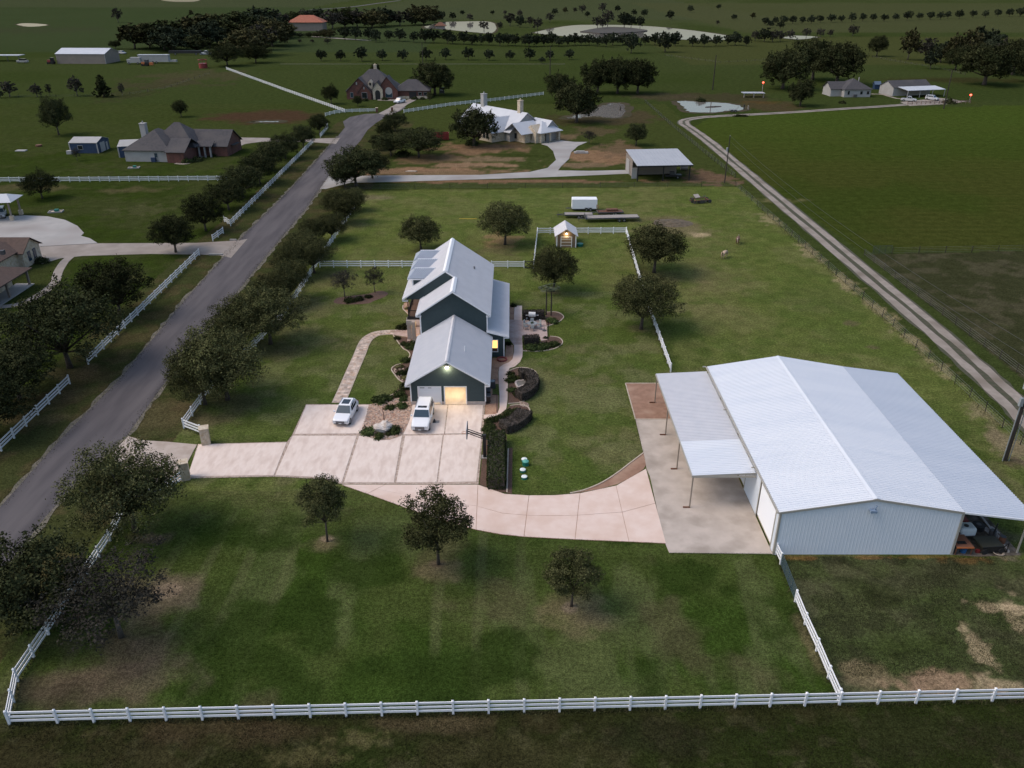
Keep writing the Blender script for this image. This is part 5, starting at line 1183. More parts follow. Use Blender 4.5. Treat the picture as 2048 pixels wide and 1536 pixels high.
# ------------------------------------------------------------------ hedges and shrubs
def hedge(path, w, h, label, m, name='hedge', dens_=95, leaf=.12, z0=.05, rnd=.12):
    path = [Vector((p[0], p[1], 0)) for p in path]; rs = np.random.RandomState(len(label) + int(abs(path[0].x) * 10))
    k = len(path); L = []; Rr = []
    for i, p in enumerate(path):
        d = (path[min(i + 1, k - 1)] - path[max(i - 1, 0)]).normalized(); nn = Vector((-d.y, d.x, 0)); L.append((p, d, nn))
    tot = sum((path[i + 1] - path[i]).length for i in range(k - 1)); cum = [0]
    for i in range(k - 1): cum.append(cum[-1] + (path[i + 1] - path[i]).length)
    def at(s):
        for i in range(k - 1):
            if s <= cum[i + 1] or i == k - 2:
                f = (s - cum[i]) / max(1e-6, cum[i + 1] - cum[i]); p = lerp(path[i], path[i + 1], f); d = lerp(L[i][1], L[i + 1][1], f).normalized(); return p, d, Vector((-d.y, d.x, 0))
    area = tot * (w + 2 * h) + 2 * w * h; n = int(area * dens_); C = []; N = []
    for _ in range(n):
        u = rs.uniform(0, area); j = rs.uniform(-.05, .05); bumpy = .06 * math.sin(u * 3.1) + rs.normal() * .035
        if u < tot * w:
            p, d, nn = at(rs.uniform(0, tot)); o = rs.uniform(-w / 2, w / 2); e = abs(o) / (w / 2); C.append(p + nn * o + Vector((0, 0, h + bumpy - rnd * e ** 4))); N.append(Vector((0, 0, 1)))
        elif u < tot * (w + 2 * h):
            p, d, nn = at(rs.uniform(0, tot)); s = rs.choice([-1, 1]); z = rs.uniform(0, h); C.append(p + nn * s * (w / 2 + bumpy - rnd * (z / h) ** 5) + Vector((0, 0, z))); N.append(nn * s)
        else:
            e = rs.choice([0, tot]); p, d, nn = at(e); s = -1 if e == 0 else 1; z = rs.uniform(0, h); C.append(p + d * s * bumpy + nn * rs.uniform(-w / 2, w / 2) + Vector((0, 0, z))); N.append(d * s)
    C = np.array([tuple(c) for c in C]); N = np.array([tuple(q) for q in N]) + rs.normal(size=(n, 3)) * .55; N /= np.linalg.norm(N, axis=1)[:, None]
    b0 = Vector((path[0].x, path[0].y, 0)); t = thing(name, label, 'hedge', b0)
    me = leaf_mesh('foliage', C - np.array(tuple(b0)), N, leaf, rs, .8); me.materials.append(m); link('foliage', me, None, t)
    mb = MB(); wi = w / 2 - .06; hi_ = h - .07
    for i in range(k - 1):
        (p, d, a), (q, d2, b) = L[i], L[i + 1]; p = p - b0; q = q - b0
        vs = [p - a * wi, p + a * wi, p + a * wi + Vector((0, 0, hi_)), p - a * wi + Vector((0, 0, hi_)), q - b * wi, q + b * wi, q + b * wi + Vector((0, 0, hi_)), q - b * wi + Vector((0, 0, hi_))]
        mb.add(vs, [(0, 1, 5, 4), (1, 2, 6, 5), (2, 3, 7, 6), (3, 0, 4, 7)] + ([(3, 2, 1, 0)] if i == 0 else []) + ([(4, 5, 6, 7)] if i == k - 2 else []))
    part('branches', mb, M['bark'], t); return t
hedge(between((-1.55, 66.3), (-1.65, 75.6), 6), 1.75, 1.45, 'tall green rectangular hedge between drive and lawn', M['leaf_hedge_g'], dens_=150, leaf=.13)
hedge(smooth_path(gps([(1006, 861), (1022, 856), (1038, 846), (1049, 833)])), 2.0, 1.0, 'dark clipped hedge mound at the foot of the back walk', M['leaf_hedge'])
hedge(smooth_path(gps([(1040, 757), (1052, 756), (1063, 763), (1066, 774), (1060, 786), (1048, 795), (1037, 799)])), 1.5, 1.15, 'dark clipped C shaped hedge beside the back walk', M['leaf_hedge'])
hedge(gps([(1046, 638), (1088, 637)]), 1.1, 1.3, 'dark clipped hedge behind the grill', M['leaf_hedge'])
hedge(gps([(1048, 688), (1078, 687)]), 1.1, 1.2, 'dark clipped hedge in front of the patio table', M['leaf_hedge'])
def bush_mesh(seed, m, n=900, leaf=.11, flat=.75):
    rs = np.random.RandomState(seed); cl = rs.normal(size=(14, 3)); cl /= np.linalg.norm(cl, axis=1)[:, None]; cl[:, 2] = abs(cl[:, 2]) * .9
    c = cl * rs.uniform(.45, .8, 14)[:, None]
    C = np.repeat(c, n // 14, 0); C = C + rs.normal(size=C.shape) * .24; C[:, 2] = abs(C[:, 2]) * flat + .03
    N = C + rs.normal(size=C.shape) * .6; N[:, 2] += .3; N /= np.linalg.norm(N, axis=1)[:, None]
    me = leaf_mesh('foliage', C, N, leaf * 1.7, rs, .7); me.materials.append(m); return me
BM = {k: [bush_mesh(300 + 10 * i + j, M[m]) for j in range(2)] for i, (k, m) in enumerate((('g', 'leaf_bright'), ('d', 'leaf_hedge_g'), ('y', 'leaf_yellow'), ('k', 'leaf_dark')))}
stem_me = MB().tube([(0, 0, 0), (.05, 0, .3), (.2, .1, .6)], [.05, .04, .02], 5).tube([(0, 0, 0), (-.2, .1, .5)], [.04, .02], 5).mesh('stem'); stem_me.materials.append(M['bark'])
def bush(kind, px, py, r, label, hz=1.0, group=None):
    g = gp(px, py); t = thing('shrub', label, 'shrub', (g.x, g.y, .02), rt.uniform(0, 6), group, (r, r, r * hz))
    link('foliage', rt.choice(BM[kind]), None, t); link('stem', stem_me, None, t); return t
for a in [('g', 740, 866, .95, 'bright green juniper left of the boulder in the rock island'), ('d', 792, 864, .85, 'dark green juniper right of the boulder in the rock island'), ('d', 757, 875, .7, 'low juniper in front of the boulder, left one'), ('k', 778, 871, .5, 'low dark juniper in front of the boulder, right one'),
          ('d', 779, 817, .65, 'dark shrub in the rock bed above the driveway post'), ('g', 803, 815, .75, 'spiky green shrub in the rock bed beside the garage corner'),
          ('d', 800, 790, .8, 'dark shrub under the left garage eave'), ('k', 812, 776, .9, 'dark shrub against the garage wall left side'), ('g', 808, 800, .6, 'low shrub beside the garage stone skirt'), ('d', 757, 804, 1.0, 'wide dark shrub at the corner of the parking slab'), ('d', 775, 798, .8, 'dark shrub next to the short edging stone'),
          ('d', 803, 749, .7, 'dark shrub in the rounded bed left of the garage'), ('y', 799, 736, .6, 'yellow green grass tuft in the rounded bed'), ('y', 809, 757, .5, 'yellow shrub in the rounded bed left of the garage'), ('k', 818, 742, .6, 'dark shrub between rounded bed and garage'), ('d', 812, 722, .7, 'low shrub where the two edged beds meet'),
          ('d', 810, 690, .6, 'shrub behind the curved edging below the porch'), ('g', 822, 696, .8, 'green shrub below the porch pillar'), ('k', 795, 678, .5, 'low dark shrub beside the porch landing'), ('d', 830, 686, .8, 'round shrub against the garage roof corner by the porch'),
          ('k', 806, 657, .9, 'dark shrub above the porch landing'), ('k', 815, 652, .7, 'dark shrub beside the porch steps'), ('y', 814, 618, .4, 'yellow flowered shrub left of the balcony'),
          ('g', 1104, 645, .95, 'green shrub below the palms beside the patio'), ('g', 1058, 698, .8, 'leafy shrub at the left of the patio front bed'), ('g', 1070, 699, .9, 'leafy shrub second from the left in the patio front bed'), ('g', 1083, 697, .9, 'leafy shrub in the middle of the patio front bed'), ('g', 1096, 694, .9, 'leafy shrub right of the middle in the patio front bed'), ('d', 1108, 690, .8, 'darker shrub at the right of the patio front bed'),
          ('d', 980, 855, .7, 'flowering low shrub at the drive edge of the lower bed'), ('d', 982, 844, .7, 'low shrub in the middle of the lower bed'), ('d', 1000, 838, .7, 'low shrub along the walk in the lower bed'), ('d', 1018, 830, .8, 'low shrub near the clipped mound'), ('g', 1032, 824, .6, 'small shrub at the back of the lower bed'), ('d', 974, 862, .6, 'low shrub at the front corner of the lower bed'),
          ('d', 1025, 762, .9, 'bushy shrub left of the C shaped hedge'), ('g', 1024, 782, .6, 'small shrub inside the C shaped bed'), ('k', 1020, 750, .6, 'dark shrub at the top of the C shaped bed'), ('k', 1032, 790, .5, 'low dark shrub at the bottom of the C shaped bed'),
          ('k', 1014, 690, .6, 'dark potted shrubs at the side wing corner'), ('k', 1026, 612, .6, 'dark shrub behind the side wing eave'), ('d', 975, 872, .6, 'green shrub in front of the basketball post'),
          ('d', 700, 604, .9, 'dark groundcover shrub in the left of the oval bed'), ('k', 718, 600, .8, 'dark groundcover shrub in the middle of the oval bed'), ('k', 738, 595, .6, 'dark low shrub right of the middle of the oval bed'),
          ('d', 375, 325, 1.6, 'large shrub before the entrance of the grey roofed house'), ('k', 395, 322, 1.6, 'shrub right of the entrance of the grey roofed house'), ('k', 425, 312, 1.2, 'shrub along the red brick wing'), ('d', 452, 292, 1.0, 'shrub at the red garage corner'),
          ('k', 85, 525, 1.3, 'dark shrub at the corner of the brown roofed house'), ('d', 730, 202, 1.3, 'pale shrub before the stone entrance arch'), ('k', 770, 200, 1.4, 'shrub below the arched window of the brick house'), ('k', 830, 199, 1.4, 'shrub below the garage wall of the brick house'), ('k', 845, 199, 1.2, 'shrub at the right end of the brick house'),
          ('k', 1900, 207, 2.6, 'dark round bush beside the plank fence'), ('k', 1400, 203, 2.0, 'dark bush on the rim of the right hand pond'), ('k', 945, 290, 2.2, 'dark thicket at the foot of the broad oak')]:
    bush(*a)
# palms
for i_, (px, py, h, lb) in enumerate(((1092, 630, 4.6, 'left one of two slim palms beside the patio'), (1102, 631, 4.9, 'right one of two slim palms beside the patio'))):
    g = gp(px, py); t = thing('palm', lb, 'palm tree', (g.x, g.y, 0))
    part('trunk', MB().tube([(0, 0, 0), (.03, 0, h * .5), (0, 0, h - .6)], [.13, .1, .09], 7), M['bark'], t)
    for k in range(15):
        a = k * 2.4; dz = rt.uniform(-.35, .9); L_ = rt.uniform(1.0, 1.5); d = Vector((math.cos(a), math.sin(a), 0)); sd2 = Vector((-d.y, d.x, 0)); o = Vector((0, 0, h - .6))
        mb = MB(); pts = [o, o + d * L_ * .5 + Vector((0, 0, .25 + dz * .35)), o + d * L_ + Vector((0, 0, -.15 + dz * .3))]
        mb.tube(pts[:2], .012, 4)
        for q in range(7):
            an = (q - 3) * .32; dd = (d * math.cos(an) + sd2 * math.sin(an)); e = pts[1] + dd * .7 + Vector((0, 0, -.22 + dz * .1)); mb.quad(pts[1], pts[1] + dd * .35 + sd2 * .09, e, pts[1] + dd * .35 - sd2 * .09)
        part('frond', mb, M['palm'], t)

# ------------------------------------------------------------------ vehicles
def subd(o, lv=2):
    m = o.modifiers.new('s', 'SUBSURF'); m.levels = lv; m.render_levels = lv
    for p in o.data.polygons: p.use_smooth = True
def loft(sections):
    mb = MB(); n = len(sections[0]); k = len(sections)
    mb.add([v for s in sections for v in s], [(i * n + j, i * n + (j + 1) % n, (i + 1) * n + (j + 1) % n, (i + 1) * n + j) for i in range(k - 1) for j in range(n)] + [tuple(range(n))[::-1], tuple(range((k - 1) * n, k * n))])
    return mb
def car(name, label, cat, loc, rz, L, W, Hh, paint, kind='suv', detail=True, group=None):
    """Front towards local -Y."""
    t = thing(name, label, cat, loc, rz, group); hw = W / 2
    # kind profile: hood height, belt, roof start/end fractions along the length from the nose
    if kind == 'suv': hood, belt, cw, rf0, rf1, tail, tum = .57, .60, .27, .39, .93, .98, .80
    elif kind == 'cross': hood, belt, cw, rf0, rf1, tail, tum = .57, .61, .27, .45, .82, .95, .74
    else: hood, belt, cw, rf0, rf1, tail, tum = .56, .60, .26, .37, .56, .62, .82
    yN = -L / 2
    def Y_(f): return yN + L * f
    gz = .17 * Hh / 1.7 + .05
    st = [(0.0, .80, gz + .16, Hh * .40), (.02, .90, gz + .03, Hh * .47), (.07, .985, gz, Hh * hood * .95), (.15, 1, gz, Hh * hood), (cw, 1, gz, Hh * belt), (.5, 1, gz, Hh * (belt + .01)), (.8, 1, gz, Hh * (belt + .02)), (.95, .985, gz + .02, Hh * (belt + .01)), (.99, .93, gz + .08, Hh * (belt - .06)), (1.0, .86, gz + .16, Hh * (belt - .16))]
    secs = []
    for f, wf, z0, z1 in st:
        w = hw * wf; zm = lerp(z0, z1, .6)
        secs.append([(-w * .92, Y_(f), z0), (w * .92, Y_(f), z0), (w, Y_(f), z0 + .12), (w, Y_(f), zm), (w * .965, Y_(f), z1 - .05), (w * .86, Y_(f), z1), (-w * .86, Y_(f), z1), (-w * .965, Y_(f), z1 - .05), (-w, Y_(f), zm), (-w, Y_(f), z0 + .12)])
    b = part('body', loft(secs), paint, t); subd(b, 2)
    # greenhouse
    zr = Hh; zb = Hh * belt - .02; wb = hw * .94; wr = hw * tum
    g0, g1 = cw, tail
    P = [(g0, wb, zb), (rf0, wr, zr - .05), (rf0 + .04, wr, zr), (rf1, wr * .98, zr - .02), (rf1 + .015, wr * .98, zr - .07), (g1, wb * .96, zb)]
    mb = MB(); vs = []
    for f, w, z in P: vs += [(-w, Y_(f), z), (w, Y_(f), z)]
    mb.add(vs, [(0, 1, 3, 2), (2, 3, 5, 4), (4, 5, 7, 6), (6, 7, 9, 8), (8, 9, 11, 10)] + [(0, 2, 4, 6, 8, 10), (11, 9, 7, 5, 3, 1)])
    cb = part('cabin', mb, paint, t); bv = cb.modifiers.new('b', 'BEVEL'); bv.width = .09; bv.segments = 3
    e = .012
    ws = MB().add([(-wb * .93, Y_(g0 + .012) - e, zb + .05), (wb * .93, Y_(g0 + .012) - e, zb + .05), (wr * .93, Y_(rf0 - .004) - e, zr - .075), (-wr * .93, Y_(rf0 - .004) - e, zr - .075)], [(0, 1, 2, 3)])
    sl = (zr - .05 - zb) / (L * (rf0 - g0))
    for i in range(4): ws.v[i] = (ws.v[i][0], ws.v[i][1] , zb + (ws.v[i][1] - Y_(g0)) * sl + .02)
    part('windshield', ws, M['glass_blue'], t)
    rw = MB().add([(-wb * .85, 0, 0), (wb * .85, 0, 0), (wr * .85, 0, 0), (-wr * .85, 0, 0)], [(3, 2, 1, 0)])
    sb = (zr - .07 - zb) / (L * (rf1 + .015 - g1))
    for i, f in enumerate((g1 - .008, g1 - .008, rf1 + .022, rf1 + .022)): rw.v[i] = (rw.v[i][0], Y_(f) + .02, zb + (Y_(f) - Y_(g1)) * sb + .015)
    part('rear_window', rw, M['glass'], t)
    cuts = [(rf0 - .05, .52), (.535, .72), (.735, rf1 - .02)] if kind != 'pickup' else [(rf0 - .05, .47), (.48, .58)]
    for s in (-1, 1):
        for a, c in cuts:
            q = []
            for f, top in ((a, 0), (c, 0), (c - (.0 if c < .8 else .015), 1), (max(a, rf0 + .005), 1)):
                z = zb + .06 if not top else zr - .1; w = lerp(wb, wr, (z - zb) / (zr - .05 - zb)) + e; q.append((s * w, Y_(f), z))
            part('side_window', MB().add(q, [(0, 1, 2, 3) if s > 0 else (3, 2, 1, 0)]), M['glass'], t)
        part('mirror', MB().box(*(sorted((s * (hw + .0), s * (hw + .2)))), Y_(cw + .05), Y_(cw + .05) + .12, Hh * belt + .02, Hh * belt + .2), paint, t)
    wr_ = .37 * Hh / 1.8 + .02
    for f in (.17, .80):
        for s in (-1, 1):
            x0, x1 = s * (hw - .24), s * (hw + .015)
            tt = part('wheel', MB().cyl((x0, Y_(f), wr_), (x1, Y_(f), wr_), wr_, wr_, 20), M['tyre'], t)
            part('rim', MB().cyl((x1 - s * .01, Y_(f), wr_), (x1 + s * .012, Y_(f), wr_), wr_ * .62, wr_ * .55, 12), M['rim'], tt)
    if detail:
        part('grille', MB().box(-hw * .52, hw * .52, yN - .03, yN + .08, Hh * .27, Hh * .44), M['chrome'], t)
        gl = MB()
        for k in range(5): gl.box(-hw * .5, hw * .5, yN - .04, yN - .025, Hh * (.285 + k * .032), Hh * (.295 + k * .032))
        part('grille_bars', gl, M['dark_grey'], t)
        for s in (-1, 1):
            part('headlight', MB().box(*(sorted((s * hw * .56, s * hw * .88))), yN + .01, yN + .16, Hh * .33, Hh * .46), M['lamp'], t)
            part('tail_light', MB().box(*(sorted((s * hw * .78, s * hw * .93))), Y_(.985), Y_(1.0) + .015, Hh * .38, Hh * .56), M['red'], t)
        part('lower_bumper', MB().box(-hw * .75, hw * .75, yN - .02, yN + .1, gz + .13, gz + .22), M['dark_grey'], t)
        part('number_plate', MB().box(-.16, .16, yN - .05, yN - .035, gz + .2, gz + .33), M['lamp'], t)
        if kind != 'pickup':
            part('sunroof', MB().box(-wr * .62, wr * .62, Y_(rf0 + .055), Y_(rf0 + (.14 if kind == 'suv' else .28)), zr - .012, zr + .008), M['glass'], t)
            for s in (-1, 1): part('roof_rail', MB().box(*(sorted((s * wr * .9, s * wr * .95))), Y_(rf0 + .06), Y_(rf1 - .03), zr - .02, zr + .035), M['rim'], t)
    if kind == 'pickup':
        part('cargo_bed', MB().box(-hw * .82, hw * .82, Y_(.65), Y_(.97), Hh * belt - .02, Hh * belt + .035), M['dark_grey'], t)
    return t
pS = gp(839.5, 866); car('suv', 'large boxy white SUV with long roof in front of the garage', 'car', (-10.15, 79.9, .06), math.radians(-2), 5.6, 2.05, 1.92, M['car_white'], 'suv')
car('crossover', 'white crossover with wide dark glass roof on the left slab', 'car', (-19.15, 80.95, .06), math.radians(-5), 4.85, 1.92, 1.68, M['car_white'], 'cross')
car('pickup_truck', 'white pickup on the drive of the brick house', 'truck', (-44.3, 333, .05), math.radians(-28), 5.8, 2.1, 1.95, M['car_white'], 'pickup')
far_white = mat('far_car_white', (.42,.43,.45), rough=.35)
car('pickup_truck', 'white pickup parked under the left of the carport by the little white house', 'truck', (158.5, 337.5, 0), math.radians(60), 5.8, 2.1, 2.0, far_white, 'pickup')
car('suv', 'white car under the right of the carport by the little white house', 'car', (169.5, 341.0, 0), math.radians(35), 5.2, 2.0, 1.9, far_white, 'suv')
gcar = gp(3, 436); car('suv', 'white SUV half under the carport at the left edge', 'car', (gcar.x - .6, gcar.y + 1, .05), math.radians(25), 4.9, 2.0, 1.85, far_white, 'suv')
gt = gp(412, 110); car('pickup_truck', 'white truck cab parked under the dark trees of the far left wood', 'truck', (gt.x, gt.y, 0), math.radians(90), 7, 2.4, 2.6, far_white, 'pickup', False)
gt = gp(245, 108); car('suv', 'small pale car behind the long beige barn', 'car', (gt.x, gt.y, 0), math.radians(70), 5, 2.2, 1.9, far_white, 'suv', False)

# trailers behind the shed yard
def wheel(t, x, y, r, w=.2):
    o = part('wheel', MB().cyl((x, y - w / 2, r), (x, y + w / 2, r), r, r, 14), M['tyre'], t); part('rim', MB().cyl((x, y - w / 2 - .01, r), (x, y - w / 2 + .02, r), r * .5, r * .5, 10), M['rim'], o)
a = gp(1143.8, 422.7); b = gp(1193.8, 422.7); L_ = (b - a).length
t = thing('cargo_trailer', 'white enclosed cargo trailer behind the flatbeds', 'trailer', (a.x, a.y, 0))
bd = MB(); cr = .12
part('box', bd.box(0, L_, 0, 2.1, .55, 2.5), M['white'], t)
part('roof', MB().add([(-.03, -.03, 2.5), (L_ + .03, -.03, 2.5), (L_ + .03, 2.13, 2.5), (-.03, 2.13, 2.5), (.1, .12, 2.66), (L_ - .1, .12, 2.66), (L_ - .1, 1.98, 2.66), (.1, 1.98, 2.66)], [(0, 1, 5, 4), (1, 2, 6, 5), (2, 3, 7, 6), (3, 0, 4, 7), (4, 5, 6, 7)]), M['white'], t)
part('chassis', MB().box(-.05, L_ + .05, .05, 2.05, .38, .55), M['dark_grey'], t)
part('fender', MB().box(L_ * .5, L_ * .8, -.1, .05, .72, .78), M['dark_grey'], t)
for x in (L_ * .58, L_ * .74): wheel(t, x, -.02, .36); wheel(t, x, 2.1, .36)
part('hitch', MB().beam((-.05, .4, .45), (-1.3, 1.05, .45), .08, .1).beam((-.05, 1.7, .45), (-1.3, 1.05, .45), .08, .1), M['dark_grey'], t)
def flatbed(pl, pr, label, dep=2.2, zt=.82, wx=.62, name='flatbed_trailer', deckm='wood_grey', hitch=True):
    a = gp(*pl); b = gp(*pr); L_ = (b - a).length; t = thing(name, label, 'trailer', (a.x, a.y, 0), math.atan2((b - a).y, (b - a).x))
    part('frame', MB().box(0, L_, 0, .12, zt - .25, zt).box(0, L_, dep - .12, dep, zt - .25, zt).box(0, .12, .12, dep - .12, zt - .25, zt).box(L_ - .12, L_, .12, dep - .12, zt - .25, zt), M['dark_grey'], t)
    n = 9
    for k in range(n): part('plank', MB().box(.12, L_ - .12, .14 + k * (dep - .28) / n, .12 + (k + 1) * (dep - .28) / n, zt - .06, zt + R.uniform(-.01, .015)), M[deckm], t)
    for f in (wx, wx + .09): wheel(t, L_ * f, -.08, .38); wheel(t, L_ * f, dep + .08, .38)
    if hitch: part('hitch', MB().beam((0, .4, zt - .2), (-1.6, dep / 2, zt - .25), .1, .12).beam((0, dep - .4, zt - .2), (-1.6, dep / 2, zt - .25), .1, .12).cyl((-1.3, dep / 2, 0), (-1.3, dep / 2, zt + .3), .05, .05, 6), M['dark_grey'], t)
    return t, L_
flatbed((1129, 437), (1186, 437), 'short flatbed trailer in front of the cargo trailer', 2.0, .8, .5)
t, L_ = flatbed((1172, 446), (1279, 443.5), 'long flatbed trailer with ramp end in front of the shorter one', 2.4, .95, .62)
part('ramp', MB().add([(L_, .1, .9), (L_, 2.3, .9), (L_ + .0, 2.3, .95), (L_, .1, .95)], [(0, 1, 2, 3)]), M['wood_grey'], t)
part('headboard', MB().box(-.06, .02, 0, 2.4, .7, 1.5), M['dark_grey'], t)
t, L_ = flatbed((1196, 432), (1247, 430.5), 'rusty equipment trailer half hidden behind the long flatbed', 2.0, .75, .6, 'flatbed_trailer', 'rust')
part('rack', MB().box(.0, .08, 0, .08, .75, 1.9).box(0, .08, 1.92, 2.0, .75, 1.9).box(0, .08, .08, 1.92, 1.8, 1.9), M['rust'], t); part('load', MB().box(2, 4.4, .6, 1.6, .78, 1.15), M['rust'], t)
# old farm implement
g = gp(1400, 405); t = thing('farm_implement', 'dark rusty farm implement heap at the back of the pasture', 'implement', (g.x, g.y, 0), .3)
ri = random.Random(11)
part('frame', MB().beam((-2, -1, .7), (2, -.8, .7), .15, .15).beam((-2, 1, .8), (2.1, 1, .7), .15, .15).beam((-1.6, -1, .75), (-1.5, 1, .75), .12, .12).beam((1.5, -1, .75), (1.6, 1, .75), .12, .12).beam((-2.6, .2, .5), (-1.5, 0, .8), .12, .12), M['rust'], t)
for k in range(11):
    x = -1.9 + k * .38; part('disc', MB().cyl((x, -.9 + .1 * math.sin(k), .4), (x + .05, -.85, .42), .4, .36, 12), M['dark_grey'], t)
for k in range(9):
    x = -1.8 + k * .45; part('tine', MB().tube([(x, .9, .8), (x + .1, 1.3, 1.1 + ri.uniform(-.2, .3)), (x, 1.5, .2)], .05, 5), M['dark_grey'], t)
part('seat_panel', MB().add([(-1.3, -.2, 1.2), (-.2, -.2, 1.3), (-.2, .9, 1.75), (-1.4, .9, 1.7), (-1.3, -.2, 1.1), (-.2, -.2, 1.2), (-.2, .9, 1.65), (-1.4, .9, 1.6)], [(0, 1, 2, 3), (7, 6, 5, 4), (0, 4, 5, 1), (1, 5, 6, 2), (2, 6, 7, 3), (3, 7, 4, 0)]), M['wood_grey'], t)
for s in (-1, 1): part('wheel', MB().cyl((s * 1.7, .3, .5), (s * 1.95, .3, .5), .5, .5, 14), M['tyre'], t)
# horses
def horse(px, py, rz, m, label, mane, graze=True):
    g = gp(px, py); t = thing('horse', label, 'horse', (g.x, g.y, 0), rz)
    J = {'hip': (0, .55, 1.3), 'mid': (0, 0, 1.2), 'chest': (0, -.55, 1.25), 'neck': (0, -.9, 1.1 if graze else 1.65), 'poll': (0, -1.2, .75 if graze else 1.95), 'nose': (0, -1.35, .25 if graze else 1.7)}
    names = list(J); vs = [J[k] for k in names]; es = [(i, i + 1) for i in range(5)]; rad = [.30, .31, .27, .17, .13, .075]
    for s in (-1, 1):
        b = len(vs); vs += [(s * .17, -.55, .95), (s * .17, -.58, .52), (s * .17, -.55, .12), (s * .17, -.58, .03)]; rad += [.14, .07, .05, .06]; es += [(2, b), (b, b + 1), (b + 1, b + 2), (b + 2, b + 3)]
        b = len(vs); vs += [(s * .18, .6, .98), (s * .18, .78, .55), (s * .18, .7, .12), (s * .18, .67, .03)]; rad += [.2, .08, .05, .06]; es += [(0, b), (b, b + 1), (b + 1, b + 2), (b + 2, b + 3)]
    me = bpy.data.meshes.new('body'); me.from_pydata(vs, es, []); o = link('body', me, m, t)
    sk = o.modifiers.new('skin', 'SKIN'); sk.use_smooth_shade = True
    for i, v in enumerate(me.skin_vertices[0].data): v.radius = (rad[i], rad[i]); v.use_root = (i == 0)
    o.modifiers.new('sub', 'SUBSURF').render_levels = 1
    part('tail', MB().tube([(0, .84, 1.38), (0, 1.0, 1.1), (0, 1.0, .45)], [.06, .09, .03], 6), mane, t)
    n, p = Vector(J['neck']), Vector(J['poll'])
    part('mane', MB().tube([Vector((0, -.62, 1.55)), n + Vector((0, .02, .2)), p + Vector((0, .02, .12))], [.05, .06, .04], 6), mane, t)
    for s in (-1, 1): part('ear', MB().tube([p + Vector((s * .06, 0, .1)), p + Vector((s * .09, .03, .25))], [.04, .008], 5), m, t)
    return t
horse(1475, 487, math.radians(160), M['horse_brown'], 'brown horse grazing with pale rump turned away', mat('horse_pale', (.4,.34,.28)))
horse(1448, 516, math.radians(140), M['horse_tan'], 'pale tan horse grazing with dark tail towards the camera', M['hair_dark'])

# ------------------------------------------------------------------ shed with lit gable
g0 = gp(1112.8, 494.7); g1 = gp(1151.8, 495.2); W_ = g1.x - g0.x
t = thing('garden_shed', 'small brown shed with pale gable roof and lit lamp in fenced yard', 'shed', (g0.x, g0.y, 0)); D_ = 5.2
shw = mat('shed_wall', (.13,.09,.06), (.16,.115,.08), 3, .8)
w = MB(); prof(w, [(0, 0), (W_, 0), (W_, 2.25), (W_ / 2, 3.45), (0, 2.25)], 0, D_); part('wall', w, shw, t)
rf = MB(); pk = (W_ / 2, 3.62); e = .35; dz = .35 * 1.2 / (W_ / 2)
rib_panel(rf, (-e, -.45, 2.4 - dz + .02), (-e, D_ + .3, 2.4 - dz + .02), (pk[0], D_ + .3, pk[1]), (pk[0], -.45, pk[1]), .29, .03); rib_panel(rf, (W_ + e, -.45, 2.4 - dz + .02), (W_ + e, D_ + .3, 2.4 - dz + .02), (pk[0], D_ + .3, pk[1]), (pk[0], -.45, pk[1]), .29, .03)
part('roof', rf, M['roof_house'], t)
for x in (.05, W_ - .05): part('corner_trim', MB().box(x - .09, x + .09, -.05, .04, 0, 2.25), M['white'], t)
part('door', MB().box(W_ * .24, W_ * .76, -.03, .02, 0, 1.95), mat('shed_door', (.20,.14,.085), rough=.7), t)
part('door_frame', MB().box(W_ * .21, W_ * .24, -.05, .03, 0, 2.05), M['white'], t); part('door_frame', MB().box(W_ * .76, W_ * .79, -.05, .03, 0, 2.05), M['white'], t); part('door_frame', MB().box(W_ * .24, W_ * .76, -.05, .03, 1.95, 2.05), M['white'], t)
for k in range(3): part('door_brace', MB().box(W_ * .24, W_ * .76, -.045, -.031, .35 + k * .6, .42 + k * .6), M['white'], t)
lm = part('lamp', MB().box(W_ / 2 - .12, W_ / 2 + .12, -.2, -.02, 2.75, 2.82), M['white'], t); part('bulb', MB().ball((W_ / 2, -.16, 2.66), .12), M['bulb'], lm)
lamp('shed_lamp', (g0.x + W_ / 2, g0.y - .35, 2.5), 55, (1, .72, .36))
gt = gp(1160, 492); tag(part('green_tub', MB().tube([(gt.x, gt.y, 0), (gt.x, gt.y, .5)], [.5, .6], 14), M['green_plastic'], None), 'green tub standing against the right side of the lit shed', 'tub')

# ------------------------------------------------------------------ garden furniture and small things
# boulder
g = gp(767, 862); rb = np.random.RandomState(4); mb = MB().ball((0, 0, .5), (1.05, .75, .62), 14, 9)
mb.v = [(x * (1 + .16 * math.sin(3 * y + 2 * z)) + .07 * rb.normal(), y * (1 + .12 * math.sin(4 * x)) + .05 * rb.normal(), max(0, z * (1 + .10 * math.sin(5 * x + y)))) for x, y, z in mb.v]
o = link('boulder', mb.mesh('boulder'), M['boulder'], None, False); o.location = (g.x, g.y, .03); o.rotation_euler[2] = .4; tag(o, 'big pale limestone boulder in the rock island between the cars', 'boulder')
g = gp(769, 845); tag(link('marker_post', MB().cyl((g.x, g.y, 0), (g.x - .1, g.y, 2.0), .045, .04, 7).mesh('marker_post'), M['rust']), 'thin rusty post standing behind the boulder', 'post')
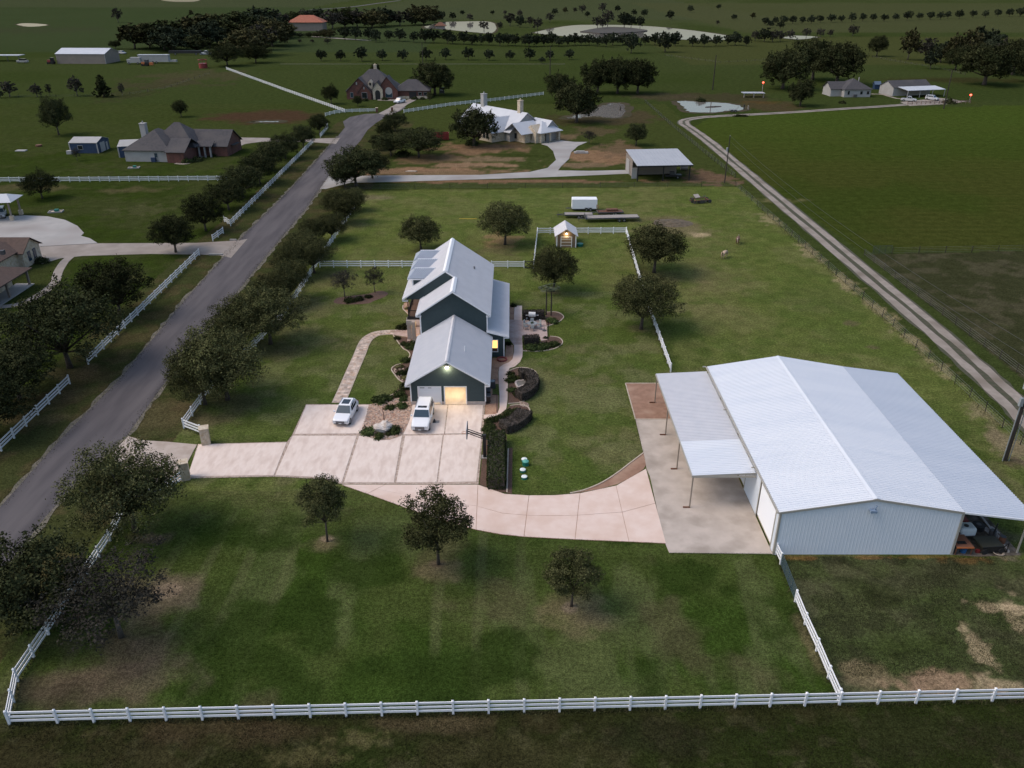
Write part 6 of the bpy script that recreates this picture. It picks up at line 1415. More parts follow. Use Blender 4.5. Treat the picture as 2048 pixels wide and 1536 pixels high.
# scatter stones: each loose stone in beds as one ground cover
mb = MB(); rk = random.Random(9)
def scatter(poly, n, r0, r1):
    P = gps(poly); xs = [p.x for p in P]; ys = [p.y for p in P]; c = 0
    while c < n:
        x, y = rk.uniform(min(xs), max(xs)), rk.uniform(min(ys), max(ys)); ins = False
        for i in range(len(P)):
            a, b = P[i], P[(i + 1) % len(P)]
            if (a.y > y) != (b.y > y) and x < (b.x - a.x) * (y - a.y) / (b.y - a.y) + a.x: ins = not ins
        c += 1
        if ins: r = rk.uniform(r0, r1); mb.ball((x, y, .04), (r, r * rk.uniform(.7, 1.2), r * .6), 5, 3)
scatter(isl, 900, .06, .16); scatter([(738, 810), (760, 806), (790, 797), (822, 793), (824, 809)], 250, .06, .15)
scatter([(786, 735), (800, 730), (808, 735), (806, 765), (790, 748)], 140, .06, .16); scatter([(1040, 804), (1056, 806), (1058, 816), (1040, 812)], 80, .05, .12)
o = link('river_stones', mb.mesh('river_stones'), mat('river_stone', (.42,.29,.22), (.58,.46,.39), 2, .85, island=.35)); o['kind'] = 'stuff'; o['label'] = 'loose tan river stones spread over the planting beds'
# basketball hoop
g = gp(969.5, 914); t = thing('basketball_hoop', 'black basketball hoop with clear backboard leaning over the drive edge', 'basketball hoop', (g.x, g.y, 0))
part('base_plate', MB().box(-.35, .35, -.35, .35, 0, .06), M['conc_far'], t)
part('post', MB().box(-.16, .16, -.16, .16, .06, 2.75), M['black'], t)
for dz in (0, .28): 
    for dy in (-.18, .18): part('arm', MB().beam((-.1, dy, 2.35 + dz), (-1.75, dy, 3.05 + dz), .06, .07), M['black'], t)
part('crank', MB().tube([(.15, 0, 2.2), (.5, 0, 2.0), (.5, 0, 1.5), (.2, 0, 1.4)], .035, 6), M['black'], t)
part('backboard', MB().box(-1.85, -1.8, -.92, .92, 2.75, 3.85), M['board_white'], t)
part('frame', MB().box(-1.80, -1.74, -.92, .92, 2.72, 2.8).box(-1.80, -1.74, -.92, .92, 3.8, 3.88).box(-1.80, -1.74, -.95, -.88, 2.8, 3.8).box(-1.80, -1.74, .88, .95, 2.8, 3.8), M['dark_grey'], t)
part('rim', MB().tube([(-2.12 + .23 * math.cos(k * .5236), .23 * math.sin(k * .5236), 3.0) for k in range(13)], .018, 5), M['orange'], t)
# septic lids
for i_, (px, py, lb) in enumerate(((1048.5, 922, 'white round tank cap on the lawn, farthest of three'), (1045.5, 943, 'white round tank cap on the lawn, middle of three'), (1048.5, 957, 'white round tank cap on the lawn, nearest of three'))):
    g = gp(px, py); t = thing('tank_cap', lb, 'tank cap', (g.x, g.y, 0))
    part('riser', MB().cyl((0, 0, 0), (0, 0, .22), .30, .28, 16), M['green_plastic'], t); part('lid', MB().tube([(0, 0, .22), (0, 0, .28), (0, 0, .33)], [.31, .30, .12], 16), M['white_dome'], t)
g = gp(1051, 930); t = thing('pump_box', 'green plastic pump housing beside the farthest white tank cap', 'housing', (g.x, g.y, 0))
part('barrel', MB().cyl((0, 0, 0), (0, 0, .45), .34, .32, 16), M['green_plastic'], t); part('lid', MB().tube([(0, 0, .45), (0, 0, .5), (0, 0, .6)], [.35, .33, .1], 16), mat('green_lid', (.10,.36,.30), rough=.5), t)
# grill
g = gp(1064, 641); t = thing('gas_grill', 'gas grill with silver lid in front of the dark hedge', 'grill', (g.x, g.y, .055))
part('cabinet', MB().box(-.5, .5, -.3, .3, .1, .82), M['black'], t); part('lid', MB().tube([(-.5, 0, .95), (.5, 0, .95)], .34, 12), mat('steel', (.70,.70,.70), rough=.3), t)
for s in (-1, 1): part('side_shelf', MB().box(*sorted((s * .5, s * .95)), -.28, .28, .8, .85), M['mid_grey'], t)
part('control_panel', MB().box(-.5, .5, -.36, -.3, .7, .85), mat('steel_front', (.5,.5,.5), rough=.3), t)
for x in (-.4, .4): part('wheel', MB().cyl((x, -.3, .1), (x, .3, .1), .1, .1, 8), M['tyre'], t)
g = gp(1054, 640); tag(link('propane_tank', MB().tube([(g.x, g.y, .06), (g.x, g.y, .15), (g.x, g.y, .4), (g.x, g.y, .52)], [.12, .17, .17, .05], 12).mesh('propane_tank'), M['tank'], None, True), 'small white gas bottle left of the grill', 'gas bottle')
# table with chairs
g = gp(1064.5, 656); t = thing('patio_table', 'round grey patio table set with a green plant', 'table', (g.x, g.y, .055))
part('top', MB().cyl((0, 0, .70), (0, 0, .74), .75, .75, 20), M['pipe_grey'], t); part('pedestal', MB().cyl((0, 0, 0), (0, 0, .7), .08, .06, 8), M['dark_grey'], t); part('foot', MB().cyl((0, 0, 0), (0, 0, .04), .35, .3, 12), M['dark_grey'], t)
me = bush_mesh(77, mat('table_plant_leaf', (.02,.06,.03), rough=.6), 300, .12); tp = thing('table_plant', 'green pot plant in the middle of the patio table', 'plant', (g.x, g.y, .79), 0, None, .3); link('foliage', me, None, tp); part('pot', MB().tube([(0, 0, 0), (0, 0, .4)], [.35, .45], 10), M['rust'], tp)
for k in range(6):
    a = math.pi / 2 + k * math.pi / 3; c = thing('patio_chair', ['patio chair at the far side of the round table', 'patio chair at the far left of the round table', 'patio chair at the near left of the round table', 'patio chair at the near side of the round table', 'patio chair at the near right of the round table', 'patio chair at the far right of the round table'][(k + 0) % 6], 'chair', (g.x + 1.12 * math.cos(a), g.y + 1.12 * math.sin(a), .055), a - math.pi / 2, 'chairs around the patio table')
    part('seat', MB().box(-.24, .24, -.24, .24, .42, .46), M['pipe_grey'], c); part('backrest', MB().box(-.24, .24, .2, .25, .46, .95), mat('chair_sling', (.42,.45,.45), rough=.6) if k == 0 else bpy.data.materials['chair_sling'], c)
    for sx in (-1, 1):
        for sy in (-1, 1): part('leg', MB().box(sx * .22 - .02, sx * .22 + .02, sy * .22 - .02, sy * .22 + .02, 0, .42), M['mid_grey'], c)
        part('armrest', MB().box(sx * .24 - .025, sx * .24 + .025, -.22, .22, .64, .67), M['pipe_grey'], c)
g = gp(1089, 662); t = thing('umbrella_stand', 'dark round umbrella stand without umbrella on the patio', 'umbrella stand', (g.x, g.y, .055)); part('base', MB().tube([(0, 0, 0), (0, 0, .08), (0, 0, .14)], [.3, .28, .06], 14), M['dark_grey'], t); part('sleeve', MB().cyl((0, 0, .1), (0, 0, .5), .035, .035, 8), M['dark_grey'], t)
g = gp(1096, 681); t = thing('patio_lamp_post', 'slim black post at the front right corner of the patio', 'post', (g.x, g.y, 0)); part('shaft', MB().cyl((0, 0, 0), (0, 0, 2.9), .05, .05, 8), M['black'], t); part('cap', MB().ball((0, 0, 2.92), .07), M['black'], t)
g = gp(1091, 677); t = thing('potted_plant', 'small dark potted plant at the patio corner post', 'plant', (g.x, g.y, .05), 0, None, .35); link('foliage', BM['k'][0], None, t); part('pot', MB().tube([(0, 0, 0), (0, 0, .5)], [.4, .5], 10), M['dark_grey'], t)
# small garden pool
pl_ = smooth_path(gps([(1031, 766), (1036, 763), (1042, 763), (1050, 762), (1054, 766), (1050, 771), (1042, 774), (1036, 776), (1032, 771)]), 4)
sheet('garden_pool', pl_, M['water'], .16); ribbon('pool_rim', pl_ + [pl_[0]], .22, M['stone_grey'], .2)
# fire ring
g = gp(1004, 720); t = thing('fire_ring', 'low red ring lying on the gravel by the side wing', 'ring', (g.x, g.y, .03))
for k in range(14):
    a = k * 2 * math.pi / 14; part('segment', MB().beam((.62 * math.cos(a - .2), .62 * math.sin(a - .2), .1), (.62 * math.cos(a + .2), .62 * math.sin(a + .2), .1), .16, .2), mat('ring_red', (.22,.055,.05), rough=.7) if k == 0 else bpy.data.materials['ring_red'], t)
# air conditioner and bins at the garage side
g = gp(984, 774); t = thing('air_conditioner', 'grey air conditioner box beside the garage wall', 'air conditioner', (g.x, g.y, 0)); part('cabinet', MB().box(-.42, .42, -.42, .42, 0, .85), M['dark_grey'], t); part('fan_grille', MB().cyl((0, 0, .85), (0, 0, .88), .34, .34, 14), M['pipe_grey'], t)
for i_, (px, py) in enumerate(((976, 795), (976, 806))):
    g = gp(px, py); t = thing('wheelie_bin', ['rear', 'front'][i_] + ' dark wheelie bin by the garage side wall', 'bin', (g.x, g.y, .02)); part('tub', MB().add([(-.25, -.3, .1), (.25, -.3, .1), (.25, .25, .1), (-.25, .25, .1), (-.32, -.38, 1.0), (.32, -.38, 1.0), (.32, .32, 1.0), (-.32, .32, 1.0)], [(3, 2, 1, 0), (4, 5, 6, 7), (0, 1, 5, 4), (1, 2, 6, 5), (2, 3, 7, 6), (3, 0, 4, 7)]), M['black'], t); part('lid', MB().add([(-.34, -.42, 1.0), (.34, -.42, 1.0), (.34, .34, 1.0), (-.34, .34, 1.0), (-.3, -.36, 1.08), (.3, -.36, 1.08), (.3, .34, 1.14), (-.3, .34, 1.14)], [(4, 5, 6, 7), (0, 1, 5, 4), (1, 2, 6, 5), (2, 3, 7, 6), (3, 0, 4, 7)]), M['dark_grey'], t)
    for s in (-1, 1): part('wheel', MB().cyl((s * .25, .25, .12), (s * .31, .25, .12), .12, .12, 10), M['tyre'], t)
g = gp(869, 845); t = thing('tool_wedge', 'small dark wedge with grey plate beside the SUV door', 'wedge', (g.x, g.y, .064)); part('block', MB().add([(-.2, -.2, 0), (.15, -.2, 0), (.15, .2, 0), (-.2, .2, 0), (-.05, -.05, .4), (.05, -.05, .4), (.05, .05, .4), (-.05, .05, .4)], [(4, 5, 6, 7), (0, 1, 5, 4), (1, 2, 6, 5), (2, 3, 7, 6), (3, 0, 4, 7)]), M['black'], t); part('plate', MB().box(.0, .55, -.2, .35, 0, .03), M['mid_grey'], t)
g = gp(935, 438); tag(link('yellow_strap', MB().tube([(g.x - 1.7, g.y, .04), (g.x - .5, g.y + .05, .04), (g.x + .8, g.y - .02, .04), (g.x + 2, g.y + .03, .04)], .08, 6).mesh('yellow_strap'), M['yellow']), 'long yellow strap lying in the grass behind the house', 'strap')
# bicycle-like frame and wheelbarrow under the carport
g = gp(1321, 790); t = thing('fire_pit_frame', 'dark metal fire pit frame on the brown gravel beneath the carport edge', 'fire pit', (g.x + .6, g.y, .03))
part('bowl', MB().tube([(0, 0, .25), (0, 0, .35), (0, 0, .6)], [.2, .45, .55], 12), M['black'], t)
for k in range(4): a = k * 1.571 + .4; part('leg', MB().beam((.4 * math.cos(a), .4 * math.sin(a), 0), (.4 * math.cos(a), .4 * math.sin(a), .4), .05, .05), M['black'], t)
part('grate', MB().box(-.5, .5, -.04, .04, .62, .66).box(-.04, .04, -.5, .5, .66, .69), M['rust'], t)
# things under the right lean-to
g = gp(1925, 1084); t = thing('work_table', 'rust orange table under the right barn lean-to', 'table', (39.75, 57.05, 0)); part('top', MB().box(-.75, .75, -.9, .9, .85, .92), mat('table_orange', (.22,.09,.05), rough=.7), t); part('edge_board', MB().box(-.75, .75, -.96, -.9, .8, .92), M['orange'], t)
part('tool_tray', MB().box(-.45, .3, -.45, -.1, .92, .97), M['black'], t)
for x in (-.68, .68):
    for y in (-.8, .8): part('leg', MB().box(x - .04, x + .04, y - .04, y + .04, 0, .85), M['rust'], t)
for x, m, lb in ((39.3, 'dark_grey', 'dark bucket beneath the orange table'), (39.95, 'blue', 'blue bucket beneath the orange table')):
    tag(link('bucket', MB().tube([(x, 56.62, .02), (x, 56.62, .5)], [.24, .29], 14).mesh('bucket'), M[m]), lb, 'bucket')
t = thing('water_tank', 'white plastic tank with black cap under the right lean-to', 'tank', (41.05, 58.75, 0)); mb = MB().box(-.75, .75, -.6, .6, .45, 1.35)
o = part('shell', mb, M['tank'], t); bv = o.modifiers.new('b', 'BEVEL'); bv.width = .25; bv.segments = 4
part('cap', MB().cyl((-.1, -.1, 1.35), (-.1, -.1, 1.42), .2, .2, 12), M['black'], t); part('stand', MB().box(-.7, -.6, -.5, .5, 0, .5).box(.6, .7, -.5, .5, 0, .5), M['dark_grey'], t)
t = thing('lawn_tractor', 'red lawn tractor with black tyres under the right lean-to', 'tractor', (41.5, 60.9, 0)); part('hood', MB().box(-.4, .4, -1.0, .0, .5, 1.0), M['red'], t); part('seat', MB().box(-.25, .25, .3, .7, .75, .85).box(-.25, .25, .65, .75, .85, 1.2), M['black'], t); part('deck', MB().box(-.65, .65, -.4, .6, .2, .4), M['red'], t)
for x in (-.55, .55):
    part('wheel', MB().cyl((x - .13, .55, .38), (x + .13, .55, .38), .38, .38, 14), M['tyre'], t); part('wheel', MB().cyl((x - .1, -.8, .28), (x + .1, -.8, .28), .28, .28, 12), M['tyre'], t)
t = thing('tractor_tyre', 'black tractor tyre lying beside the white tank', 'tyre', (43.0, 60.0, 0)); part('tyre', MB().cyl((0, 0, 0), (0, 0, .5), .55, .55, 18), M['tyre'], t); part('hub', MB().cyl((0, 0, .5), (0, 0, .53), .22, .22, 10), M['dark_grey'], t)
t = thing('utility_machine', 'dark green low machine with upright handle under the right lean-to', 'machine', (42.35, 57.15, 0), .1); part('deck', MB().box(-1.0, 1.0, -.7, .8, .55, .75), mat('dark_olive', (.035,.035,.022), rough=.7), t); part('side_panel', MB().box(-1.0, 1.0, -.75, -.7, .2, .75), M['black'], t); part('handle', MB().beam((.9, .8, .5), (1.2, 1.0, 1.9), .09, .09), M['black'], t); part('bar', MB().tube([(1.0, -.7, .6), (1.35, -.7, 1.05), (1.35, -.75, .1)], .05, 6), M['black'], t)
for x in (-.8, .8): part('wheel', MB().cyl((x, -.85, .28), (x, -.72, .28), .28, .28, 12), M['tyre'], t)
for i_, (x, y, l, a) in enumerate(((44.0, 61.5, 6.0, 1.55), (43.9, 58.0, 3, 1.4))):
    tag(link('timber', MB().beam((x, y - l / 2, .12), (x + .3, y + l / 2, .12), .2, .2).mesh('timber'), M['wood_grey']), ['long', 'short'][i_] + ' weathered timber lying under the right lean-to', 'timber')
for i_, (x, y, m, lb) in enumerate(((43.5, 58.6, 'dark_grey', 'dark steel drum right of the low machine'), (43.9, 57.7, 'rust', 'rusty steel drum at the right of the lean-to clutter'), (40.1, 58.4, 'rust', 'rusty drum between orange table and white tank'))):
    t = thing('steel_drum', lb, 'drum', (x, y, 0)); part('shell', MB().tube([(0, 0, 0), (0, 0, .28), (0, 0, .3), (0, 0, .58), (0, 0, .6), (0, 0, .88)], [.28, .28, .295, .295, .28, .28], 14), M[m], t); part('lid', MB().cyl((0, 0, .88), (0, 0, .9), .26, .26, 14), M['black'], t)
t = thing('fuel_can', 'small red fuel can on the ground before the low machine', 'fuel can', (41.2, 56.55, 0)); part('can', MB().box(-.16, .16, -.1, .1, 0, .34), M['red'], t); part('handle', MB().beam((-.1, 0, .38), (.1, 0, .38), .04, .04), M['red'], t); part('spout', MB().cyl((.12, 0, .34), (.2, 0, .46), .03, .02, 6), M['black'], t)
t = thing('hose_coil', 'coil of pale hose lying on the soil under the lean-to', 'hose', (43.0, 56.5, 0)); part('hose', MB().tube([((.32 + .004 * k) * math.cos(k * .5), (.32 + .004 * k) * math.sin(k * .5), .04 + .002 * k) for k in range(50)], .025, 5), M['edging'], t)
t = thing('wood_pallet', 'weathered wooden pallet leaning by the lean-to post', 'pallet', (44.0, 59.6, 0), .2)
for k in range(6): part('board', MB().box(-.55, .55, -.5 + k * .18, -.38 + k * .18, .1, .125), M['wood_grey'], t)
for k in range(3): part('runner', MB().box(-.55 + k * .51, -.47 + k * .51, -.5, .52, .0, .1), M['wood_grey'], t)
# manure heap
g = gp(1345, 446); gx_, gy_ = np.meshgrid(np.linspace(-4.5, 4.5, 46), np.linspace(-3.5, 3.5, 36)); rr_ = np.sqrt((gx_ / 4.3) ** 2 + (gy_ / 3.3) ** 2)
hz_ = np.clip(1 - rr_, 0, 1) ** .7 * (.15 + 1.1 * np.maximum(0, fbm(gx_ + 50, gy_ + 50, 1.6, 5) - .38)) - .03; mb = MB()
mb.add([(gx_[i, j], gy_[i, j], hz_[i, j]) for i in range(36) for j in range(46)], [(i * 46 + j, i * 46 + j + 1, (i + 1) * 46 + j + 1, (i + 1) * 46 + j) for i in range(35) for j in range(45)])
o = link('soil_heap', mb.mesh('soil_heap'), mat('heap', (.12,.092,.06), (.07,.055,.034), 1.5, .95, bump=.5), None); o.location = (g.x, g.y, 0); tag(o, 'low heap of brown soil behind the large round oak', 'soil heap')

# ------------------------------------------------------------------ neighbours
def prt(t, name, mb, m, parent=None): return part(name, mb, m, parent or t)
def hip(mb, x0, x1, y0, y1, z, h, o=.5):
    x0 -= o; x1 += o; y0 -= o; y1 += o; w, d = x1 - x0, y1 - y0
    if w >= d: r0, r1 = (x0 + d / 2, (y0 + y1) / 2), (x1 - d / 2, (y0 + y1) / 2)
    else: r0, r1 = ((x0 + x1) / 2, y0 + w / 2), ((x0 + x1) / 2, y1 - w / 2)
    vs = [(x0, y0, z), (x1, y0, z), (x1, y1, z), (x0, y1, z), (*r0, z + h), (*r1, z + h)]
    fs = [(0, 1, 5, 4), (2, 3, 4, 5), (1, 2, 5), (3, 0, 4)] if w >= d else [(0, 1, 4), (1, 2, 5, 4), (2, 3, 5), (3, 0, 4, 5)]
    return mb.add(vs + [(v[0], v[1], z - .15) for v in vs[:4]], fs + [(0, 6, 7, 1), (1, 7, 8, 2), (2, 8, 9, 3), (3, 9, 6, 0), (9, 8, 7, 6)])
def gable(mb, x0, x1, y0, y1, z, h, axis='x', o=.5, t=.14):
    """Gable roof, ridge along axis."""
    if axis == 'x':
        ym = (y0 + y1) / 2; k = h / (ym - y0)
        p = [(y0 - o, z - o * k), (ym, z + h), (y1 + o, z - o * k)]
        vs = [(x0 - o, a, b) for a, b in p] + [(x1 + o, a, b) for a, b in p] + [(x0 - o, a, b - t) for a, b in p] + [(x1 + o, a, b - t) for a, b in p]
    else:
        xm = (x0 + x1) / 2; k = h / (xm - x0)
        p = [(x1 + o, z - o * k), (xm, z + h), (x0 - o, z - o * k)]
        vs = [(a, y0 - o, b) for a, b in p] + [(a, y1 + o, b) for a, b in p] + [(a, y0 - o, b - t) for a, b in p] + [(a, y1 + o, b - t) for a, b in p]
    return mb.add(vs, [(0, 3, 4, 1), (1, 4, 5, 2), (6, 7, 10, 9), (7, 8, 11, 10), (0, 1, 7, 6), (1, 2, 8, 7), (3, 9, 10, 4), (4, 10, 11, 5), (0, 6, 9, 3), (2, 5, 11, 8)])
def gwall(mb, x0, x1, y0, y1, z, h, axis='x'):
    """Wall block incl. gable ends."""
    if axis == 'x':
        ym = (y0 + y1) / 2; p = [(y0, 0), (y1, 0), (y1, z), (ym, z + h), (y0, z)]; vs = [(x0, a, b) for a, b in p] + [(x1, a, b) for a, b in p]
    else:
        xm = (x0 + x1) / 2; p = [(x1, 0), (x0, 0), (x0, z), (xm, z + h), (x1, z)]; vs = [(a, y0, b) for a, b in p] + [(a, y1, b) for a, b in p]
    return mb.add(vs, [(4, 3, 2, 1, 0), (5, 6, 7, 8, 9)] + [(i, (i + 1) % 5, 5 + (i + 1) % 5, 5 + i) for i in range(5)])
def win(t, x, y, z, w, h, face='f', m='glass', fr='wall_far'):
    d = .06
    if face == 'f': f = part('window', MB().box(x - w / 2 - .1, x + w / 2 + .1, y - d, y, z - .1, z + h + .1), M[fr], t); part('pane', MB().box(x - w / 2, x + w / 2, y - d - .02, y - d, z, z + h), M[m], f)
    else: f = part('window', MB().box(x, x + d, y - w / 2 - .1, y + w / 2 + .1, z - .1, z + h + .1), M[fr], t); part('pane', MB().box(x + d, x + d + .02, y - w / 2, y + w / 2, z, z + h), M[m], f)
def chimney(t, x, y, z0, z1, m, r=.5): 
    c = part('chimney', MB().box(x - r, x + r, y - r, y + r, z0, z1), M[m], t); part('chimney_cap', MB().box(x - r - .1, x + r + .1, y - r - .1, y + r + .1, z1, z1 + .15).cyl((x, y, z1 + .15), (x, y, z1 + .7), .2, .16, 8), M[m], c)
# N1 grey hipped house with red brick wing
t = thing('grey_roofed_house', 'white and red brick house with dark grey hipped roof on the left', 'house', (-105, 222.5, 0), math.radians(-4))
prt(t, 'wall', MB().box(0, 12, 0, 15, 0, 3), M['wall_far']); prt(t, 'brick_wall', MB().box(12.02, 16.8, -1.0, 12, 0, 3), M['brick'])
prt(t, 'wing_wall', gwall(MB(), 14.0, 25.0, 8.5, 19, 3.0, 3.4, 'x'), M['brick'])
r = prt(t, 'roof', hip(MB(), 0, 12.5, 0, 15, 3.05, 4.4), M['shingle']); prt(t, 'roof', hip(MB(), 4, 17.5, 5, 17, 3.1, 5.6, .2), M['shingle']); prt(t, 'roof', gable(MB(), 12.2, 17, -1.0, 9, 3.05, 2.6, 'x', .4), M['shingle']); prt(t, 'wing_roof', gable(MB(), 12, 25.0, 8.5, 19, 3.05, 3.4, 'x', .45), M['shingle'])
chimney(t, 2.2, 8.5, 4, 8.6, 'wall_far', .75); win(t, 8.6, 0, 1.2, .8, 1.1, 'f', 'glass_blue'); prt(t, 'utility_box', MB().box(7.3, 8.5, -.7, -.05, .1, 1.2), M['blue_wall'])
for x in (17.6, 19.2, 20.8): prt(t, 'porch_column', MB().box(x - .2, x + .2, 6.9, 7.3, 0, 3.0), M['wall_far'])
prt(t, 'porch_roof', MB().add([(16.8, 6.6, 3.0), (21.6, 6.6, 3.0), (21.6, 9, 4.1), (16.8, 9, 4.1), (16.8, 6.6, 2.85), (21.6, 6.6, 2.85), (21.6, 9, 3.95), (16.8, 9, 3.95)], [(0, 1, 2, 3), (7, 6, 5, 4), (0, 4, 5, 1), (1, 5, 6, 2), (2, 6, 7, 3), (3, 7, 4, 0)]), M['shingle'])
prt(t, 'garage_hood', MB().box(25.0, 25.9, 11.5, 16, 2.4, 2.6), M['shingle']); prt(t, 'garage_door', MB().box(25.0, 25.08, 11.8, 15.7, 0, 2.3), M['brick'])
prt(t, 'trim_board', MB().box(-.1, .1, -.05, .02, 0, 3.0), M['wall_far'])
def blue_shed(loc, rz, label, L_=7.8, D_=7.5, z=2.9):
    t = thing('blue_shed', label, 'shed', loc, rz)
    prt(t, 'wall', gwall(MB(), 0, L_, 0, D_, z, 1.0, 'x'), M['blue_wall']); prt(t, 'roof', gable(MB(), 0, L_, 0, D_, z + .05, 1.0, 'x', .15, .1), M['wall_far'])
    for x in (0, L_): prt(t, 'corner_trim', MB().box(x - .15, x + .15, -.08, .1, 0, z), M['wall_far'])
    prt(t, 'roll_up_door', MB().box(L_, L_ + .08, 1.8, 4.6, 0, 2.6), M['wall_far']); prt(t, 'side_door', MB().box(L_, L_ + .08, 5.4, 6.4, 0, 2.2), M['wall_far']); win(t, L_ * .38, 0, 1.1, 1.3, 1.0, 'f', 'glass', 'wall_far'); return t
blue_shed((-125.5, 233.6, 0), math.radians(0), 'dark blue metal shed with white roof on the far left lawn')
blue_shed((-109, 227.5, 0), math.radians(12), 'blue shed half hidden behind the grey roofed house', 6, 9, 3.0)
g = gp(140, 308); tag(link('white_box', MB().box(g.x - .7, g.x + .7, g.y - .5, g.y + .5, 0, .9).add([(g.x - .75, g.y - .55, .9), (g.x + .75, g.y - .55, .9), (g.x + .75, g.y + .55, .9), (g.x - .75, g.y + .55, .9), (g.x, g.y, 1.1)], [(0, 1, 4), (1, 2, 4), (2, 3, 4), (3, 0, 4)]).mesh('white_box'), M['wall_far']), 'white chest at the left corner of the blue shed', 'chest')
for (px, py, lb) in ((268, 336, 'low sandbox with green toy on the lawn before the grey roofed house'), (112, 424, 'low frame with green toy on the lawn beside the pale court')):
    g = gp(px, py); t = thing('sandbox', lb, 'sandbox', (g.x, g.y, 0), .2); prt(t, 'frame', MB().box(-1.4, 1.4, -.9, -.75, 0, .25).box(-1.4, 1.4, .75, .9, 0, .25).box(-1.4, -1.25, -.75, .75, 0, .25).box(1.25, 1.4, -.75, .75, 0, .25), M['conc_far']); prt(t, 'toy', MB().box(-.2, .6, -.3, .4, .05, .6), M['green_plastic']); prt(t, 'sand', MB().box(-1.25, 1.25, -.75, .75, 0, .08), M['edging'])
g = gp(44, 302); tag(link('white_sheet', MB().box(g.x - 1.6, g.x + 1.2, g.y - .8, g.y + .8, 0, .25).mesh('white_sheet'), M['wall_far']), 'white slab lying in the far left pasture', 'slab')
g = gp(78, 293); tag(link('rust_trough', MB().tube([(g.x, g.y, 0), (g.x, g.y, .5)], [.8, .9], 12).mesh('rust_trough'), M['rust']), 'round rusty trough in the far left pasture', 'trough')
# N2 brown roof at left edge with carport
ga = gp(40, 603)
t = thing('brown_roofed_house', 'brown shingled stone house cut by the left edge', 'house', (-84.4, 136.2, 0), 0)
prt(t, 'wall', MB().box(-22, 2.6, -40, -11.6, 0, 3.0), M['stone']); prt(t, 'rear_wall', MB().box(-20, -1.0, -11.58, 1.4, 0, 3.0), M['stone']); prt(t, 'roof', hip(MB(), -22, 5.8, -40, -11.4, 3.0, 5.6, .4), M['shingle_brown']); prt(t, 'roof', hip(MB(), -22, -.9, -20, 1.6, 3.02, 4.6, .3), M['shingle_brown'])
prt(t, 'gable_wall', gwall(MB(), -9, 0, -2.8, 2.7, 3.0, 1.7, 'x'), M['stone']); prt(t, 'gable_roof', gable(MB(), -11, 0, -2.8, 2.7, 3.05, 1.7, 'x', .45), M['shingle_brown'])
win(t, 0, -.9, .9, .7, 1.5, 's', 'glass_blue', 'blue_wall'); win(t, 0, .8, .9, .7, 1.5, 's', 'glass_blue', 'blue_wall')
for y in (-11.1, -17, -23, -29): prt(t, 'porch_column', MB().box(4.95, 5.25, y - .15, y + .15, 0, 2.9), M['wall_beige'])
prt(t, 'porch_floor', MB().box(2.6, 5.6, -34, -10.6, 0, .12), M['conc_far']); prt(t, 'front_door', MB().box(2.6, 2.66, -19, -17.8, .12, 2.3), M['black']); win(t, 2.6, -14, .9, 1.4, 1.4, 's'); win(t, 2.6, -22, .9, 1.4, 1.4, 's')
prt(t, 'roof_vent', MB().box(-.2, .4, -8.2, -7.6, 4.2, 4.9), M['dark_grey'])
gc = gp(43, 429)
t = thing('carport', 'pale carport roof on stone footed columns at the left edge', 'carport', (gc.x, gc.y, 0), math.radians(8))
prt(t, 'roof', MB().add([(-12, -5.5, 3.9), (1.0, -5.5, 3.9), (1.0, 1.0, 3.9), (-12, 1.0, 3.9), (-12, -2.2, 5.0), (-.8, -2.2, 5.0)], [(0, 1, 5, 4), (1, 2, 5), (2, 3, 4, 5), (3, 0, 4), (3, 2, 1, 0)]), M['roof_far_white'])
for x, y in ((0, 0), (0, -4.6), (-8, 0), (-8, -4.6)): c = prt(t, 'column', MB().box(x - .15, x + .15, y - .15, y + .15, 0, 3.9), M['wall_beige']); prt(t, 'footing', MB().box(x - .35, x + .35, y - .35, y + .35, 0, 1.0), M['stone'], c)
# N3 brick house
t = thing('brick_house', 'red brick house with steep grey roof and stone entrance arch at the lane head', 'house', (-66.5, 342, 0), 0)
prt(t, 'wall', MB().box(0, 18, 3, 18, 0, 3.2), M['brick']); prt(t, 'left_gable', gwall(MB(), -.5, 10.0, 1.2, 10, 3.2, 5.0, 'y'), M['brick']); prt(t, 'small_gable', gwall(MB(), 4.2, 9.6, .2, 5, 2.9, 3.0, 'y'), M['brick'])
prt(t, 'entry_gable', gwall(MB(), 10.2, 14.2, .6, 6, 4.2, 2.6, 'y'), M['stone']); prt(t, 'right_gable', gwall(MB(), 11.8, 20.2, 1.6, 9, 3.6, 5.0, 'y'), M['brick'])
prt(t, 'garage_wall', MB().box(20.2, 32.5, 3.4, 14, 0, 3.1), M['brick']); prt(t, 'stone_base', MB().box(20.2, 24.5, 3.3, 3.4, 0, 1.0).box(27.6, 32.5, 3.3, 3.4, 0, 1.0), M['stone'])
prt(t, 'main_roof', hip(MB(), -.5, 19.5, 2.5, 19, 3.2, 7.4, .5), M['shingle']); prt(t, 'left_roof', gable(MB(), -.5, 10.0, 1.2, 9, 3.25, 5.0, 'y', .4), M['shingle']); prt(t, 'small_roof', gable(MB(), 4.2, 9.6, .2, 4, 2.95, 3.0, 'y', .3), M['shingle']); prt(t, 'entry_roof', gable(MB(), 10.2, 14.2, .6, 6, 4.25, 2.6, 'y', .3), M['shingle']); prt(t, 'right_roof', gable(MB(), 11.8, 20.2, 1.6, 9, 3.65, 5.0, 'y', .4), M['shingle']); prt(t, 'garage_roof', hip(MB(), 18.5, 32.5, 3.4, 14, 3.1, 3.8, .5), M['shingle'])
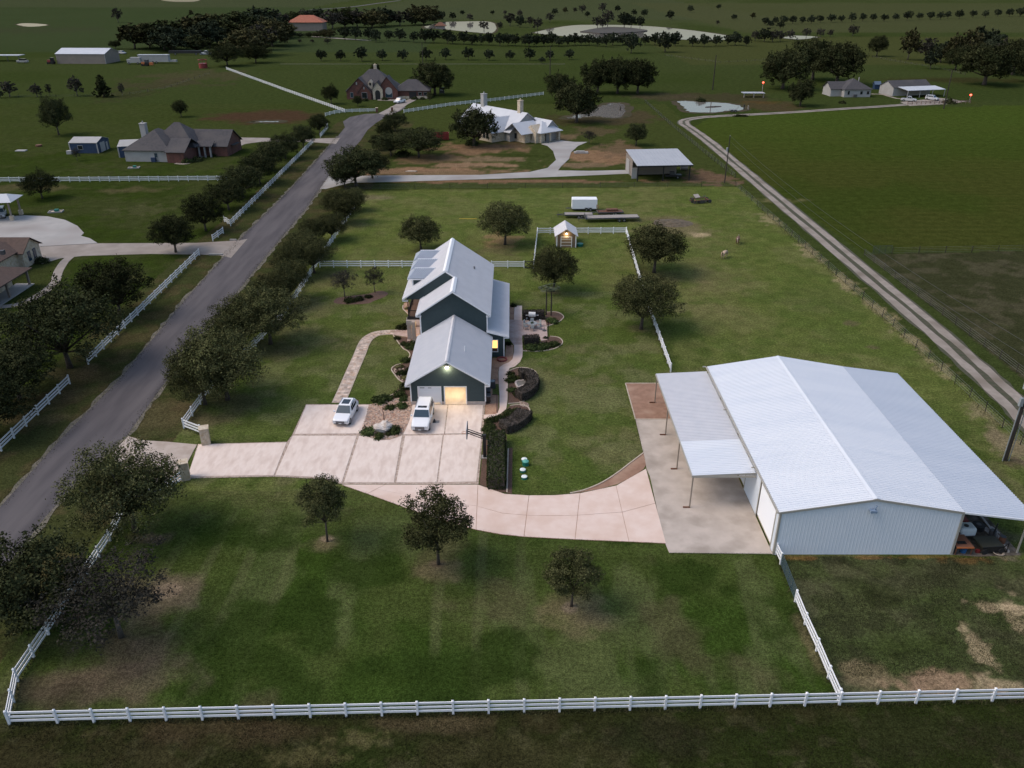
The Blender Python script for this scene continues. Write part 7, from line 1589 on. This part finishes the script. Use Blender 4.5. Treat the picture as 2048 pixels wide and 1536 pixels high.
for s, nm in (((11.2, 13.2), 'entry_arch'),):
    a = [(s[0], .9)] ; prt(t, nm, MB().box(s[0], s[1], .52, .6, 0, 2.6).cyl((12.2, .5, 2.6), (12.2, .6, 2.6), 1.0, 1.0, 16), M['black'])
win(t, 16.6, 1.6, .8, 2.6, 2.4, 'f', 'glass_blue'); prt(t, 'arched_window', MB().cyl((16.6, 1.5, 3.2), (16.6, 1.6, 3.2), 1.4, 1.4, 16), M['wall_far']); win(t, 6.9, .2, .7, 2.0, 2.0, 'f'); win(t, 1.6, 1.2, .8, 1.0, 1.8, 'f', 'glass_blue')
prt(t, 'gable_vent', MB().box(3.6, 4.1, 1.12, 1.2, 5.6, 6.6), M['wall_far']); prt(t, 'gable_vent', MB().box(6.7, 7.1, .12, .2, 4.0, 4.9), M['wall_far']); prt(t, 'dark_recess_panel', MB().box(24.6, 27.5, 3.2, 3.4, 0, 2.6), M['black']); win(t, 29, 3.3, 1.4, 1.2, 1.0, 'f'); win(t, 31.2, 3.3, 1.4, 1.2, 1.0, 'f')  # black panel on the garage wall paints the shade of a recess
d = prt(t, 'dormer', gwall(MB(), 8.2, 10.0, 2.6, 6, 6.2, 1.0, 'y'), M['stone']); prt(t, 'dormer_window', MB().box(8.7, 9.5, 2.5, 2.6, 5.2, 6.2), M['glass'], d); chimney(t, 9.5, 16, 8, 11.6, 'stone', .6)
for (px, py, i_) in ((754, 224.5, 'left'), (784.5, 223, 'right')):
    g = gp(px, py); t2 = thing('drive_pillar', 'small dark brick pillar on the ' + i_ + ' of the brick house drive', 'pillar', (g.x, g.y, 0)); part('shaft', MB().box(-.35, .35, -.35, .35, 0, 1.5), M['brick'], t2); part('cap', MB().box(-.45, .45, -.45, .45, 1.5, 1.65), M['stone'], t2)
g = gp(884, 190); t = thing('deer_stand', 'dark box hide under the wide spreading oak', 'hide', (g.x, g.y, 0)); prt(t, 'cabin', MB().box(-1, 1, -1, 1, .8, 3.0), M['black']); prt(t, 'window_slot', MB().box(-.7, .7, -1.03, -1, 1.9, 2.4), M['mid_grey'])
for x in (-.9, .9):
    for y in (-.9, .9): prt(t, 'leg', MB().box(x - .08, x + .08, y - .08, y + .08, 0, .8), M['black'])
# N4 pale metal roofed stone house
t = thing('pale_roofed_house', 'limestone house with pale metal roof, two chimneys and open garage bays', 'house', (8.7, 248.6, 0), math.radians(40))
# local x along garage front (towards +x/+y), local y away to the upper left
prt(t, 'garage_wall', MB().box(0, .5, 0, .3, 0, 3.0).box(3.6, 4.2, 0, .3, 0, 3.0).box(7.3, 7.9, 0, .3, 0, 3.0).box(.5, 3.6, 0, .3, 2.6, 3.0).box(4.2, 7.3, 0, .3, 2.6, 3.0).box(0, .3, .3, 8, 0, 3.0).box(7.6, 7.9, .3, 8, 0, 3.0).box(.3, 7.6, 7.7, 8, 0, 3), M['stone'])
prt(t, 'garage_floor', MB().box(.3, 7.6, .0, 7.7, 0, .08), M['conc_far'])
prt(t, 'left_wing_wall', MB().box(-3.6, 0, 3.2, 9.5, 0, 3.0), M['stone']); prt(t, 'gable_bay', gwall(MB(), -1.2, 2.4, .9, 6, 3.0, 2.0, 'x'), M['stone'])
prt(t, 'main_wall', gwall(MB(), -5.5, 7.8, 8.0, 34, 3.1, 4.6, 'y'), M['wall_far']); prt(t, 'bay_wall', gwall(MB(), -10.5, -4.5, 10.5, 17, 3.1, 3.4, 'x'), M['stone'])
prt(t, 'garage_roof', hip(MB(), -.3, 8.2, -.3, 10.5, 3.0, 2.6, .3), M['roof_far_white']); prt(t, 'dormer_roof', gable(MB(), 3.4, 8.0, 1.6, 9, 3.9, 2.0, 'y', .3), M['roof_far_white']); prt(t, 'dormer_wall', gwall(MB(), 3.5, 7.9, 1.5, 8, 3.6, 2.0, 'y'), M['wall_far'])
prt(t, 'left_wing_roof', gable(MB(), -5.5, 2.4, 2.6, 10.5, 3.05, 2.6, 'x', .35), M['roof_far_white']); prt(t, 'main_roof', gable(MB(), -5.5, 7.8, 8.0, 34, 3.15, 4.7, 'y', .6), M['roof_far_white']); prt(t, 'bay_roof', gable(MB(), -10.5, -1, 10.5, 17, 3.15, 3.4, 'x', .4), M['roof_far_white'])
d = prt(t, 'shed_dormer', MB().add([(-4.2, 18.5, 4.3), (-4.2, 21.5, 4.3), (-4.2, 21.5, 5.4), (-4.2, 18.5, 5.4), (-1.6, 18.5, 6.0), (-1.6, 21.5, 6.0)], [(0, 3, 2, 1), (0, 4, 3), (1, 2, 5), (3, 4, 5, 2)]), M['roof_far_white'])
for y in (19.2, 20.4): part('pane', MB().box(-4.26, -4.2, y - .3, y + .3, 4.5, 5.2), M['glass'], d)
chimney(t, 1.2, 11.0, 5, 11.0, 'stone', .65); chimney(t, 1.2, 29, 5, 11.2, 'wall_far', .75)
for y in (12.6, 14.2): f = prt(t, 'window', MB().box(-10.6, -10.5, y - .6, y + .6, .8, 3.4), M['wall_far']); part('pane', MB().box(-10.63, -10.6, y - .5, y + .5, .9, 3.3), M['glass'], f)
for (x, y) in ((-.3, .9),): prt(t, 'slit_window', MB().box(-1.26, -1.2, 3.0, 3.8, .8, 2.6), M['glass'])
prt(t, 'window', MB().box(-3.66, -3.6, 7, 8, .8, 2.4), M['glass'])
# N5 open metal barn
t = thing('open_barn', 'open fronted grey metal barn with single sloping roof behind the pasture', 'barn', (30.8, 198.8, 0), math.radians(5)); L_ = 13.0
prt(t, 'back_building', MB().box(-.1, L_ - 1.2, 7.4, 13, 0, 4.2), M['wall_beige']); prt(t, 'roof', MB().add([(-.3, -.5, 3.9), (L_ + .6, -.5, 3.9), (L_ + .3, 13.3, 5.2), (-.3, 13.3, 5.2), (-.3, -.5, 3.75), (L_ + .6, -.5, 3.75), (L_ + .3, 13.3, 5.05), (-.3, 13.3, 5.05)], [(0, 1, 2, 3), (7, 6, 5, 4), (0, 4, 5, 1), (1, 5, 6, 2), (2, 6, 7, 3), (3, 7, 4, 0)]), M['roof_far_grey'])
rbm = MB(); [rbm.beam((x, -.45, 3.93), (x, 13.2, 5.23), .08, .05) for x in np.arange(0, L_ + .3, .9)]; prt(t, 'roof_ribs', rbm, M['roof_far_grey'])['kind'] = 'stuff'
for x in (.0, 6.4, L_): prt(t, 'post', MB().box(x - .12, x + .12, -.1, .12, 0, 3.9), M['black'])
prt(t, 'fascia', MB().box(-.3, L_ + .6, -.6, -.5, 3.55, 3.9), M['black']); prt(t, 'end_wall', MB().box(-.2, -.1, 5.2, 13, 0, 4.4), M['wall_beige']); prt(t, 'sliding_door', MB().box(-.32, -.21, 8.2, 11.6, 0, 3.4), M['wall_far']); prt(t, 'white_panel', MB().box(-.7, .6, 3.2, 3.4, 0, 2.6), M['wall_far'])
g = gp(1346, 356); t = thing('utility_trailer', 'black small trailer parked under the open barn', 'trailer', (g.x, g.y, 0)); prt(t, 'bed', MB().box(-2, 2, -.8, .8, .5, .9), M['black']); prt(t, 'load', MB().box(-.9, .2, -.5, .5, .9, 1.6), M['dark_grey']); wheel(t, 1.0, -.85, .36); wheel(t, 1.0, .85, .36)
g = gp(1368, 340); t = thing('hay_bale', 'pale round bale stack behind the open barn corner', 'bale', (g.x, g.y, 0)); prt(t, 'bale', MB().cyl((-.9, 0, .7), (.9, 0, .7), .75, .75, 14), M['wall_beige']); prt(t, 'bale', MB().cyl((-.9, 0, 2.0), (.9, 0, 2.0), .7, .7, 14), M['wall_beige'])
# dumpster and pallet
g = gp(885, 280); t = thing('dumpster', 'dark red open dumpster left of the pale roofed house', 'dumpster', (g.x - 1, g.y, 0), .1); prt(t, 'box', MB().box(-3, 3, -1.2, -1.1, .3, 2.2).box(-3, 3, 1.1, 1.2, .3, 2.2).box(-3, -2.9, -1.1, 1.1, .3, 2.2).box(2.9, 3, -1.1, 1.1, .3, 2.2).box(-2.9, 2.9, -1.1, 1.1, .3, .4), M['red'])
for x in (-2, -1, 0, 1, 2): prt(t, 'rib', MB().box(x - .06, x + .06, -1.28, -1.2, .3, 2.2), M['red'])
g = gp(808, 312); t = thing('brush_pile', 'dark brush pile below the broad oak', 'brush pile', (g.x, g.y, 0), 0, None, 2.2); link('foliage', BM['k'][1], None, t); link('stem', stem_me, None, t)
g = gp(1162, 306); tag(link('stone_stack', MB().box(g.x - 2, g.x + 2, g.y - .9, g.y + .9, 0, .35).box(g.x - 1.4, g.x + 1.0, g.y - .6, g.y + .6, .35, .6).mesh('stone_stack'), M['conc_far']), 'low stack of pale slabs beside the concrete forecourt', 'slab stack')
g = gp(822, 343); tag(link('pale_debris', MB().prism([(g.x - 1.5, g.y - .4), (g.x + 1.2, g.y - .5), (g.x + 1.6, g.y + .3), (g.x - .6, g.y + .6)], 0, .15).mesh('pale_debris'), M['edging']), 'flat pale rubble on the bare soil above the pale drive', 'rubble')
# N6 little white house and carport barn
t = thing('little_white_house', 'small white house with dark hipped roof on the right', 'house', (137, 349.4, 0), math.radians(4))
prt(t, 'wall', MB().box(0, 11.2, 0, 12, 0, 3.0), M['wall_far']); prt(t, 'front_gable', gwall(MB(), -4.5, 3, 3, 11, 3.0, 2.4, 'x'), M['wall_far']); prt(t, 'roof', hip(MB(), 0, 11.2, 0, 12, 3.05, 3.6, .5), M['shingle']); prt(t, 'gable_roof', gable(MB(), -4.5, 6, 3, 11, 3.05, 2.4, 'x', .4), M['shingle']); win(t, 7.2, 0, 1.1, 1.0, 1.2); win(t, 10, 0, 1.1, 1.0, 1.2); win(t, 1.8, 0, 1.0, .8, 1.4); prt(t, 'cooler', MB().box(4.0, 5.2, -.9, -.1, 0, 1.1), M['dark_grey'])
prt(t, 'flue', MB().cyl((9.5, 9, 4), (9.5, 9, 6.8), .2, .2, 8), M['wall_far'])
t = thing('carport_barn', 'white shed with dark roof and pale carport on the right', 'barn', (158.6, 353, 0), math.radians(14)); prt(t, 'wall', gwall(MB(), 0, 18, 0, 9, 3.4, 2.2, 'x'), M['wall_far']); prt(t, 'roof', gable(MB(), 0, 18, 0, 9, 3.45, 2.2, 'x', .3), M['shingle']); prt(t, 'carport_roof', MB().add([(2, -6.5, 2.9), (20, -6.5, 2.9), (20, .2, 3.6), (2, .2, 3.6), (2, -6.5, 2.75), (20, -6.5, 2.75), (20, .2, 3.45), (2, .2, 3.45)], [(0, 1, 2, 3), (7, 6, 5, 4), (0, 4, 5, 1), (1, 5, 6, 2), (2, 6, 7, 3), (3, 7, 4, 0)]), M['roof_far_white'])
for x in (2.2, 8, 14, 19.8): prt(t, 'post', MB().box(x - .1, x + .1, -6.4, -6.2, 0, 2.8), M['wall_far'])
g = gp(1752, 178); t = thing('blue_play_house', 'small blue hut between the white house and the carport', 'hut', (g.x, g.y, 0)); prt(t, 'cabin', gwall(MB(), -1.2, 1.2, -1.2, 1.2, 2.2, 1.0, 'x'), M['blue_wall']); prt(t, 'roof', gable(MB(), -1.2, 1.2, -1.2, 1.2, 2.25, 1.0, 'x', .25), mat('hut_roof', (.08,.12,.18)))
g = gp(1505, 194); t = thing('boat_dock_shelter', 'low grey shelter of planks beside the right hand pond', 'shelter', (g.x, g.y, 0)); prt(t, 'roof', MB().box(-4.5, 4.5, -2, 2, 1.6, 1.8), M['roof_far_grey'])
for x in (-4, 0, 4): prt(t, 'post', MB().box(x - .15, x + .15, -1.8, -1.5, 0, 1.6), M['wood_grey'])
g = gp(1492, 219); t = thing('pond_pump', 'small dark post frame in the edge of the right hand pond', 'frame', (g.x, g.y, 0)); prt(t, 'post', MB().box(-1, -.7, -.2, .2, 0, 1.8), M['black']); prt(t, 'post', MB().box(.6, .9, -.2, .2, 0, 1.5), M['wood_grey'])
g = gp(1428, 214); tag(link('floating_log', MB().tube([(g.x - 3.5, g.y - 1, .08), (g.x, g.y, .1), (g.x + 3, g.y + 1, .08)], [.2, .28, .15], 8).mesh('floating_log'), M['bark']), 'dark log floating in the right hand pond', 'log')
g = gp(1466, 224); t = thing('scrap_cart', 'small grey cart on the bank between pond and track', 'cart', (g.x, g.y, 0)); prt(t, 'bed', MB().box(-1.4, 1.2, -.6, .6, .5, .9), M['mid_grey']); wheel(t, -.6, -.7, .4); wheel(t, .7, -.7, .4); prt(t, 'arm', MB().beam((1.2, 0, .8), (2.0, 0, 2.2), .12, .12), M['mid_grey'])
g = gp(1480, 233); t = thing('dark_weed_clump', 'dark weed clump below the bend of the country track', 'shrub', (g.x, g.y, 0), 0, None, (2.4, 1.2, .9)); link('foliage', BM['k'][0], None, t); link('stem', stem_me, None, t)
g = gp(1686, 207); t = thing('dark_shrub', 'low dark shrub right of the dark live oak trunk', 'shrub', (g.x, g.y, 0), 0, None, 1.5); link('foliage', BM['k'][1], None, t); link('stem', stem_me, None, t)
# pond reeds post of the central pond
g = gp(1240, 222); tag(link('pond_stump', MB().tube([(g.x, g.y, -.1), (g.x + .1, g.y, 1.6)], [.3, .2], 8).mesh('pond_stump'), M['bark']), 'dark dead stump standing in the central pond', 'stump')
# N7 far left barn and vehicles
t = thing('beige_barn', 'long beige metal barn with white roof in the far left pasture', 'barn', (-257, 487, 0), math.radians(-2)); prt(t, 'wall', gwall(MB(), 0, 28, 0, 17, 5.2, 2.4, 'x'), M['wall_beige']); prt(t, 'roof', gable(MB(), 0, 28, 0, 17, 5.3, 2.4, 'x', .3), M['roof_far_white']); prt(t, 'end_trim', MB().box(27.9, 28.1, -.1, .1, 0, 5.2), M['wall_far'])
g = gp(113, 126); t = thing('red_tractor', 'red tractor beside the left end of the beige barn', 'tractor', (g.x, g.y - 6, 0)); prt(t, 'hood', MB().box(-1.6, .4, -.6, .6, 1.0, 2.2), M['red']); prt(t, 'cab', MB().box(.4, 2, -.8, .8, 1.0, 3.4), M['glass']); [prt(t, 'wheel', MB().cyl((x, s * .9, r), (x, s * 1.3, r), r, r, 12), M['tyre']) for x, r in ((-1.2, .6), (1.2, .95)) for s in (-1, 1)]
g = gp(310, 127); t = thing('camper_trailer', 'long white camper trailer in the far left pasture', 'trailer', (g.x, g.y, 0)); prt(t, 'body', MB().box(-9, 8, 0, 3, .8, 4.4), M['wall_far']); prt(t, 'roof', MB().box(-9.2, 8.2, -.2, 3.2, 4.4, 4.6), M['roof_far_white']); prt(t, 'nose', MB().box(8, 12, .4, 2.6, .8, 1.8), M['wall_far']); wheel(t, -1, -.1, .6); wheel(t, 1, -.1, .6)
g = gp(272, 128); t = thing('box_truck', 'white box truck beside the long camper trailer', 'truck', (g.x, g.y - 2, 0)); prt(t, 'box', MB().box(-2, 3.5, 0, 2.6, .8, 3.6), M['wall_far']); prt(t, 'cab', MB().box(-4, -2, .1, 2.5, .6, 2.6), M['wall_far']); wheel(t, -3, -.1, .55); wheel(t, 2, -.1, .55)
g = gp(300, 130); t = thing('farm_tractor', 'dark farm tractor with orange front before the camper trailer', 'tractor', (g.x, g.y - 5, 0)); prt(t, 'hood', MB().box(-2.4, -.3, -.6, .6, .9, 2.0), M['orange']); prt(t, 'cab', MB().box(-.3, 1.5, -.9, .9, .9, 3.2), M['dark_grey']); prt(t, 'loader', MB().box(2, 4, -.8, .8, .5, 1.8), M['orange']); [prt(t, 'wheel', MB().cyl((x, s * .9, r), (x, s * 1.3, r), r, r, 12), M['tyre']) for x, r in ((-1.8, .6), (.6, 1.0)) for s in (-1, 1)]
g = gp(407, 136); t = thing('round_bale_ring', 'bright red round bale feeder in the far left pasture', 'feeder', (g.x, g.y, 0)); prt(t, 'tub', MB().cyl((0, 0, 0), (0, 0, 2.4), 2.2, 2.2, 18), M['red']); prt(t, 'top_rail', MB().tube([(2.2 * math.cos(k * .349), 2.2 * math.sin(k * .349), 4.2) for k in range(19)], .15, 5), M['red']); [prt(t, 'bar', MB().beam((2.2 * math.cos(k), 2.2 * math.sin(k), 2.4), (2.2 * math.cos(k), 2.2 * math.sin(k), 4.2), .12, .12), M['red']) for k in range(6)]
g = gp(375, 110); t = thing('hay_trailer', 'long dark flat trailer under the trees of the far left wood', 'trailer', (g.x, g.y, 0)); prt(t, 'bed', MB().box(-11, 9, -1.3, 1.3, 1.0, 2.6), M['black']); wheel(t, -7, -1.4, .7); wheel(t, 6, -1.4, .7)
g = gp(25, 122); t = thing('open_shelter', 'low grey roofed shelter at the far left edge', 'shelter', (g.x, g.y, 0)); prt(t, 'roof', MB().box(-16, 6, -3, 4, 3.0, 3.3), M['roof_far_grey']); [prt(t, 'post', MB().box(x - .15, x + .15, -2.8, -2.5, 0, 3), M['dark_grey']) for x in (-15, -8, -1, 5.5)]
g = gp(46, 126); t = thing('parked_car', 'white car beside the low grey shelter at the far left', 'car', (g.x, g.y, 0)); prt(t, 'body', MB().box(-3, 3, -1, 1, .5, 1.5), M['wall_far']); prt(t, 'cabin', MB().box(-1.5, 2, -.9, .9, 1.5, 2.3), M['glass']); wheel(t, -2, -1, .4); wheel(t, 2, -1, .4)
# orange roofed house in the wood
g = gp(612, 62); t = thing('orange_roofed_house', 'house with broad orange tiled roof inside the far wood', 'house', (g.x, g.y, 0), 0); prt(t, 'wall', MB().box(-15, 15, 0, 18, 0, 7), M['wall_beige']); prt(t, 'roof', hip(MB(), -15, 15, 0, 18, 7, 5.5, 1.2), M['orange_roof'])
g = gp(881, 57); t = thing('pond_hut', 'small red brown hut at the rim of the far left pond', 'hut', (g.x, g.y, 0)); prt(t, 'roof', hip(MB(), -5, 5, -4, 4, 2.5, 3, .5), M['rust']); prt(t, 'wall', MB().box(-4, 4, -3, 3, 0, 2.5), M['wood_grey'])


# ------------------------------------------------------------------ rough grass along the fences and outside the lawn
rg = np.random.RandomState(21)
def tufts(name, label, P, h, m):
    n = len(P); a = rg.uniform(0, 6.283, n); w = h * rg.uniform(.10, .22, n); hh = h * rg.uniform(.5, 1.4, n); lx = rg.normal(size=n) * h * .35; ly = rg.normal(size=n) * h * .35
    V = np.zeros((n, 3, 3)); V[:, 0, 0] = P[:, 0] - np.cos(a) * w; V[:, 0, 1] = P[:, 1] - np.sin(a) * w; V[:, 1, 0] = P[:, 0] + np.cos(a) * w; V[:, 1, 1] = P[:, 1] + np.sin(a) * w
    V[:, 2, 0] = P[:, 0] + lx; V[:, 2, 1] = P[:, 1] + ly; V[:, 2, 2] = hh
    me = bpy.data.meshes.new(name); me.vertices.add(3 * n); me.vertices.foreach_set('co', V.ravel()); me.loops.add(3 * n); me.loops.foreach_set('vertex_index', np.arange(3 * n, dtype=np.int32)); me.polygons.add(n); me.polygons.foreach_set('loop_start', np.arange(0, 3 * n, 3, dtype=np.int32)); me.update(calc_edges=True)
    o = link(name, me, m); o['kind'] = 'stuff'; o['label'] = label; return o
def along(pts, step, spread):
    pts = [Vector(p) for p in pts]; out = []
    for a_, b_ in zip(pts[:-1], pts[1:]):
        k = int((b_ - a_).length / step) + 1; t = rg.uniform(0, 1, k)[:, None]; q = np.array(a_)[None, :2] * (1 - t) + np.array(b_)[None, :2] * t; out.append(q + rg.normal(size=(k, 2)) * spread)
    return np.concatenate(out)
fa_ = along(gps([(20, 1448.5), (116, 1446), (1678, 1410), (2140, 1399)]), .012, .16); fb_ = along(gps([(20, 1448.5), (36, 1363), (221, 1082), (262, 1003)]), .02, .16); fc_ = along(gps([(1551, 1109), (1590, 1204), (1676, 1403)]), .02, .14); fd_ = along(gps([(1259, 492), (1290, 600), (1341, 744)]), .03, .15); fe_ = along([gp(402, 869.5), gp(368, 856.5), gp(417, 787), Vector((-34, 110, 0))], .03, .15)
ff_ = along(gps([(1514, 412), (1690, 567), (1856, 718), (2004, 856)]), .03, .4)
tufts('fence_grass', 'uncut grass growing along the foot of the fences', np.concatenate([fa_, fb_, fc_, fd_, fe_, ff_]), .17, mat('fence_grass', (.045,.055,.022), (.075,.068,.035), .6, .9, island=.4, spec=.05))
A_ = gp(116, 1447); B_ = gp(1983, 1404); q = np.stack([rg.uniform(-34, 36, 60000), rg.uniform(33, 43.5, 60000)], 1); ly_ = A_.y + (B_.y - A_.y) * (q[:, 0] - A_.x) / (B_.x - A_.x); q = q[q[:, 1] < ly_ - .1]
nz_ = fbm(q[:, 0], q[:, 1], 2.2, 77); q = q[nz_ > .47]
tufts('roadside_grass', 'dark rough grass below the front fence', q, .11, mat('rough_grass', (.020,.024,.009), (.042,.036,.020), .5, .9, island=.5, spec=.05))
q = np.stack([rg.uniform(23, 42, 45000), rg.uniform(42.5, 56, 45000)], 1); C0 = gp(1590, 1204); C1 = gp(1676, 1403); lx_ = C1.x + (C0.x - C1.x) * (q[:, 1] - C1.y) / (C0.y - C1.y); q = q[q[:, 0] > lx_ + .3]; nz_ = fbm(q[:, 0], q[:, 1], 2.0, 78); q = q[nz_ > .50]
tufts('paddock_grass', 'patchy rough grass in the small paddock before the barn', q, .10, mat('paddock_grass', (.030,.038,.015), (.055,.055,.030), .6, .9, island=.5, spec=.05))

ed = [along(gps(q_), .03, .05) for q_ in ([(374, 957), (547, 953.5), (640, 958), (684, 969)], [(397, 888.5), (574, 884), (584, 871), (612, 809), (676, 807)], [(700, 809), (738, 809)], [(1338.5, 1107), (1545, 1107)], [(1271, 839.5), (1290, 920)], [(1251, 767), (1271, 839)], [(1044, 720), (1019, 737), (1016, 745)])] + [along(lo_, .03, .05), along(up[3:], .03, .05), along([p + Vector((.86, 0, 0)) for p in wp], .04, .05), along([p - Vector((.86, 0, 0)) for p in wp], .04, .05)]
tufts('edge_grass', 'short grass creeping over the edges of the paving', np.concatenate(ed), .10, mat('edge_grass', (.040,.055,.018), (.060,.068,.026), .6, .9, island=.4, spec=0))
ed2 = [along(lane_l[1:9], .03, .35), along(lane_r[1:11], .03, .35)]
tufts('lane_verge_grass', 'rough grass fringing the lane on both sides', np.concatenate(ed2), .16, mat('verge_grass', (.035,.040,.018), (.060,.052,.030), .6, .9, island=.4, spec=0))
